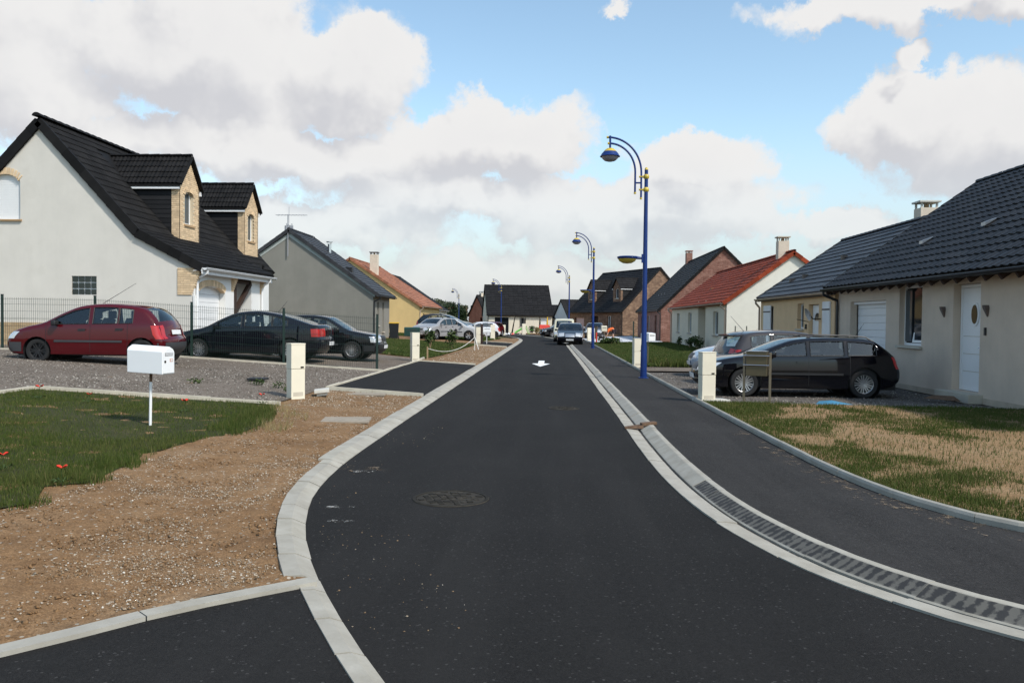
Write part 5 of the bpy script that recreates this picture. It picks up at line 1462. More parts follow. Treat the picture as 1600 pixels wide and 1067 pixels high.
ih = ((1.6, 4.3, 0.0, 2.1), (6.2, 8.2, 0.0, 2.3), (10.6, 11.5, 0.7, 2.3))
I_ = simple_house('mottled_brick_house', 'mottled brown brick house with two gabled dormers in its dark roof', (2.35, 110.0, 0.0), R(-65.6), 14.3, 10.0, 3.02, 5.0, 8.05, 'brick_mixed', 'tile_far', 'flat', 0.6, 0.36, 0, eave=0.25, vo=0.12, pipes=(14.3,),
                  open_front=ih, open_end1=((2.6, 3.5, 0.8, 2.2),))
I_.garage('front', ih[0], 'garage_pink', rows=5); m = MB(); I_.slab(m, I_.fn('front'), 6.22, 8.18, 0.02, 2.28, 0.5, 0.55); m.build('door', MATS['timber_dark'], I_.root)
I_.window('front', ih[2]); I_.window('end1', (2.6, 3.5, 0.8, 2.2), roller=1.0, mull=0)
for a, b in ((3.5, 5.4), (10.2, 12.1)):
    c = (a + b) / 2
    dormer(I_, a, b, 0.95, 3.85, 5.75, 6.8, 0.95 + 3.2, MATS['brick_mixed'], MATS['tile_far'], MATS['slate_cladding'], (c - 0.4, c + 0.4, 4.4, 5.6), tile=('flat', 0.6, 0.36))

K_ = simple_house('far_white_house', 'cream house with huge dark roof facing the bend of the road', (-8.15, 105.0, 0.0), R(9), 8.3, 8.4, 2.52, 4.2, 6.25, 'render_far', 'tile_far', 'flat', 0.6, 0.36, 0, eave=0.25, vo=0.12, pipes=(0.05,),
                  open_front=((0.9, 2.7, 0.0, 2.02), (4.1, 4.9, 0.85, 2.0), (6.85, 7.65, 0.9, 1.95)), open_end0=((3.6, 4.0, 3.2, 4.4), (4.4, 4.8, 3.2, 4.4)))
K_.window('front', (0.9, 2.7, 0.0, 2.02), mat='plastic_grey', sill=None); K_.window('front', (4.1, 4.9, 0.85, 2.0), mull=0, mat='plastic_grey'); K_.window('front', (6.85, 7.65, 0.9, 1.95), roller=1.0, mull=0)
for hh in ((3.6, 4.0, 3.2, 4.4), (4.4, 4.8, 3.2, 4.4)): K_.window('end0', hh, roller=1.0, mull=0, sill=None)
J_ = simple_house('small_white_house', 'small white gabled house far off beside the cream van', (2.75, 130.0, 0.0), R(24), 9, 6.2, 1.95, 3.1, 5.0, 'render_bright', 'tile_far', 'flat', 0.8, 0.4, 0, eave=0.2, open_front=((3, 4, 0.8, 1.7),))
J_.chimney(4.2, 3.1, 4.8, 5.9, 0.5, 0.5, MATS['plastic_grey'], 'plastic_black')
simple_house('low_dark_roofed_house', 'low dark roofed house behind the right corner of the far cream house', (-1.0, 135.0, 0.0), R(4), 6, 6, 2.2, 3, 4.2, 'render_cream', 'tile_far', 'flat', 0.8, 0.4, 0, open_front=((1, 2, 0.8, 1.8),))
L_ = simple_house('orange_brick_house', 'small orange brick gable house left of the far cream house', (-9.9, 124.0, 0.0), R(35), 8, 5.2, 2.5, 2.6, 5.4, 'brick_orange', 'tile_far', 'flat', 0.7, 0.4, 0, open_front=((1, 2, 0.8, 1.9),), open_end0=((1.0, 1.8, 0.8, 2.0),))
L_.chimney(0.8, 2.6, 5.2, 6.0, 0.6, 0.6, MATS['chimney_cream'], 'zinc')

# ------------------------------------------------------------------ cars
def wheel_parts(r, style, rmat='alloy'):
    t = MB(); prof = [(r * 0.66, -0.085), (r * 0.80, -0.098), (r * 0.93, -0.095), (r, -0.070), (r, 0.070), (r * 0.93, 0.095), (r * 0.80, 0.098), (r * 0.66, 0.085)]
    t.lathe(prof, 28); tm = t.mesh('tyre', MATS['tyre'], smooth=40)
    q = MB(); R0 = r * 0.68
    q.lathe([(R0, 0.086), (R0 * 0.95, 0.080), (R0 * 0.90, 0.05), (R0 * 0.88, -0.05), (R0, -0.08)], 28)
    q.lathe([(0.001, 0.065), (R0 * 0.18, 0.068), (R0 * 0.24, 0.055)], 14)
    n = {'spoke': 6, 'five': 5, 'disc': 9, 'mesh': 14}[style]; wd = {'spoke': 0.055, 'five': 0.075, 'disc': 0.05, 'mesh': 0.026}[style]
    for k in range(n):
        a = 2 * math.pi * k / n; d = Vector((math.cos(a), math.sin(a), 0)); e = Vector((-d.y, d.x, 0))
        for s_ in ((-0.5, 0.5) if style != 'five' else (0,)):
            c0, c1 = d * (R0 * 0.2) + e * (s_ * wd * 0.5) + Vector((0, 0, 0.055)), d * (R0 * 0.93) + e * (s_ * wd * 1.1) + Vector((0, 0, 0.066)); q.beam(c0, c1, wd * (0.45 if style != 'five' else 1), 0.022)
    rm = q.mesh('rim', MATS[rmat], smooth=40)
    b = MB(); b.lathe([(0.001, 0.02), (R0 * 0.9, 0.02)], 20); bm_ = b.mesh('brake_disc', MATS['plastic_black'])
    return tm, rm, bm_


def make_car(name, label, loc, heading, sp, paint, group=None, cat='car'):
    L, W, H = sp['L'], sp['W'], sp['H']; hx, hw = L / 2, W / 2; xw = sp['axles']; rw = sp['rw']; ra = rw + 0.055; zs = sp.get('sill', 0.21)
    root = empty(name, loc, heading, label=label, cat=cat, group=group)
    body_m = MATS[paint]; det = sp.get('detail', 1); step = 0.07 if det else 0.12
    # outline of the side view: corner-cut and resampled
    pts = [Vector(p) for p in sp['out']]
    for _ in range(2):
        q = [pts[0]]
        for a, b in zip(pts, pts[1:]): q += [a * 0.8 + b * 0.2, a * 0.2 + b * 0.8]
        pts = q + [pts[-1]]
    ol = [pts[0]]; acc = 0
    for a, b in zip(pts, pts[1:]):
        n = max(1, int(math.ceil((b - a).length / step)))
        if (b - a).length < step * 0.25 and b is not pts[-1]: continue
        for k in range(n): ol.append(a + (b - a) * ((k + 1) / n))
    no = len(ol); OL = np.array([p[:] for p in ol])
    nrm = []
    for i in range(no):
        t = (ol[min(i + 1, no - 1)] - ol[max(i - 1, 0)]).normalized(); nrm.append(Vector((-t.y, t.x)) * -1 if False else Vector((t.y, -t.x)) * -1)
    # direction check: outward normal points away from the centroid
    cen = Vector((0, 0.7)); nrm = [n if (p - cen).dot(n) > 0 else -n for p, n in zip(ol, nrm)]
    i_top = int(np.argmax(OL[:, 1]))
    zb0, zb1 = sp['belt']            # belt height at front / rear
    belt = lambda x: zb1 + (zb0 - zb1) * (x + hx) / L

    def ztop(x):
        o = OL[::-1]; return float(np.interp(x, o[:, 0], o[:, 1]))
    up = OL[(OL[:, 1] > 0.5)]; up = up[np.argsort(up[:, 0])]
    ztop = lambda x: float(np.interp(x, up[:, 0], up[:, 1]))
    A_, B_ = OL[:-1], OL[1:]; AB = B_ - A_; AB2 = (AB ** 2).sum(1) + 1e-9
    rr = sp.get('round', 0.10); tum = sp.get('tumble', 0.17)

    def yf(x, z, d=None):
        if d is None:
            p = np.array((x, z)); t = np.clip(((p - A_) * AB).sum(1) / AB2, 0, 1); d = float(np.sqrt((((A_ + AB * t[:, None]) - p) ** 2).sum(1).min()))
        zb = belt(x); zm = 0.52
        if z < zm: s = 1 - 0.055 * ((zm - z) / zm) ** 2
        elif z < zb: s = 1 - 0.025 * ((z - zm) / (zb - zm)) ** 2
        else: s = 0.975 - tum * (z - zb) / (H - zb)
        u = abs(x / hx); pl = 1 - (0.10 if x > 0 else 0.075) * u ** 5 - 0.02 * u * u
        y = hw * s * pl
        if d < rr: y -= rr * (1 - math.sqrt(max(0, 1 - (1 - d / rr) ** 2)))
        return y

    def P(i, s):
        x, z = ol[i]; ye = yf(x, z, 0.0); n = nrm[i]
        end = abs(n.x); c = 0.028 + 0.075 * end ** 2
        c *= (1 - s * s)
        return Vector((x + n.x * c, s * ye, z + n.y * c))
    # bottom line with wheel arches
    bot = []
    xr, xf = ol[-1].x, ol[0].x; zr, zf = ol[-1].y, ol[0].y
    for ax in sorted(xw):
        h = math.asin(max(-1, min(1, (zs - rw) / ra)))
        a0, a1 = math.pi - h, h
        for k in range(13):
            a = a0 + (a1 - a0) * k / 12; bot.append(Vector((ax + ra * math.cos(a), rw + ra * math.sin(a))))
    loop = [p.copy() for p in ol] + [p for p in bot]
    nb = len(loop); edges = [(i, (i + 1) % nb) for i in range(nb)]; V = list(loop)
    # windows
    holes = []
    for (xa, xb) in sp['panes']:
        xs = np.linspace(xa, xb, 9); lo, hi = [], []
        for x in xs:
            b_, t_ = belt(x) + 0.035, ztop(x) - sp.get('rail', 0.085)
            if t_ - b_ > 0.06: lo.append((x, b_)); hi.append((x, t_))
        if len(lo) > 2: holes.append([Vector(p) for p in lo + hi[::-1]])
    for h in holes:
        b = len(V); V += h; n = len(h); edges += [(b + i, b + (i + 1) % n) for i in range(n)]
    outer2 = [(p.x, p.y) for p in loop]; holes2 = [[(p.x, p.y) for p in h] for h in holes]
    for i in range(0, no):
        for fr_ in (0.10, 0.30, 0.6, 1.0):
            q = ol[i] - nrm[i] * (rr * fr_)
            if in_poly(q.x, q.y, outer2) and not any(in_poly(q.x, q.y, h) for h in holes2): V.append(q)
    gs = 0.10 if det else 0.16
    for x in np.arange(-hx, hx, gs):
        for z in np.arange(0.15, H, gs * 0.8):
            if in_poly(x, z, outer2) and not any(in_poly(x, z, h) for h in holes2): V.append(Vector((x, z)))
    v, _, f, *_ = delaunay_2d_cdt(V, edges, [], 0, 1e-4)
    tris = []
    for t in f:
        c = sum((v[i] for i in t), Vector((0, 0))) / 3
        if in_poly(c.x, c.y, outer2) and not any(in_poly(c.x, c.y, h) for h in holes2): tris.append(tuple(t))
    m = MB(); ys = []
    for p in v:
        d = np.sqrt(((OL - np.array(p[:])) ** 2).sum(1).min()); ys.append(yf(p.x, p.y, 0.0 if d < 1e-4 else None))
    m.add([(p.x, y, p.y) for p, y in zip(v, ys)], tris); m.add([(p.x, -y, p.y) for p, y in zip(v, ys)], tris)
    # top strip
    wsb, wst = sp['ws']; rwt, rwb = sp['rwin']
    S = [-1, -0.90, -0.62, -0.3, 0, 0.3, 0.62, 0.90, 1]; ns = len(S); glass = {'windscreen': MB(), 'rear_window': MB()}
    G = [[P(i, s) for s in S] for i in range(no)]
    b = len(m.v); m.v += [tuple(p) for row in G for p in row]
    for i in range(no - 1):
        xm, zm_ = (ol[i].x + ol[i + 1].x) / 2, (ol[i].y + ol[i + 1].y) / 2
        kind = None
        if wst + 0.04 < xm < wsb - 0.04 and i < i_top: kind = 'windscreen'
        if rwb + 0.02 < xm < rwt - 0.03 and i > i_top and zm_ > belt(xm) + 0.02: kind = 'rear_window'
        for j in range(ns - 1):
            if kind and 0 < j < ns - 2:
                g = glass[kind]; c = len(g.v); g.v += [tuple(G[i][j]), tuple(G[i + 1][j]), tuple(G[i + 1][j + 1]), tuple(G[i][j + 1])]; g.f.append((c, c + 1, c + 2, c + 3))
            else: m.f.append((b + i * ns + j, b + (i + 1) * ns + j, b + (i + 1) * ns + j + 1, b + i * ns + j + 1))

    def weld(mb, nm, mat, sm=32):
        me = bpy.data.meshes.new(nm); me.from_pydata(mb.v, [], mb.f); bm = bmesh.new(); bm.from_mesh(me)
        bmesh.ops.remove_doubles(bm, verts=bm.verts, dist=5e-4); bmesh.ops.recalc_face_normals(bm, faces=bm.faces)
        bm.to_mesh(me); bm.free(); me.polygons.foreach_set('use_smooth', [True] * len(me.polygons)); me.set_sharp_from_angle(angle=R(sm)); me.materials.append(mat); return link_mesh(nm, me, root)
    body = weld(m, 'body', body_m, 38)
    gl = MATS['car_glass']
    for k, g in glass.items():
        if g.f: weld(g, k, gl, 60)
    for h in holes:
        for s in (1, -1):
            q = MB(); n = len(h); k = n // 2
            q.v = [(p.x, s * (yf(p.x, p.y) - 0.012), p.y) for p in h]; q.f = [(i, i + 1, n - 2 - i, n - 1 - i) for i in range(k - 1)]
            q.build('side_window', gl, root)

    def side_patch(nm, x0, x1, z0, z1, mat, off=0.007, nx=8, nz=4, parent=root, slant=0.0):
        for s in (1, -1):
            q = MB()
            for i in range(nx + 1):
                for j in range(nz + 1):
                    z = z0 + (z1 - z0) * j / nz; x = x0 + (x1 - x0) * i / nx + slant * (j / nz); q.v.append((x, s * (yf(x, z) + off), z))
            q.f = [(i * (nz + 1) + j, (i + 1) * (nz + 1) + j, (i + 1) * (nz + 1) + j + 1, i * (nz + 1) + j + 1) for i in range(nx) for j in range(nz)]
            q.build(nm, mat, parent, smooth=40)

    def end_patch(nm, front, z0, z1, s0, s1, mat, off=0.007, mirror=True, parent=root, n=6, wrap=0.0):
        idx = [i for i in range(no) if z0 - 0.03 <= ol[i].y <= z1 + 0.03 and ((i < i_top) == front) and abs(ol[i].x) > hx * 0.55]
        if len(idx) < 2: return
        for s in ((1, -1) if mirror else (1,)):
            q = MB(); idx2 = idx; k = len(idx2)
            for i in idx2:
                for j in range(n + 1):
                    p = P(i, s * (s0 + (s1 - s0) * j / n)); q.v.append((p.x + nrm[i].x * off, p.y, p.z + nrm[i].y * off))
            q.f = [(i * (n + 1) + j, (i + 1) * (n + 1) + j, (i + 1) * (n + 1) + j + 1, i * (n + 1) + j + 1) for i in range(k - 1) for j in range(n)]
            if wrap:      # carry the piece round the corner onto the flank
                zz = [ol[i].y for i in idx2]; za, zb = min(zz), max(zz); b = len(q.v); xs = [ol[i].x for i in idx2]
                nx, nz = 9, 3
                for i in range(nx + 1):
                    for j in range(nz + 1):
                        z = za + (zb - za) * j / nz; oi = min(idx2, key=lambda a: abs(ol[a].y - z)); xe = ol[oi].x
                        x = xe - (1 if front else -1) * wrap * (i / nx) ** 2; q.v.append((x, s * (yf(x, z, 0.0 if i == 0 else None) + off), z))
                q.f += [(b + i * (nz + 1) + j, b + (i + 1) * (nz + 1) + j, b + (i + 1) * (nz + 1) + j + 1, b + i * (nz + 1) + j + 1) for i in range(nx) for j in range(nz)]
            q.build(nm, mat, parent, smooth=40)
    hl = sp['head']; tl = sp['tail']
    end_patch('headlight', True, hl[0], hl[1], hl[2], 1.0, MATS['light_clear'], wrap=0.20)
    end_patch('tail_light', False, tl[0], tl[1], tl[2], 1.0, MATS['light_red'], wrap=tl[3] if len(tl) > 3 else 0.13)
    end_patch('grille', True, sp['grille'][0], sp['grille'][1], -hl[2] + 0.08, hl[2] - 0.08, MATS[sp.get('grille_mat', 'plastic_black')], mirror=False, n=8)
    end_patch('air_intake', True, 0.25, 0.36, -0.6, 0.6, MATS['plastic_black'], mirror=False, n=8)
    bmp = sp.get('bumper')
    if bmp:
        end_patch('front_bumper', True, 0.2, bmp[0], -1, 1, MATS[bmp[1]], mirror=False, n=12, off=0.010)
        end_patch('rear_bumper', False, 0.2, bmp[0], -1, 1, MATS[bmp[1]], mirror=False, n=12, off=0.010)
        side_patch('bumper_end', xw[0] + ra + 0.03, hx - 0.10, 0.27, bmp[0] - 0.01, MATS[bmp[1]], 0.008); side_patch('bumper_end', -hx + 0.10, xw[1] - ra - 0.03, 0.27, bmp[0] - 0.01, MATS[bmp[1]], 0.008)
    if det:
        zrub = sp.get('rub', 0.46)
        side_patch('rub_strip', xw[1] + ra + 0.10, xw[0] - ra - 0.08, zrub, zrub + 0.05, MATS[sp.get('rub_mat', 'plastic_grey')], 0.012, 14, 1)
        for x in sp['seams']: side_patch('door_seam', x - 0.004, x + 0.004, zs + 0.05, belt(x) + 0.02, MATS['plastic_black'], 0.003, 1, 8)
        for x in sp['handles']:
            side_patch('door_handle', x - 0.09, x + 0.09, belt(x) - 0.12, belt(x) - 0.085, MATS[sp.get('handle_mat', 'plastic_black')], 0.022, 3, 1)
        # window surrounds
        for h in holes:
            for s in (1, -1):
                q = MB(); pth = [(p.x, s * (yf(p.x, p.y) + 0.002), p.y) for p in h]; q.tube(pth + [pth[0]], 0.011, 5, cap=False); q.build('window_seal', MATS['plastic_black'], root)
    # plates
    for front, zc in ((True, sp['plate'][0]), (False, sp['plate'][1])):
        i = min([k for k in range(no) if (k < i_top) == front and abs(ol[k].x) > hx * 0.6], key=lambda a: abs(ol[a].y - zc)); p = P(i, 0); s_ = 1 if front else -1
        n = nrm[i]; q = MB(); c = Vector((p.x + n.x * 0.014, 0, p.z)); t = Vector((-n.y * s_, 0, n.x * s_)).normalized()
        if t.z < 0: t = -t
        q.v = [tuple(c + Vector((0, y, 0)) + t * z) for y in (-0.255, 0.255) for z in (-0.055, 0.055)]; q.f = [(0, 1, 3, 2)]
        q.v += [tuple(Vector(a) - Vector((n.x, 0, n.y)) * 0.012) for a in q.v[:4]]; q.f += [(0, 2, 6, 4), (2, 3, 7, 6), (3, 1, 5, 7), (1, 0, 4, 5)]
        q.build('number_plate', MATS['plate_white'], root)
    # mirrors
    xm = sp['mirror']; zm = belt(xm) + 0.06
    for s in (1, -1):
        q = MB(); y = s * (yf(xm, belt(xm)) + 0.09); q.box(xm - 0.05, xm + 0.06, y - 0.085, y + 0.085, zm - 0.055, zm + 0.07); q.build('door_mirror', MATS[sp.get('mirror_mat', 'plastic_black')], root, bevel=0.025, smooth=60)
    # cabin: floor tub, seats, dash, steering wheel
    xa, xb = sp['cabin']
    q = MB(); q.box(xb, xa, -hw * 0.86, hw * 0.86, 0.22, belt(0) - 0.22); q.box(-hx + 0.15, hx - 0.18, -hw * 0.62, hw * 0.62, 0.17, 0.40); q.build('floor_pan', MATS['plastic_black'], root)
    zc = belt(0) - 0.22; xs_ = sp['seats']
    for k, x in enumerate(xs_):
        for y in (-0.36, 0.36):
            q = MB(); q.beam((x + 0.06, y, zc - 0.02), (x - 0.14, y, zc + 0.38), 0.46, 0.13, (1, 0, 0.3)); q.box(x - 0.25, x - 0.14, y - 0.13, y + 0.13, zc + 0.38, zc + 0.58); q.build('seat', MATS['seat_cloth'], root, bevel=0.03, smooth=60)
    q = MB(); q.box(xa - 0.3, xa + 0.06, -hw * 0.80, hw * 0.80, zc + 0.02, belt(xa) + 0.01); q.build('dashboard', MATS['plastic_grey'], root, bevel=0.04, smooth=60)
    q = MB(); Mx = Matrix.Translation((xa - 0.42, 0.36, belt(xa) + 0.02)) @ Matrix.Rotation(R(-65), 4, 'Y')
    q.tube([Mx @ Vector((0.18 * math.cos(t), 0.18 * math.sin(t), 0)) for t in [2 * math.pi * k / 16 for k in range(17)]], 0.015, 6); q.beam(Mx @ Vector((-0.17, 0, 0)), Mx @ Vector((0.17, 0, 0)), 0.03, 0.02); q.build('steering_wheel', MATS['plastic_black'], root)
    # wheels and arches
    tm, rm, bm_ = wheel_parts(rw, sp.get('rim', 'spoke'), sp.get('rim_mat', 'alloy'))
    for ax in xw:
        for s in (1, -1):
            yw = s * (hw * 0.955 - 0.105); w = empty('wheel', (ax, yw, rw), parent=root); w.rotation_euler = (R(-90) if s > 0 else R(90), 0, 0)
            for nm, me in (('tyre', tm), ('rim', rm), ('brake_disc', bm_)): link_mesh(nm, me, w)
            q = MB(); Mx = Matrix.Translation((ax, s * (hw * 0.93 - 0.14), rw)) @ Matrix.Rotation(R(90), 4, 'X'); q.lathe([(ra + 0.004, -0.15), (ra + 0.004, 0.15)], 24, Mx)
            b = len(q.v); Mi = Matrix.Translation((ax, s * (hw * 0.93 - 0.30), rw)) @ Matrix.Rotation(R(90), 4, 'X'); q.lathe([(0.001, 0), (ra, 0)], 24, Mi); q.build('wheel_arch', MATS['plastic_black'], root)
    ex = sp.get('extras', ())
    zt = lambda x: ztop(x)
    if 'aerial' in ex:
        x0 = sp['aerial'][0]; q = MB(); q.tube([(x0, 0, zt(x0) + 0.02), (x0 + sp['aerial'][1], 0, zt(x0) + sp['aerial'][2])], [0.008, 0.004], 5); q.build('aerial', MATS['plastic_black'], root)
    if 'rails' in ex:
        for s in (1, -1):
            xs2 = np.linspace(sp['rails'][0], sp['rails'][1], 9); y = lambda x: s * (yf(x, zt(x), 0.0) - 0.06)
            q = MB(); q.tube([(xs2[0], y(xs2[0]), zt(xs2[0]) + 0.0)] + [(x, y(x), zt(x) + 0.055) for x in xs2[1:-1]] + [(xs2[-1], y(xs2[-1]), zt(xs2[-1]) + 0.0)], 0.016, 6); q.build('roof_rail', MATS['plastic_black'], root, smooth=40)
    if 'bars' in ex:
        for x in sp['bars']:
            y = yf(x, zt(x), 0.0); q = MB(); q.beam((x, -y, zt(x) + 0.09), (x, y, zt(x) + 0.09), 0.05, 0.03)
            for s in (1, -1): q.beam((x, s * (y - 0.03), zt(x) - 0.02), (x, s * (y - 0.03), zt(x) + 0.09), 0.04, 0.04, (1, 0, 0))
            q.build('roof_bar', MATS['plastic_black'], root)
    if 'spoiler' in ex:
        x = sp['rwin'][0]; z = zt(x); q = MB(); y = yf(x, z, 0.0) * 0.98; q.add([(x + 0.05, -y, z + 0.02), (x + 0.05, y, z + 0.02), (x - 0.20, y * 0.96, z + 0.0), (x - 0.20, -y * 0.96, z + 0.0), (x + 0.05, -y, z - 0.03), (x + 0.05, y, z - 0.03), (x - 0.20, y * 0.96, z - 0.045), (x - 0.20, -y * 0.96, z - 0.045)],
                                                                                                    [(0, 1, 2, 3), (4, 7, 6, 5), (2, 6, 7, 3), (0, 3, 7, 4), (1, 5, 6, 2)]); q.build('spoiler', body_m, root)
    if 'wiper' in ex:
        x = sp['rwin'][1]; z = zt(x); q = MB(); q.tube([(x - 0.02, 0, z + 0.03), (x + 0.05, 0.28, z + 0.14)], 0.010, 5); q.build('wiper', MATS['plastic_black'], root)
    return root


CLIO = dict(L=3.77, W=1.64, H=1.42, rw=0.285, axles=(1.10, -1.37), out=[(1.74, 0.22), (1.85, 0.30), (1.885, 0.48), (1.84, 0.62), (1.70, 0.76), (1.35, 0.87), (0.98, 0.95), (0.55, 1.19), (0.20, 1.345), (-0.15, 1.405), (-0.6, 1.42), (-1.15, 1.375), (-1.42, 1.30), (-1.62, 1.10), (-1.76, 0.88), (-1.80, 0.66), (-1.885, 0.58), (-1.885, 0.36), (-1.76, 0.24)],
            belt=(0.86, 0.94), panes=((0.86, -0.12), (-0.22, -0.80), (-0.84, -1.16)), ws=(0.98, 0.20), rwin=(-1.38, -1.72), head=(0.56, 0.72, 0.58), tail=(0.60, 0.92, 0.80, 0.16), grille=(0.54, 0.66), bumper=(0.50, 'plastic_grey'),
            rub=0.50, seams=(0.88, -0.17, -1.05), handles=(0.02, -0.86), plate=(0.42, 0.72), mirror=0.62, cabin=(0.95, -1.35), seats=(0.05, -0.85), extras=('aerial', 'wiper'), aerial=(-0.05, -0.85, 0.55), rim='spoke', belt_y=0, rim_mat='plastic_black')
LAGUNA = dict(L=4.58, W=1.77, H=1.43, rw=0.31, axles=(1.37, -1.38), out=[(2.12, 0.22), (2.25, 0.32), (2.29, 0.50), (2.22, 0.66), (2.0, 0.77), (1.6, 0.86), (1.2, 0.93), (0.75, 1.18), (0.32, 1.37), (-0.05, 1.42), (-0.45, 1.43), (-0.95, 1.36), (-1.5, 1.20), (-1.98, 1.045), (-2.14, 1.03), (-2.23, 0.96), (-2.25, 0.70), (-2.29, 0.60), (-2.28, 0.38), (-2.15, 0.24)],
              belt=(0.88, 0.98), panes=((1.06, 0.08), (-0.02, -0.82), (-0.86, -1.30)), ws=(1.2, 0.32), rwin=(-0.98, -1.96), head=(0.56, 0.74, 0.5), tail=(0.70, 0.92, 0.60, 0.24), grille=(0.58, 0.70), rub=0.48, rub_mat='car_navy', seams=(1.0, 0.03, -0.95), handles=(0.25, -0.72), plate=(0.44, 0.50),
              mirror=0.80, cabin=(1.15, -1.4), seats=(0.2, -0.75), extras=('aerial',), aerial=(-0.75, -0.28, 0.36), rim='disc', mirror_mat='car_navy', handle_mat='car_navy')
GOLF = dict(L=4.02, W=1.70, H=1.42, rw=0.30, axles=(1.16, -1.31), out=[(1.88, 0.22), (1.99, 0.32), (2.01, 0.46), (1.96, 0.60), (1.95, 0.72), (1.84, 0.79), (1.4, 0.87), (0.98, 0.95), (0.62, 1.17), (0.32, 1.35), (-0.05, 1.41), (-0.5, 1.42), (-1.2, 1.385), (-1.42, 1.34), (-1.66, 1.08), (-1.80, 0.93), (-1.90, 0.62), (-2.0, 0.54), (-2.01, 0.36), (-1.88, 0.24)],
            belt=(0.88, 0.94), panes=((0.86, -0.10), (-0.20, -0.88), (-0.95, -1.28)), ws=(0.98, 0.30), rwin=(-1.42, -1.76), head=(0.58, 0.72, 0.55), tail=(0.66, 0.88, 0.72), grille=(0.60, 0.71), bumper=(0.46, 'plastic_black'), rub=0.46, seams=(0.88, -0.15, -1.0), handles=(0.08, -0.78), plate=(0.42, 0.74),
            mirror=0.66, cabin=(0.95, -1.3), seats=(0.05, -0.85), rim='mesh')
A4 = dict(L=4.48, W=1.73, H=1.39, rw=0.315, axles=(1.31, -1.30), out=[(2.06, 0.22), (2.20, 0.32), (2.24, 0.50), (2.17, 0.66), (2.0, 0.77), (1.6, 0.865), (1.10, 0.93), (0.68, 1.14), (0.26, 1.32), (-0.1, 1.375), (-0.6, 1.39), (-1.2, 1.375), (-1.60, 1.33), (-1.93, 1.08), (-2.12, 0.90), (-2.17, 0.72), (-2.24, 0.62), (-2.24, 0.40), (-2.08, 0.26)],
          belt=(0.87, 0.94), panes=((0.96, -0.04), (-0.12, -0.86), (-0.94, -1.70)), ws=(1.10, 0.28), rwin=(-1.64, -2.06), head=(0.58, 0.73, 0.52), tail=(0.66, 0.92, 0.70, 0.10), grille=(0.56, 0.70), grille_mat='plastic_grey', rub=0.50, rub_mat='plastic_black', seams=(0.96, -0.08, -0.98), handles=(0.10, -0.80), plate=(0.42, 0.78),
          mirror=0.72, cabin=(1.05, -1.6), seats=(0.1, -0.85), extras=('rails', 'aerial'), rails=(-0.1, -1.58), aerial=(-1.35, -0.22, 0.36), rim='disc', mirror_mat='car_black', handle_mat='car_black')
A4['out'] = [(x if x > -1.3 else -1.3 + (x + 1.3) * 0.85, z) for x, z in A4['out']]; A4['panes'] = ((0.96, -0.04), (-0.12, -0.86), (-0.94, -1.56)); A4['rwin'] = (-1.57, -1.95)
A4['out'] = [(x, z if z < 0.9 else 0.9 + (z - 0.9) * 0.87) for x, z in A4['out']]; A4['H'] = 1.33; A4['belt'] = (0.86, 0.92); A4['rail'] = 0.075
ESTATE = dict(A4, L=4.14, W=1.64, H=1.44, axles=(1.22, -1.24), belt=(0.88, 0.95), out=[(x * 0.925, z * 1.07) for x, z in A4['out']], panes=((0.88, -0.04), (-0.12, -0.80), (-0.88, -1.56)), ws=(1.02, 0.26), rwin=(-1.52, -1.9), cabin=(0.98, -1.45), bumper=None, extras=('bars',), bars=(0.05, -0.85), rim='five', rub_mat='plastic_grey', mirror_mat='car_silver', seams=(0.88, -0.08, -0.9), head=(0.58, 0.73, 0.5), grille=(0.60, 0.68))
XSARA = dict(LAGUNA, L=4.17, W=1.70, H=1.41, rw=0.30, axles=(1.22, -1.30), out=[(x * 0.91, z * 0.985) for x, z in LAGUNA['out']], panes=((0.96, 0.06), (-0.04, -0.76), (-0.80, -1.2)), ws=(1.09, 0.29), rwin=(-0.9, -1.78), cabin=(1.05, -1.3), extras=(), rub_mat='plastic_black', rub=0.5, rim='five', handle_mat='plastic_black', mirror_mat='car_pale', seams=(0.9, 0.0, -0.88))
MPV = dict(L=3.95, W=1.70, H=1.43, rw=0.30, axles=(1.18, -1.28), out=[(1.83, 0.22), (1.95, 0.32), (1.975, 0.5), (1.88, 0.70), (1.6, 0.83), (1.15, 0.95), (0.7, 1.20), (0.32, 1.36), (-0.1, 1.42), (-0.7, 1.43), (-1.3, 1.40), (-1.58, 1.34), (-1.76, 1.10), (-1.88, 0.88), (-1.92, 0.66), (-1.975, 0.56), (-1.97, 0.36), (-1.85, 0.24)],
           belt=(0.88, 0.96), panes=((1.02, 0.0), (-0.08, -0.82), (-0.90, -1.45)), ws=(1.15, 0.32), rwin=(-1.58, -1.85), head=(0.6, 0.78, 0.5), tail=(0.66, 0.96, 0.72, 0.12), grille=(0.56, 0.68), rub=0.48, seams=(0.95, -0.04, -0.98), handles=(0.15, -0.8), plate=(0.42, 0.72), mirror=0.78, cabin=(1.1, -1.45),
           seats=(0.1, -0.8), extras=('spoiler', 'wiper', 'aerial'), aerial=(-1.3, -0.38, 0.42), rim='five', bumper=None)
HATCH206 = dict(CLIO, L=3.84, W=1.65, bumper=None, extras=(), rub_mat='plastic_grey', mirror_mat='car_blue_silver', out=[(x * 1.018, z) for x, z in CLIO['out']])
SALOON = dict(LAGUNA, L=4.75, W=1.84, H=1.49, rw=0.335, axles=(1.42, -1.32), out=[(x * 1.037, z * 1.043) for x, z in LAGUNA['out']], panes=((1.10, 0.08), (-0.02, -0.85), (-0.9, -1.34)), ws=(1.24, 0.33), rwin=(-1.02, -2.03), head=(0.60, 0.78, 0.52), grille=(0.54, 0.72), grille_mat='alloy', belt=(0.92, 1.02), extras=(), plate=(0.42, 0.5), rim='five', mirror_mat='car_navy')
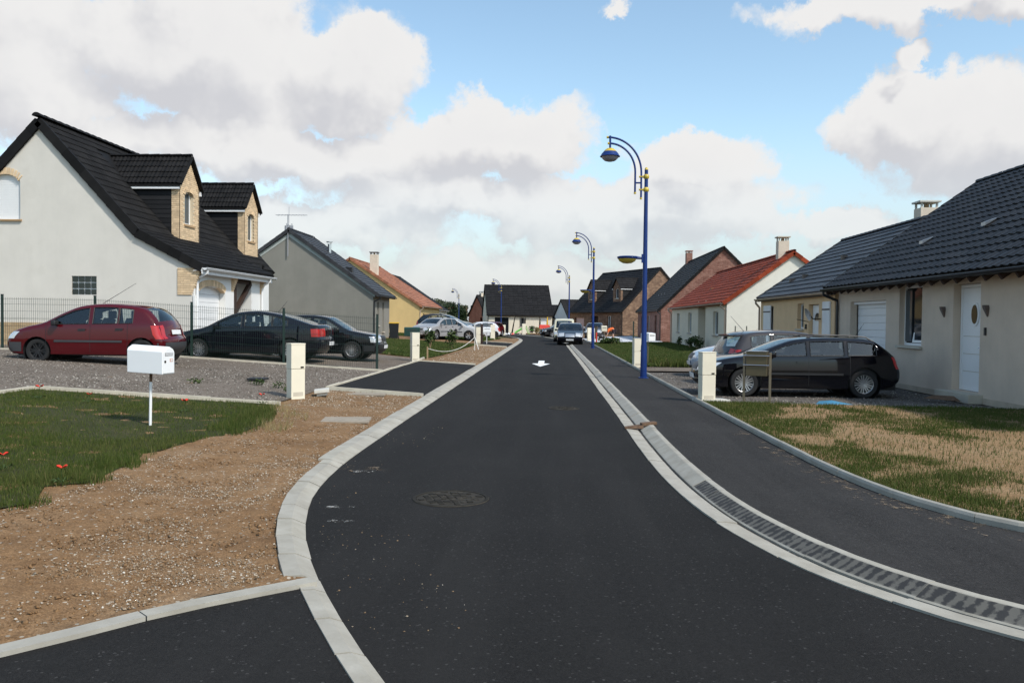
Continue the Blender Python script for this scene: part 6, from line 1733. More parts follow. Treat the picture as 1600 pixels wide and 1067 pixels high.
SUV = dict(A4, L=4.6, W=1.82, H=1.74, rw=0.35, axles=(1.38, -1.30), sill=0.30, out=[(x * 1.027, 0.08 + z * 1.24) for x, z in A4['out']], belt=(1.08, 1.14), panes=((0.98, -0.04), (-0.12, -0.86), (-0.94, -1.74)), ws=(1.13, 0.29), rwin=(-1.68, -2.12), head=(0.78, 0.94, 0.55), tail=(0.9, 1.15, 0.75), grille=(0.74, 0.88), extras=('rails',), detail=0, mirror_mat='car_black')
VAN = dict(L=4.12, W=1.70, H=1.80, rw=0.30, axles=(1.20, -1.45), out=[(1.92, 0.24), (2.04, 0.34), (2.06, 0.52), (1.98, 0.74), (1.7, 0.88), (1.28, 1.02), (0.85, 1.38), (0.5, 1.66), (0.15, 1.77), (-0.3, 1.80), (-1.2, 1.79), (-1.85, 1.74), (-2.0, 1.62), (-2.05, 1.1), (-2.06, 0.6), (-2.06, 0.36), (-1.95, 0.26)], belt=(0.98, 1.02), panes=((1.1, 0.05),), ws=(1.28, 0.5), rwin=(-1.9, -2.04),
           head=(0.62, 0.80, 0.55), tail=(0.8, 1.2, 0.85), grille=(0.58, 0.68), rub=0.52, seams=(0.0, -1.1), handles=(0.2,), plate=(0.42, 0.6), mirror=0.9, cabin=(1.2, -0.4), seats=(0.15,), rim='five', tumble=0.10, detail=0, bumper=(0.50, 'plastic_black'))


def on_left(x, y): return (x, y, T(x, y) + 0.048)


PK = 'cars parked along the street'
make_car('parked_car', 'dark red five-door hatchback on the gravel drive beside the white letter box', on_left(-11.15, 19.9), R(183), CLIO, 'car_red', PK)
make_car('parked_car', 'navy blue fastback saloon behind the wire fence', on_left(-9.05, 24.75), R(180), LAGUNA, 'car_navy', PK)
make_car('parked_car', 'black boxy hatchback with nose towards the road behind the navy saloon', on_left(-7.6, 27.2), R(0), GOLF, 'car_black', PK)
make_car('parked_car', 'silver estate car with roof bars on the lawn before the ochre house', on_left(-7.75, 55.2), R(247), ESTATE, 'car_silver', PK)
make_car('parked_car', 'pale silver hatchback partly hidden by the silver estate car', on_left(-6.75, 57.2), R(-8), XSARA, 'car_pale', PK)
make_car('parked_car', 'tall black off-road car behind the pale silver hatchback', on_left(-8.2, 63.5), R(-12), SUV, 'car_black', PK)
make_car('parked_car', 'white car mostly hidden behind the cream pillars on the left side', on_left(-6.6, 74.0), R(200), HATCH206, 'car_white', PK)
make_car('parked_car', 'red car far up the street left of the blue lamp post', on_left(-6.2, 83.0), R(250), dict(GOLF, detail=0), 'car_red', PK)
make_car('parked_car', 'dark blue saloon with chrome grille parked on the road facing us', (1.32, 58.1, 0.004), R(268), SALOON, 'car_navy', PK)
make_car('parked_car', 'cream delivery van parked behind the dark blue saloon', (1.02, 66.3, 0.004), R(268), VAN, 'car_cream', PK, cat='van')
make_car('parked_car', 'black car half hidden left of the cream van', (0.9, 82.0, 0.03), R(200), dict(GOLF, detail=0), 'car_black', PK)
make_car('parked_car', 'dark grey car on the pale forecourt right of the dark blue saloon', (4.0, 76.5, 0.08), R(262), dict(XSARA, detail=0), 'car_grey', PK)
make_car('parked_car', 'black estate car with roof rails before the near right house', (5.60, 19.36, 0.006), R(180), A4, 'car_black', PK)
make_car('parked_car', 'dark grey hatchback seen from behind beyond the black estate car', (6.4, 22.6, 0.006), R(12), MPV, 'car_grey', PK)
make_car('parked_car', 'pale blue silver hatchback behind the dark grey hatchback', (6.22, 25.55, 0.006), R(180), HATCH206, 'car_blue_silver', PK)

# ------------------------------------------------------------------ street furniture
def lamp(loc, label, low):
    r_ = empty('street_lamp', loc, label=label, cat='street lamp', group='blue street lamps along the road')
    m = MB(); m.tube([(0, 0, 0), (0, 0, 0.9), (0, 0, 0.95), (0, 0, 5.83)], [0.095, 0.085, 0.075, 0.050], 14); m.lathe([(0.15, 0), (0.15, 0.02), (0.10, 0.03)], 14); m.build('pole', MATS['lamp_blue'], r_, smooth=40)
    m = MB(); m.lathe([(0.052, 5.83), (0.045, 5.87), (0.02, 5.90), (0.001, 5.905)], 12); m.build('pole_cap', MATS['lamp_yellow'], r_, smooth=60)
    for z in (5.64, 5.28):
        m = MB(); m.lathe([(0.052, z - 0.065), (0.072, z - 0.045), (0.084, z), (0.072, z + 0.045), (0.052, z + 0.065)], 14); m.tube([(0, 0, z), (-0.20, 0, z)], [0.035, 0.028], 10); m.build('collar', MATS['lamp_yellow'], r_, smooth=60)
    for x0, z0, zc, xe, ze, nm in ((-0.14, 5.05, 5.75, -1.08, 6.74, 1), (-0.31, 5.20, 5.77, -1.05, 6.57, 2)):
        p = [(x0, 0, z0), (x0, 0, zc)] + [(x0 - (x0 - xe) * (1 - math.cos(a)), 0, zc + (ze - zc) * math.sin(a)) for a in [math.pi / 2 * k / 14 for k in range(1, 15)]]
        m = MB(); m.tube(p, 0.028, 10); a = m.build('arm', MATS['lamp_blue'], r_, smooth=40)
        m = MB(); m.tube([(x0, 0, z0 - 0.04), (x0, 0, z0 + 0.01)], 0.034, 10); m.tube([(xe + 0.01, 0, ze), (xe - 0.04, 0, ze)], 0.034, 10); m.build('end_cap', MATS['lamp_yellow'], a)
    m = MB(); m.tube([(-0.31, 0, 5.47), (-0.14, 0, 5.47)], 0.024, 8); m.tube([(-1.02, 0, 6.78), (-1.02, 0, 6.40)], 0.030, 10); m.build('bracket', MATS['lamp_blue'], r_, smooth=40)
    X = Matrix.Translation((-1.02, 0, 0)); hd = empty('lamp_head', parent=r_)
    m = MB(); m.lathe([(0.03, 6.44), (0.09, 6.425), (0.15, 6.38), (0.185, 6.335)], 20, X); m.build('dome', MATS['lamp_yellow'], hd, smooth=60)
    m = MB(); m.lathe([(0.185, 6.336), (0.235, 6.28), (0.262, 6.225), (0.285, 6.205), (0.28, 6.195), (0.24, 6.20)], 24, X); m.build('skirt', MATS['lamp_blue'], hd, smooth=50)
    m = MB(); m.lathe([(0.238, 6.20), (0.215, 6.14), (0.15, 6.085), (0.07, 6.063), (0.001, 6.06)], 20, X); m.build('bowl', MATS['lamp_glass'], hd, smooth=60)
    if low:
        X = Matrix.Translation((-0.50, 0, 0)); lh = empty('low_lamp_head', parent=r_)
        m = MB(); m.lathe([(0.001, 3.425), (0.24, 3.42), (0.29, 3.40), (0.27, 3.35), (0.18, 3.335)], 22, X); m.tube([(-0.28, 0, 3.385), (-0.05, 0, 3.36)], [0.05, 0.028], 8); m.box(-0.10, -0.045, -0.04, 0.04, 3.24, 3.48); m.build('plate', MATS['lamp_blue'], lh, smooth=40)
        m = MB(); m.lathe([(0.262, 3.352), (0.22, 3.28), (0.12, 3.225), (0.001, 3.21)], 20, X); m.build('bowl', MATS['lamp_yellow'], lh, smooth=60)
    return r_


lamp((2.60, 23.4, 0.06), 'tall blue street lamp nearest the camera, with a second low yellow lamp', True)
lamp((2.42, 48.6, 0.06), 'blue street lamp second along the pavement, beside the small lawn', True)
lamp((1.62, 78.0, 0.05), 'blue street lamp behind the dark blue saloon and cream van', False)
lamp((-6.35, 103.5, 0.03), 'blue street lamp standing before the far cream house', False)
lamp((-15.0, 133.0, -0.08), 'farthest blue street lamp, in front of the distant trees', False)


def pillar(x, y, z, rz, label, h=1.0, w=0.27, d=0.21, slab=True):
    r_ = empty('utility_pillar', (x, y, z), R(rz), label=label, cat='utility pillar', group='cream utility pillars')
    m = MB(); m.box(-w / 2, w / 2, -d / 2, d / 2, -0.05, h * 0.54); m.build('base', MATS['pillar_cream'], r_, bevel=0.008)
    m = MB(); m.box(-w / 2 - 0.004, w / 2 + 0.004, -d / 2 - 0.004, d / 2 + 0.004, h * 0.545, h - 0.02); c = m.build('cabinet', MATS['pillar_cream'], r_, bevel=0.008)
    m = MB(); m.box(-w / 2 - 0.012, w / 2 + 0.006, -d / 2 - 0.010, d / 2 + 0.006, h - 0.022, h); m.build('lid', MATS['pillar_cream'], r_, bevel=0.006)
    m = MB(); m.box(w / 2 - 0.09, w / 2 - 0.03, -d / 2 - 0.012, -d / 2 - 0.003, h * 0.56, h * 0.585); m.build('lock', MATS['iron'], c)
    m = MB(); m.box(-w / 2 + 0.04, w / 2 - 0.04, -d / 2 - 0.004, -d / 2 + 0.002, 0.06, 0.13); m.build('vent', MATS['stone_sill'], r_)
    return r_


pillar(-4.73, 15.1, T(-4.73, 15) + 0.03, 42, 'cream utility pillar at the gravel drive entrance, nearest on the left side', 1.03)
pillar(-4.78, 28.75, T(-4.78, 28.7) + 0.03, 30, 'cream utility pillar by the far corner of the asphalt apron', 1.03)
pillar(-4.55, 51.2, T(-4.5, 51) + 0.04, 20, 'weathered cream pillar beside a dark stake and pale silver hatchback', 1.05, 0.32)
pillar(-4.55, 63.5, T(-4.5, 63) + 0.04, 20, 'cream pillar on the small lawn left of the road', 1.15, 0.36)
pillar(-5.3, 91.0, 0.03, 20, 'cream pillar at the foot of the lamp before the far cream house', 1.1, 0.4)
pillar(-3.1, 92.0, 0.03, 20, 'cream pillar before the swing frame at the bend', 1.25, 0.4)
pillar(3.12, 16.7, 0.06, 12, 'cream utility pillar in front of the black estate car', 1.0, 0.28, 0.22)
pillar(3.05, 67.5, 0.06, 15, 'cream pillar right of the dark blue saloon', 1.05, 0.30)
pillar(3.02, 29.2, 0.06, 15, 'cream pillar half hidden behind the nearest blue lamp post', 1.0, 0.30)
m = MB(); m.box(-0.30, 0.34, -0.22, 0.20, 0.0, 0.05); o = m.build('concrete_slab', MATS['pillar_slab'], bevel=0.01, label='small concrete slab under the cream pillar by the black estate', cat='slab'); o.location = (3.2, 16.75, 0.062); o.rotation_euler = (0, 0, R(12))
# white post beside the second lamp
m = MB(); m.box(-0.12, 0.12, -0.1, 0.1, 0, 1.05); o = m.build('white_post', MATS['pvc_white'], bevel=0.01, label='white square post right of the second blue lamp', cat='post'); o.location = (3.02, 60.4, 0.07)
m = MB(); m.box(-0.05, 0.05, -0.05, 0.05, 0, 0.75); o = m.build('red_marker', MATS['toy_red'], bevel=0.006, label='thin red marker beside the white post', cat='marker'); o.location = (3.28, 60.5, 0.07)


def letter_box():
    z = T(-5.3, 10.72) + 0.05; r_ = empty('letter_box', (-5.32, 10.72, z - 0.02), R(-9), label='white metal letter box on a thin rusty white post in the lawn', cat='letter box')
    m = MB(); m.tube([(0, 0, -0.05), (0.01, 0, 0.60)], 0.019, 10); m.build('post', MATS['paint_white'], r_, smooth=40)
    m = MB(); m.tube([(0.01, 0, 0.60), (0.013, 0, 0.72)], 0.0195, 10); m.build('rusty_post_top', MATS['rust'], r_, smooth=40)
    h0, h1, w = 0.72, 1.035, 0.13
    prof = [(-w, h0), (w, h0), (w, h1 - 0.02), (w - 0.025, h1 + 0.01), (0.03, h1 + 0.045), (-0.03, h1 + 0.045), (-w + 0.025, h1 + 0.01), (-w, h1 - 0.02)]
    m = MB(); m.prism(prof, lambda u, v: (-0.25, u, v + 0.012), lambda u, v: (0.27, u, v - 0.012)); b = m.build('box', MATS['box_white'], r_, bevel=0.007)
    m = MB(); m.prism([(-w + 0.012, h0 + 0.012), (w - 0.012, h0 + 0.012), (w - 0.012, h1 - 0.03), (0.03, h1 + 0.028), (-0.03, h1 + 0.028), (-w + 0.012, h1 - 0.03)], lambda u, v: (0.271, u, v - 0.012), lambda u, v: (0.279, u, v - 0.012)); d = m.build('door', MATS['box_white'], r_, bevel=0.003)
    m = MB(); m.box(0.279, 0.283, -0.085, 0.085, h1 - 0.085, h1 - 0.045); m.build('letter_slot', MATS['print_grey'], d)
    for k in range(3):
        q = MB(); q.box(0.283, 0.2845, -0.082, 0.082, h1 - 0.080 + 0.012 * k, h1 - 0.074 + 0.012 * k); q.build('slot_line', MATS['box_white'], d)
    m = MB(); m.lathe([(0.016, 0), (0.016, 0.008), (0.001, 0.010)], 10, Matrix.Translation((0.279, -0.085, h1 - 0.16)) @ Matrix.Rotation(R(90), 4, 'Y')); m.build('lock', MATS['iron'], d)
    m = MB(); m.box(0.279, 0.2815, 0.02, 0.085, h1 - 0.165, h1 - 0.125); m.build('sticker', MATS['sticker'], d)
    m = MB(); m.box(0.2815, 0.283, 0.03, 0.075, h1 - 0.158, h1 - 0.132); m.build('name_card', MATS['plate_white'], d)


letter_box()


def stand():
    r_ = empty('letter_box_stand', (4.09, 16.62, 0.06), R(-22), label='bronze coloured double letter box on two posts before the black estate', cat='letter box')
    for x in (-0.25, 0.25):
        m = MB(); m.box(x - 0.022, x + 0.022, -0.022, 0.022, -0.05, 1.0); m.build('post', MATS['bronze_post'], r_, bevel=0.004)
    m = MB(); m.box(-0.20, 0.20, -0.13, 0.14, 0.74, 1.02); a = m.build('box', MATS['bronze'], r_, bevel=0.008)
    m = MB(); m.box(-0.205, 0.205, -0.14, 0.145, 1.02, 1.035); m.build('flap', MATS['steel'], a, bevel=0.004)
    m = MB(); m.box(-0.20, 0.20, -0.13, 0.14, 0.54, 0.735); m.build('box', MATS['bronze'], r_, bevel=0.008)
    for z in (0.94, 0.755):
        m = MB(); m.tube([(-0.25, -0.145, z), (0.25, -0.145, z)], 0.011, 8); m.build('rail', MATS['steel'], r_, smooth=40)


stand()


def post_box(loc, rz, label, mat, h, w, d, hh, post='bronze_post'):
    r_ = empty('post_mounted_box', loc, R(rz), label=label, cat='letter box')
    m = MB(); m.tube([(0, 0, -0.05), (0, 0, h)], 0.02, 8); m.build('post', MATS[post], r_)
    m = MB(); m.prism([(-d / 2, h), (d / 2, h), (d / 2, h + hh * 0.9), (0, h + hh), (-d / 2, h + hh * 0.9)], lambda u, v: (-w / 2, u, v), lambda u, v: (w / 2, u, v)); b = m.build('box', MATS[mat], r_, bevel=0.008)
    m = MB(); m.box(-w * 0.35, w * 0.35, -d / 2 - 0.006, -d / 2 - 0.001, h + hh * 0.62, h + hh * 0.70); m.build('slot', MATS['plastic_grey'], b)


post_box((3.55, 30.6, 0.07), 38, 'white letter box on a thin post right of the nearest lamp', 'box_white', 0.88, 0.34, 0.42, 0.30)
post_box((3.75, 59.5, 0.07), 8, 'cream letter box on a post beside the bending person', 'pillar_cream', 0.85, 0.40, 0.3, 0.40)
post_box((-5.6, 33.0, T(-5.6, 33) + 0.05), 5, 'dark green letter box on a post by the lawn of the grey house', 'plastic_green', 0.75, 0.62, 0.3, 0.36)
post_box((-4.05, 51.6, T(-4, 51.6) + 0.05), 12, 'white letter box on a square white post before the pale cars', 'box_white', 0.75, 0.5, 0.3, 0.32, 'pvc_white')


def fence():
    xs = [-18.4, -15.85, -13.1, -10.27, -7.6, -4.92]; Y = 23.14
    r_ = empty('wire_fence', (-10.3, Y, 0.0), label='dark green welded wire fence with slim posts across the gravel drive', cat='fence')
    for x in xs:
        z = T(x, Y) + 0.05; m = MB(); m.box(x + 10.3 - 0.028, x + 10.3 + 0.028, -0.028, 0.028, z - 0.1, z + 1.58); p = m.build('post', MATS['fence_green'], r_, bevel=0.006)
        m = MB(); m.box(x + 10.3 - 0.031, x + 10.3 + 0.031, -0.031, 0.031, z + 1.58, z + 1.60); m.build('cap', MATS['plastic_black'], p)
    for a, b in zip(xs, xs[1:]):
        m = MB(); za, zb = T(a, Y) + 0.09, T(b, Y) + 0.09; n = int((b - a - 0.08) / 0.055)
        zi = lambda x: za + (zb - za) * (x - a) / (b - a)
        for k in range(n + 1):
            x = a + 0.04 + (b - a - 0.08) * k / n; m.beam((x + 10.3, 0, zi(x)), (x + 10.3, 0, zi(x) + 1.47), 0.0055, 0.0055)
        for z in (0.02, 0.22, 0.25, 0.45, 0.65, 0.85, 0.88, 1.08, 1.28, 1.43):
            y = 0.02 if z in (0.22, 0.25, 0.85, 0.88) else 0.006
            m.beam((a + 10.3 + 0.02, y, za + z), (b + 10.3 - 0.02, y, zb + z), 0.0065, 0.0065)
        m.build('wire_panel', MATS['fence_green'], r_, kind='stuff')


fence()
# manhole covers
for (x, y, rr_, lb) in ((-0.91, 7.55, 0.35, 'round cast iron manhole cover in the near road'), (0.24, 15.6, 0.30, 'round manhole cover farther up by the drainage channel')):
    r_ = empty('manhole_cover', (x, y, 0.0), R(20), label=lb, cat='manhole cover')
    m = MB(); m.lathe([(rr_ - 0.03, 0.004), (rr_ - 0.028, 0.009), (rr_, 0.009), (rr_ + 0.004, 0.002)], 36); m.build('frame', MATS['iron'], r_, smooth=30)
    m = MB(); m.lathe([(0.001, 0.005), (rr_ - 0.035, 0.005)], 36); c = m.build('cover', MATS['iron'], r_)
    for i in range(-4, 5):
        for j in range(-4, 5):
            u, v = i * 0.068, j * 0.068
            if math.hypot(u, v) < rr_ - 0.075:
                if random.random() < 0.12: continue
                q = MB(); jj = [random.uniform(0.014, 0.034) for _ in range(4)]; q.prism([(u - jj[0], v - jj[1]), (u + jj[2], v - jj[0]), (u + jj[1], v + jj[3]), (u - jj[3], v + jj[2])], lambda a, b: (a, b, 0.005), lambda a, b: (a, b, 0.009 + 0.004 * random.random())); o = q.build('tread_plate', MATS['iron'], c)
# dark rain cover and slabs beside the left pillar
m = MB(); m.box(-0.19, 0.19, -0.16, 0.16, 0.03, 0.075); m.box(-0.12, 0.12, -0.1, 0.1, 0, 0.03); o = m.build('drain_lid', MATS['plastic_black'], bevel=0.01, label='black plastic lid lying on the gravel drive', cat='lid'); o.location = (-6.35, 17.6, T(-6.35, 17.6) + 0.06)
m = MB(); m.box(-0.14, 0.14, -0.2, 0.2, 0.0, 0.06); m.box(-0.10, 0.10, -0.15, 0.15, -0.06, 0.0); o = m.build('pale_slab', MATS['pillar_slab'], bevel=0.008, label='pale slab lying right of the near left pillar', cat='slab'); o.location = (-4.42, 15.75, T(-4.4, 15.7) + 0.12); o.rotation_euler = (0, R(-6), R(15))
for (x, y, w, d, rz, lb) in ((-3.75, 16.6, 0.40, 0.16, 0, 'grey board half buried at the edge of the apron'), (-3.15, 12.6, 0.36, 0.28, 8, 'weathered wooden cover set in the brown verge')):
    r_ = empty('wooden_cover', (x, y, T(x, y) + 0.05), R(rz), label=lb, cat='board')
    for k in range(4):
        q = MB(); q.box(-w, w, -d + 2 * d * k / 4 + 0.006, -d + 2 * d * (k + 1) / 4 - 0.006, -0.02, 0.012 + 0.004 * (k % 2)); q.build('plank', MATS['wood_grey'], r_, bevel=0.004)
r_ = empty('channel_ramp', (1.36, 12.75, 0.0), label='brown timber ramp laid across the drainage channel', cat='ramp')
m = MB(); m.add([(-0.22, -0.07, 0.008), (0.06, -0.10, 0.02), (0.06, 0.10, 0.02), (-0.22, 0.07, 0.008), (-0.22, -0.07, 0.03), (0.06, -0.08, 0.07), (0.06, 0.08, 0.07), (-0.22, 0.06, 0.03)], [(0, 1, 5, 4), (1, 2, 6, 5), (2, 3, 7, 6), (3, 0, 4, 7), (4, 5, 6, 7)]); m.build('plank', MATS['rust'], r_)
m = MB(); m.beam((0.03, -0.02, 0.075), (0.26, 0.03, 0.095), 0.12, 0.045); m.build('plank', MATS['rust'], r_, bevel=0.006)
m = MB(); m.add([(-0.35, -0.10, 0), (0.1, -0.2, 0.02), (0.42, -0.02, 0.0), (0.2, 0.14, 0.03), (-0.2, 0.12, 0.05), (0.0, 0.0, 0.08)], [(0, 1, 5), (1, 2, 5), (2, 3, 5), (3, 4, 5), (4, 0, 5), (0, 4, 3, 2, 1)]); o = m.build('crumpled_tarpaulin', MATS['tarp_blue'], label='crumpled blue tarpaulin on the gravel before the estate car', cat='tarpaulin'); o.location = (5.5, 16.45, 0.07)
m = MB(); m.add([(-0.42, -0.07, 0), (0.4, -0.05, 0.02), (0.45, 0.08, 0.0), (-0.38, 0.08, 0.0), (-0.2, 0.0, 0.09), (0.3, 0.02, 0.11)], [(0, 1, 5, 4), (1, 2, 5), (2, 3, 4, 5), (3, 0, 4), (0, 3, 2, 1)]); o = m.build('rusty_sheet', MATS['rust'], label='bent rusty sheet on the ground left of the white door', cat='sheet'); o.location = (8.2, 17.75, 0.07); o.rotation_euler = (0, 0, R(-70))
# wheelie bin by the grey house
r_ = empty('wheelie_bin', (-9.45, 49.2, T(-9.4, 49) + 0.05), R(10), label='black wheelie bin with yellow lid at the grey house', cat='bin')
m = MB(); m.add([(-0.24, -0.28, 0.06), (0.24, -0.28, 0.06), (0.24, 0.26, 0.06), (-0.24, 0.26, 0.06), (-0.29, -0.36, 0.95), (0.29, -0.36, 0.95), (0.29, 0.34, 0.95), (-0.29, 0.34, 0.95)], [(0, 3, 2, 1), (4, 5, 6, 7), (0, 1, 5, 4), (1, 2, 6, 5), (2, 3, 7, 6), (3, 0, 4, 7)]); m.build('body', MATS['plastic_black'], r_, bevel=0.02)
m = MB(); m.box(-0.31, 0.31, -0.39, 0.37, 0.955, 1.02); m.build('lid', MATS['toy_yellow'], r_, bevel=0.02)
for s in (-1, 1):
    m = MB(); m.lathe([(0.001, -0.03), (0.1, -0.03), (0.1, 0.03), (0.001, 0.03)], 14, Matrix.Translation((s * 0.28, 0.28, 0.10)) @ Matrix.Rotation(R(90), 4, 'Y')); m.build('wheel', MATS['tyre'], r_)
r_ = empty('wheelie_bin', (3.55, 71.0, 0.08), R(-10), label='brown wheelie bin behind the dark blue saloon on the right', cat='bin')
m = MB(); m.add([(-0.3, -0.3, 0.06), (0.3, -0.3, 0.06), (0.3, 0.3, 0.06), (-0.3, 0.3, 0.06), (-0.36, -0.38, 1.1), (0.36, -0.38, 1.1), (0.36, 0.38, 1.1), (-0.36, 0.38, 1.1)], [(0, 3, 2, 1), (4, 5, 6, 7), (0, 1, 5, 4), (1, 2, 6, 5), (2, 3, 7, 6), (3, 0, 4, 7)]); m.build('body', M('bin_brown', (0.07, 0.05, 0.025), 0.6), r_, bevel=0.02)
m = MB(); m.box(-0.39, 0.39, -0.41, 0.40, 1.105, 1.17); m.build('lid', MATS['plastic_black'], r_, bevel=0.02)
# rope barrier on the left lawn
r_ = empty('rope_barrier', (-4.6, 30.2, T(-4.6, 30) + 0.05), label='white rope slung between two stakes along the lawn edge', cat='rope')
P0, P1 = Vector((0.05, 0, 0.42)), Vector((0.75, 11.2, 0.62))
m = MB(); m.tube([P0.lerp(P1, t) + Vector((0, 0, -0.42 * 4 * t * (1 - t) * 0.85)) for t in [k / 16 for k in range(17)]], 0.013, 6); m.build('rope', MATS['rope'], r_, smooth=40)
m = MB(); m.tube([tuple(P1), (P1.x + 0.25, P1.y - 0.6, 0.02)], 0.02, 6); m.build('rope_end', MATS['rope'], r_)
m = MB(); m.beam((0.05, 0, -0.05), (0.05, 0, 0.48), 0.05, 0.05); m.build('stake', MATS['timber_tan'], r_)
m = MB(); m.beam((0.75, 11.2, -0.1), (0.73, 11.2, 1.25), 0.035, 0.035); m.build('stake', MATS['rope'], r_)
m = MB(); m.beam((0, 0, -0.05), (0, 0, 1.25), 0.14, 0.12); o = m.build('wooden_stake', MATS['timber_dark'], label='dark wooden stake beside the weathered cream pillar', cat='stake', bevel=0.01); o.location = (-4.28, 50.6, T(-4.3, 50) + 0.04)
m = MB(); m.beam((0, 0, -0.05), (0, 0, 1.6), 0.09, 0.09); o = m.build('dark_post', MATS['fence_green'], label='thin dark post on the lawn beside the pale forecourt', cat='post'); o.location = (6.2, 63.0, 0.07)
# washing line frame behind the cars
r_ = empty('washing_line', (7.35, 32.5, 0.07), R(10), label='small dark washing line frame beyond the parked cars', cat='frame')
for x in (-0.25, 0.25):
    m = MB(); m.tube([(x, 0, 0), (x * 0.92, 0, 1.45)], 0.02, 6); m.build('post', MATS['fence_green'], r_)
m = MB(); m.tube([(-0.23, 0, 1.42), (0, 0, 1.38), (0.23, 0, 1.42)], 0.008, 5); m.build('line', MATS['rope'], r_)


# ---- children's things before the far house
def swing():
    r_ = empty('swing_frame', (-4.4, 99.0, 0.03), R(6), label='swing frame with yellow end braces before the far cream house', cat='swing')
    for x, mt in ((0, 'iron'), (3.0, 'iron'), (3.9, 'toy_yellow')):
        for s in (-1, 1):
            m = MB(); m.tube([(x - 0.35 if x == 0 else x + 0.2 * s, s * 0.9, 0), (x, 0, 2.05)], 0.05, 6); m.build('leg', MATS[mt], r_)
    m = MB(); m.tube([(0, 0, 2.05), (3.9, 0, 2.05)], 0.055, 6); m.build('top_bar', MATS['iron'], r_)
    for x in (0.9, 2.0):
        m = MB(); m.tube([(x - 0.2, 0, 2.05), (x - 0.2, 0, 0.5)], 0.012, 5); m.tube([(x + 0.2, 0, 2.05), (x + 0.2, 0, 0.5)], 0.012, 5); s_ = m.build('swing_rope', MATS['rope'], r_)
        m = MB(); m.box(x - 0.24, x + 0.24, -0.1, 0.1, 0.46, 0.5); m.build('seat', MATS['toy_green'], s_)


swing()
r_ = empty('toy_slide', (-3.6, 97.5, 0.03), R(20), label='bright green toy slide under the swing frame', cat='slide')
m = MB(); m.add([(-0.7, -0.22, 0.1), (0.6, -0.22, 0.85), (0.6, 0.22, 0.85), (-0.7, 0.22, 0.1), (-0.7, -0.28, 0.25), (0.6, -0.28, 1.0), (0.6, 0.28, 1.0), (-0.7, 0.28, 0.25)], [(0, 1, 2, 3), (0, 4, 5, 1), (3, 2, 6, 7)]); m.build('chute', MATS['toy_green'], r_)
for s in (-1, 1):
    m = MB(); m.beam((0.6, s * 0.2, 0.9), (1.0, s * 0.28, 0), 0.07, 0.05); m.build('leg', MATS['toy_green'], r_)
r_ = empty('toy_house', (-0.85, 98.0, 0.03), R(6), label='red and yellow plastic play house before the far cream house', cat='play house')
m = MB(); m.box(-0.6, 0.6, -0.45, 0.45, 0, 0.62); m.build('wall', MATS['toy_yellow'], r_, bevel=0.03)
m = MB(); m.prism([(-0.68, 0.62), (0.68, 0.62), (0.58, 1.12), (-0.58, 1.12)], lambda u, v: (u, -0.52 + 0.25 * (v - 0.62), v), lambda u, v: (u, 0.52 - 0.25 * (v - 0.62), v)); m.build('roof', MATS['toy_red'], r_, bevel=0.03)
m = MB(); m.box(-0.2, 0.15, -0.47, -0.452, 0.05, 0.5); m.build('door', MATS['timber_tan'], r_)
for i in range(9):
    x, y = -4.6 + random.uniform(-0.9, 2.6), 94.5 + random.uniform(-1.2, 1.5); s = random.uniform(0.10, 0.26)
    m = MB(); m.add([(-s, -s * 0.6, 0), (s, -s * 0.5, 0), (s * 0.8, s * 0.6, 0), (-s * 0.9, s * 0.5, 0), (-s * 0.3, 0, s * 1.1), (s * 0.5, 0.1 * s, s * 0.8)], [(0, 1, 5, 4), (1, 2, 5), (2, 3, 4, 5), (3, 0, 4), (0, 3, 2, 1)])
    o = m.build('rubble_bag', MATS[random.choice(['box_white', 'box_white', 'pvc_white', 'toy_red', 'zinc'])], label='crumpled rubbish sack in the heap before the far swing frame', cat='rubbish', group='rubbish heap before the swing frame'); o.location = (x, y, 0.03); o.rotation_euler = (0, 0, random.uniform(0, 6))

# ------------------------------------------------------------------ plants
def leaf_cloud(name, blobs, n, size, mat, parent, seed):
    """many small leaf faces spread through a lumpy volume; blobs = (x,y,z,rx,ry,rz)"""
    rg = np.random.default_rng(seed); B = np.array(blobs, float); wt = B[:, 3] * B[:, 4] * B[:, 5]; k = rg.choice(len(B), n, p=wt / wt.sum())
    d = rg.normal(size=(n, 3)); d /= np.linalg.norm(d, axis=1)[:, None]; rad = rg.random(n) ** 0.45
    c = B[k, :3] + d * B[k, 3:] * rad[:, None]
    a = rg.normal(size=(n, 3)); a /= np.linalg.norm(a, axis=1)[:, None]; b = np.cross(a, rg.normal(size=(n, 3))); b /= np.linalg.norm(b, axis=1)[:, None]
    s = size * rg.uniform(0.5, 1.3, (n, 1))
    v = np.stack([c - a * s, c + b * s * 0.55, c + a * s, c - b * s * 0.55], 1).reshape(-1, 3)
    me = np_mesh(name, v, np.arange(n * 4), 4, mat)
    return link_mesh(name, me, parent)


def bush(loc, label, rx, h, n=260, size=0.06, mat='leafage', seed=1, group=None):
    r_ = empty('shrub', loc, label=label, cat='shrub', group=group)
    rg = random.Random(seed); bl = [(rg.uniform(-.4, .4) * rx, rg.uniform(-.4, .4) * rx, h * rg.uniform(0.35, 0.75), rx * rg.uniform(.45, .7), rx * rg.uniform(.45, .7), h * rg.uniform(.25, .4)) for _ in range(6)]
    leaf_cloud('foliage', bl, n, size, MATS[mat], r_, seed)
    m = MB()
    for k in range(4): m.tube([(0, 0, -0.03), (rg.uniform(-.3, .3) * rx, rg.uniform(-.3, .3) * rx, h * 0.6)], [0.015, 0.006], 5)
    m.build('stem', MATS['timber_tan'], r_)


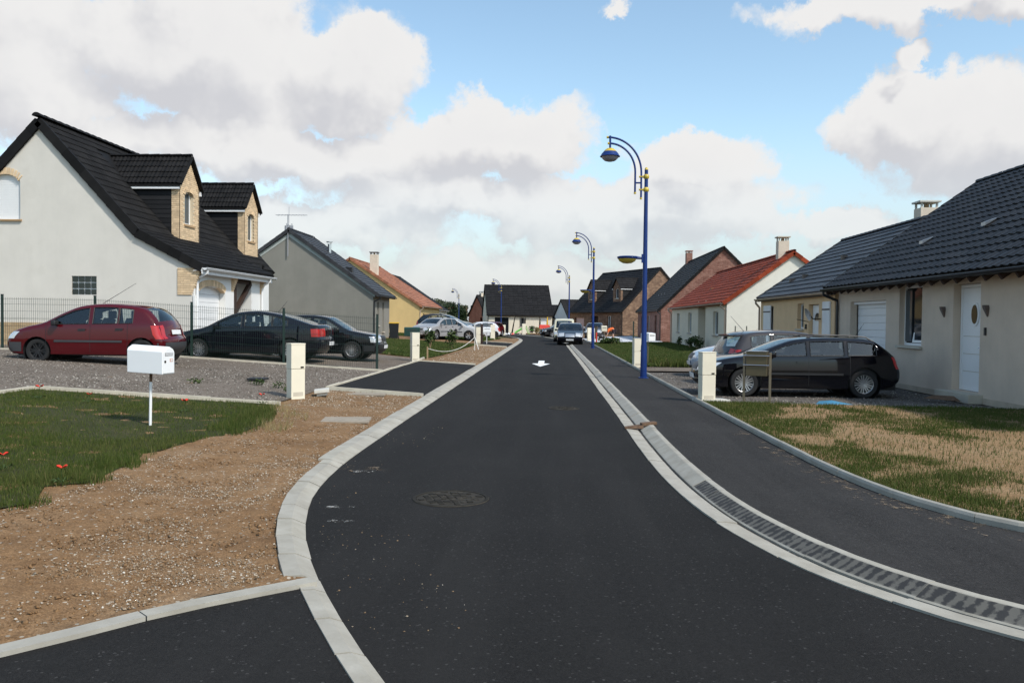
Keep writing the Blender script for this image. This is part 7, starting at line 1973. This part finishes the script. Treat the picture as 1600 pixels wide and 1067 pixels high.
bush((-5.75, 39.0, T(-5.7, 39) + 0.05), 'low shrub on the lawn left of the rope stake', 0.34, 1.0, 320, 0.07, seed=3)
bush((-4.9, 40.5, T(-4.9, 40) + 0.05), 'low shrub on the lawn right of its twin by the rope', 0.34, 1.0, 320, 0.07, seed=4)
bush((8.25, 47.5, 0.07), 'round shrub at the recessed entrance of the red roofed house', 0.5, 0.8, 400, 0.07, seed=5)
bush((8.35, 50.5, 0.07), 'small shrub left of the round one at the red roofed house', 0.35, 0.6, 260, 0.06, seed=6)
bush((8.3, 54.0, 0.07), 'thin shrub under the window of the red roofed house', 0.3, 0.7, 200, 0.06, seed=7)
bush((4.0, 56.5, 0.07), 'weedy clump at the pavement edge near the second lamp', 0.9, 0.5, 500, 0.09, seed=8)
bush((-2.35, 99.5, 0.03), 'green shrub between slide and swing braces', 0.45, 1.1, 260, 0.10, seed=9)
bush((-1.8, 97.0, 0.03), 'dry olive shrub left of the play house', 0.5, 0.9, 260, 0.10, 'straw', seed=10)
bush((-5.9, 96.5, 0.03), 'dark shrub at the foot of the lamp by the far cream house', 0.6, 1.1, 300, 0.10, seed=11)
bush((-0.4, 96.0, 0.03), 'low weeds in front of the play house', 0.5, 0.5, 200, 0.09, seed=12)


def poppy(x, y, label, s=1.0):
    r_ = empty('poppy', (x, y, T(x, y) + 0.06), random.uniform(0, 360), label=label, cat='flower', group='red poppies in the lawn')
    m = MB(); m.tube([(0, 0, -0.02), (0.01, 0, 0.09 * s), (0.012, 0.008, 0.14 * s)], 0.003, 5); m.build('stem', MATS['leafage'], r_)
    for k in range(4):
        a = math.pi / 2 * k; c, sn = math.cos(a), math.sin(a); q = MB(); P = [(0, 0, 0), (0.028, -0.024, 0.010), (0.048, -0.014, 0.026), (0.050, 0.014, 0.027), (0.028, 0.024, 0.010)]
        q.add([(0.012 + (u * c - v * sn) * s, 0.008 + (u * sn + v * c) * s, 0.14 * s + w * s) for u, v, w in P], [(0, 1, 2, 3, 4)]); q.build('petal', MATS['poppy'], r_)
    for k in range(7):
        a = k * 0.9; q = MB(); q.add([(0, 0, 0), (0.07 * math.cos(a), 0.07 * math.sin(a), 0.05), (0.10 * math.cos(a + .12), 0.10 * math.sin(a + .12), 0.03), (0.06 * math.cos(a + .25), 0.06 * math.sin(a + .25), 0.04)], [(0, 1, 2, 3)]); q.build('leaf', MATS['leafage'], r_)


poppy(-7.9, 12.4, 'red poppy with a leafy tuft near the lawn corner', 1.3)
poppy(-7.1, 12.35, 'small red poppy behind and left of the letter box', 0.9)
poppy(-5.45, 12.1, 'red poppy right of the letter box post', 1.2)
poppy(-4.32, 7.1, 'red poppy on the earth at the lawn edge', 1.0)
poppy(-5.1, 7.45, 'red poppy at the left picture edge', 1.0)
poppy(-4.86, 13.7, 'red poppy beside the cement edging by the drive', 1.1)


def weed(x, y, z, label, seed, h=0.14, n=60):
    P = [(x - 0.2, y - 0.2), (x + 0.2, y - 0.2), (x + 0.2, y + 0.2), (x - 0.2, y + 0.2)]
    bl = [(0, 0, h * 0.4, 0.16, 0.16, h * 0.5)]; r_ = empty('weed', (x, y, z), label=label, cat='weed', group='weeds in the gravel drive'); leaf_cloud('foliage', bl, n, 0.028, MATS['leafage'], r_, seed)


for k, (x, y, lb) in enumerate([(-6.1, 16.9, 'low green weed in the gravel just before the black lid'), (-5.55, 16.6, 'low green weed right of the black lid'), (-7.2, 16.4, 'lone green weed in the gravel well left of the black lid'), (-5.15, 16.0, 'green weed close beside the near left pillar')]): weed(x, y, T(x, y) + 0.055, lb, 30 + k)


def tree(name, loc, label, h, rx, mat, seed, n, size, group, conifer=False):
    r_ = empty(name, loc, label=label, cat='tree', group=group); rg = random.Random(seed); m = MB()
    m.tube([(0, 0, -0.2), (rg.uniform(-.1, .1), 0, h * 0.35), (rg.uniform(-.2, .2), rg.uniform(-.2, .2), h * 0.8)], [h * 0.03, h * 0.022, h * 0.006], 7)
    if not conifer:
        for k in range(6):
            a = rg.uniform(0, 6.28); m.tube([(0, 0, h * rg.uniform(0.3, 0.5)), (rx * 0.7 * math.cos(a), rx * 0.7 * math.sin(a), h * rg.uniform(0.6, 0.85))], [h * 0.012, h * 0.004], 5)
    m.build('trunk', MATS['timber_dark'], r_, smooth=40)
    if conifer: bl = [(rg.uniform(-.12, .12) * rx, rg.uniform(-.12, .12) * rx, h * (0.08 + 0.86 * k / 8), rx * (1.0 - 0.55 * k / 8) * rg.uniform(.85, 1.15), rx * (1.0 - 0.55 * k / 8) * rg.uniform(.85, 1.15), h * 0.11) for k in range(9)]
    else: bl = [(rg.uniform(-.6, .6) * rx, rg.uniform(-.6, .6) * rx, h * rg.uniform(0.42, 0.86), rx * rg.uniform(.32, .58), rx * rg.uniform(.32, .58), h * rg.uniform(.12, .20)) for _ in range(12)]
    leaf_cloud('crown', bl, n, size, MATS[mat], r_, seed)


rg = random.Random(21)
CL = ['first', 'second', 'third', 'fourth', 'fifth', 'sixth', 'seventh', 'eighth', 'ninth', 'tenth', 'eleventh']
for k in range(9):
    x = -22.5 + k * 1.5; tree('conifer', (x + rg.uniform(-.2, .2), 141 + rg.uniform(-2, 2), -0.08), f'dark conifer in the hedge behind the parked cars, {CL[k]} from the left', 4.2 + rg.uniform(-.5, .5), 1.2, 'conifer', 60 + k, 2600, 0.17, 'conifer hedge beyond the bend', True)
for k in range(11):
    x = -62 + k * 4.6; tree('broadleaf_tree', (x + rg.uniform(-1, 1), 240 + rg.uniform(-12, 12), -0.1), f'distant broadleaf tree on the skyline, {CL[k]} from the left', rg.uniform(6.2, 9.0), rg.uniform(2.6, 3.6), 'far_leafage', 80 + k, 1700, 0.34, 'distant trees on the skyline')
simple_house('distant_roof_house', 'distant house with rust coloured roof among the skyline trees', (-43, 300.0, -0.1), R(6), 12, 8, 3.2, 4, 6.4, 'brick_orange', 'tile_brown', 'flat', 1.2, 0.6, 0, open_front=((2, 3.2, 0.8, 2.0),), gut=None)

# lattice mast behind the grey house
r_ = empty('lattice_mast', (-79, 245.0, -0.1), label='distant lattice radio mast rising behind the grey house roof', cat='mast')
hM = 30.0
for i in range(3):
    a = 2.1 * i; p0 = (1.6 * math.cos(a), 1.6 * math.sin(a), 0); p1 = (0.9 * math.cos(a), 0.9 * math.sin(a), hM); m = MB(); m.tube([p0, p1], 0.14, 5); m.build('leg', MATS['mast_steel'], r_)
m = MB(); n = 20
for k in range(n):
    for i in range(3):
        a, b = 2.1 * i, 2.1 * (i + 1); t0, t1 = k / n, (k + 1) / n; r0, r1 = 1.6 - 0.7 * t0, 1.6 - 0.7 * t1
        m.beam((r0 * math.cos(a), r0 * math.sin(a), t0 * hM), (r1 * math.cos(b), r1 * math.sin(b), t1 * hM), 0.08, 0.08)
m.build('bracing', MATS['mast_steel'], r_)
m = MB(); m.tube([(0, 0, hM), (0, 0, hM + 5)], 0.07, 5); m.box(-1.3, 1.3, -0.1, 0.1, hM - 2.5, hM - 0.6); m.build('antenna', MATS['mast_steel'], r_)


# ------------------------------------------------------------------ person
def skinned(name, verts, edges, radii, mat, parent, root=0, sub=2):
    me = bpy.data.meshes.new(name); me.from_pydata(verts, edges, []); o = link_mesh(name, me, parent); me.materials.append(mat)
    o.modifiers.new('skin', 'SKIN'); sv = me.skin_vertices[0].data
    for i, r_ in enumerate(radii): sv[i].radius = (r_, r_); sv[i].use_root = (i == root)
    s = o.modifiers.new('sub', 'SUBSURF'); s.levels = s.render_levels = sub; o.modifiers['skin'].use_smooth_shade = True
    return o


r_ = empty('person', (4.86, 64.7, 0.075), R(172), label='person in an orange shirt bending over the ground by the cream letter box', cat='person')
# facing local +x, bent at the hips
V = [(0, 0, 0.88), (0.18, 0, 0.96), (0.38, 0, 0.93), (0.47, 0, 0.88), (0.58, 0, 0.80), (0.66, 0, 0.70),      # pelvis..chest, neck, head
     (0.0, 0.10, 0.86), (0.06, 0.14, 0.47), (-0.02, 0.15, 0.08), (0.10, 0.16, 0.03),
     (0.0, -0.10, 0.86), (0.10, -0.14, 0.48), (0.04, -0.15, 0.08), (0.16, -0.16, 0.03),
     (0.40, 0.19, 0.88), (0.47, 0.22, 0.62), (0.56, 0.19, 0.38), (0.60, 0.18, 0.29),
     (0.40, -0.19, 0.88), (0.49, -0.22, 0.62), (0.60, -0.17, 0.38), (0.65, -0.15, 0.29)]
Ed = [(0, 1), (1, 2), (2, 3), (3, 4), (4, 5), (0, 6), (6, 7), (7, 8), (8, 9), (0, 10), (10, 11), (11, 12), (12, 13), (2, 14), (14, 15), (15, 16), (16, 17), (2, 18), (18, 19), (19, 20), (20, 21)]
Rd = [0.13, 0.12, 0.14, 0.06, 0.095, 0.085, 0.095, 0.06, 0.04, 0.035, 0.095, 0.06, 0.04, 0.035, 0.065, 0.045, 0.032, 0.03, 0.065, 0.045, 0.032, 0.03]
skinned('body', V, Ed, Rd, MATS['skin'], r_)
skinned('shirt', [(0.0, 0, 0.93), (0.18, 0, 0.975), (0.38, 0, 0.945), (0.45, 0, 0.90), (0.41, 0.20, 0.88), (0.46, 0.225, 0.70), (0.41, -0.20, 0.88), (0.47, -0.225, 0.70)], [(0, 1), (1, 2), (2, 3), (2, 4), (4, 5), (2, 6), (6, 7)], [0.165, 0.165, 0.18, 0.10, 0.095, 0.07, 0.095, 0.07], MATS['shirt_orange'], r_)
skinned('shorts', [(-0.02, 0, 0.89), (-0.02, 0.11, 0.82), (0.03, 0.135, 0.58), (-0.02, -0.11, 0.82), (0.06, -0.135, 0.58)], [(0, 1), (1, 2), (0, 3), (3, 4)], [0.165, 0.12, 0.095, 0.12, 0.095], MATS['cloth_dark'], r_)
skinned('hair', [(0.56, 0, 0.83), (0.63, 0, 0.80), (0.68, 0, 0.74)], [(0, 1), (1, 2)], [0.085, 0.095, 0.075], MATS['hair_dark'], r_)
for s in (1, -1):
    m = MB(); x0, z0 = (0.60, 0.29) if s > 0 else (0.65, 0.29)
    m.beam((x0, s * 0.17, z0), (x0 + 0.03, s * 0.165, z0 - 0.09), 0.025, 0.075); 
    for k in range(4): m.tube([(x0 + 0.03, s * 0.165 - 0.03 + 0.02 * k, z0 - 0.09), (x0 + 0.055, s * 0.165 - 0.03 + 0.02 * k, z0 - 0.13), (x0 + 0.05, s * 0.165 - 0.03 + 0.02 * k, z0 - 0.16 - 0.01 * (k in (1, 2)))], 0.009, 5)
    m.tube([(x0 + 0.01, s * 0.12, z0 - 0.03), (x0 + 0.05, s * 0.11, z0 - 0.07)], 0.010, 5); m.build('hand', MATS['skin'], r_, smooth=60)
    m = MB(); fx, fy = (-0.02, 0.15) if s > 0 else (0.04, -0.15); m.box(fx - 0.07, fx + 0.19, fy - 0.045, fy + 0.045, -0.005, 0.07); m.build('shoe', MATS['cloth_dark'], r_, bevel=0.02, smooth=60)
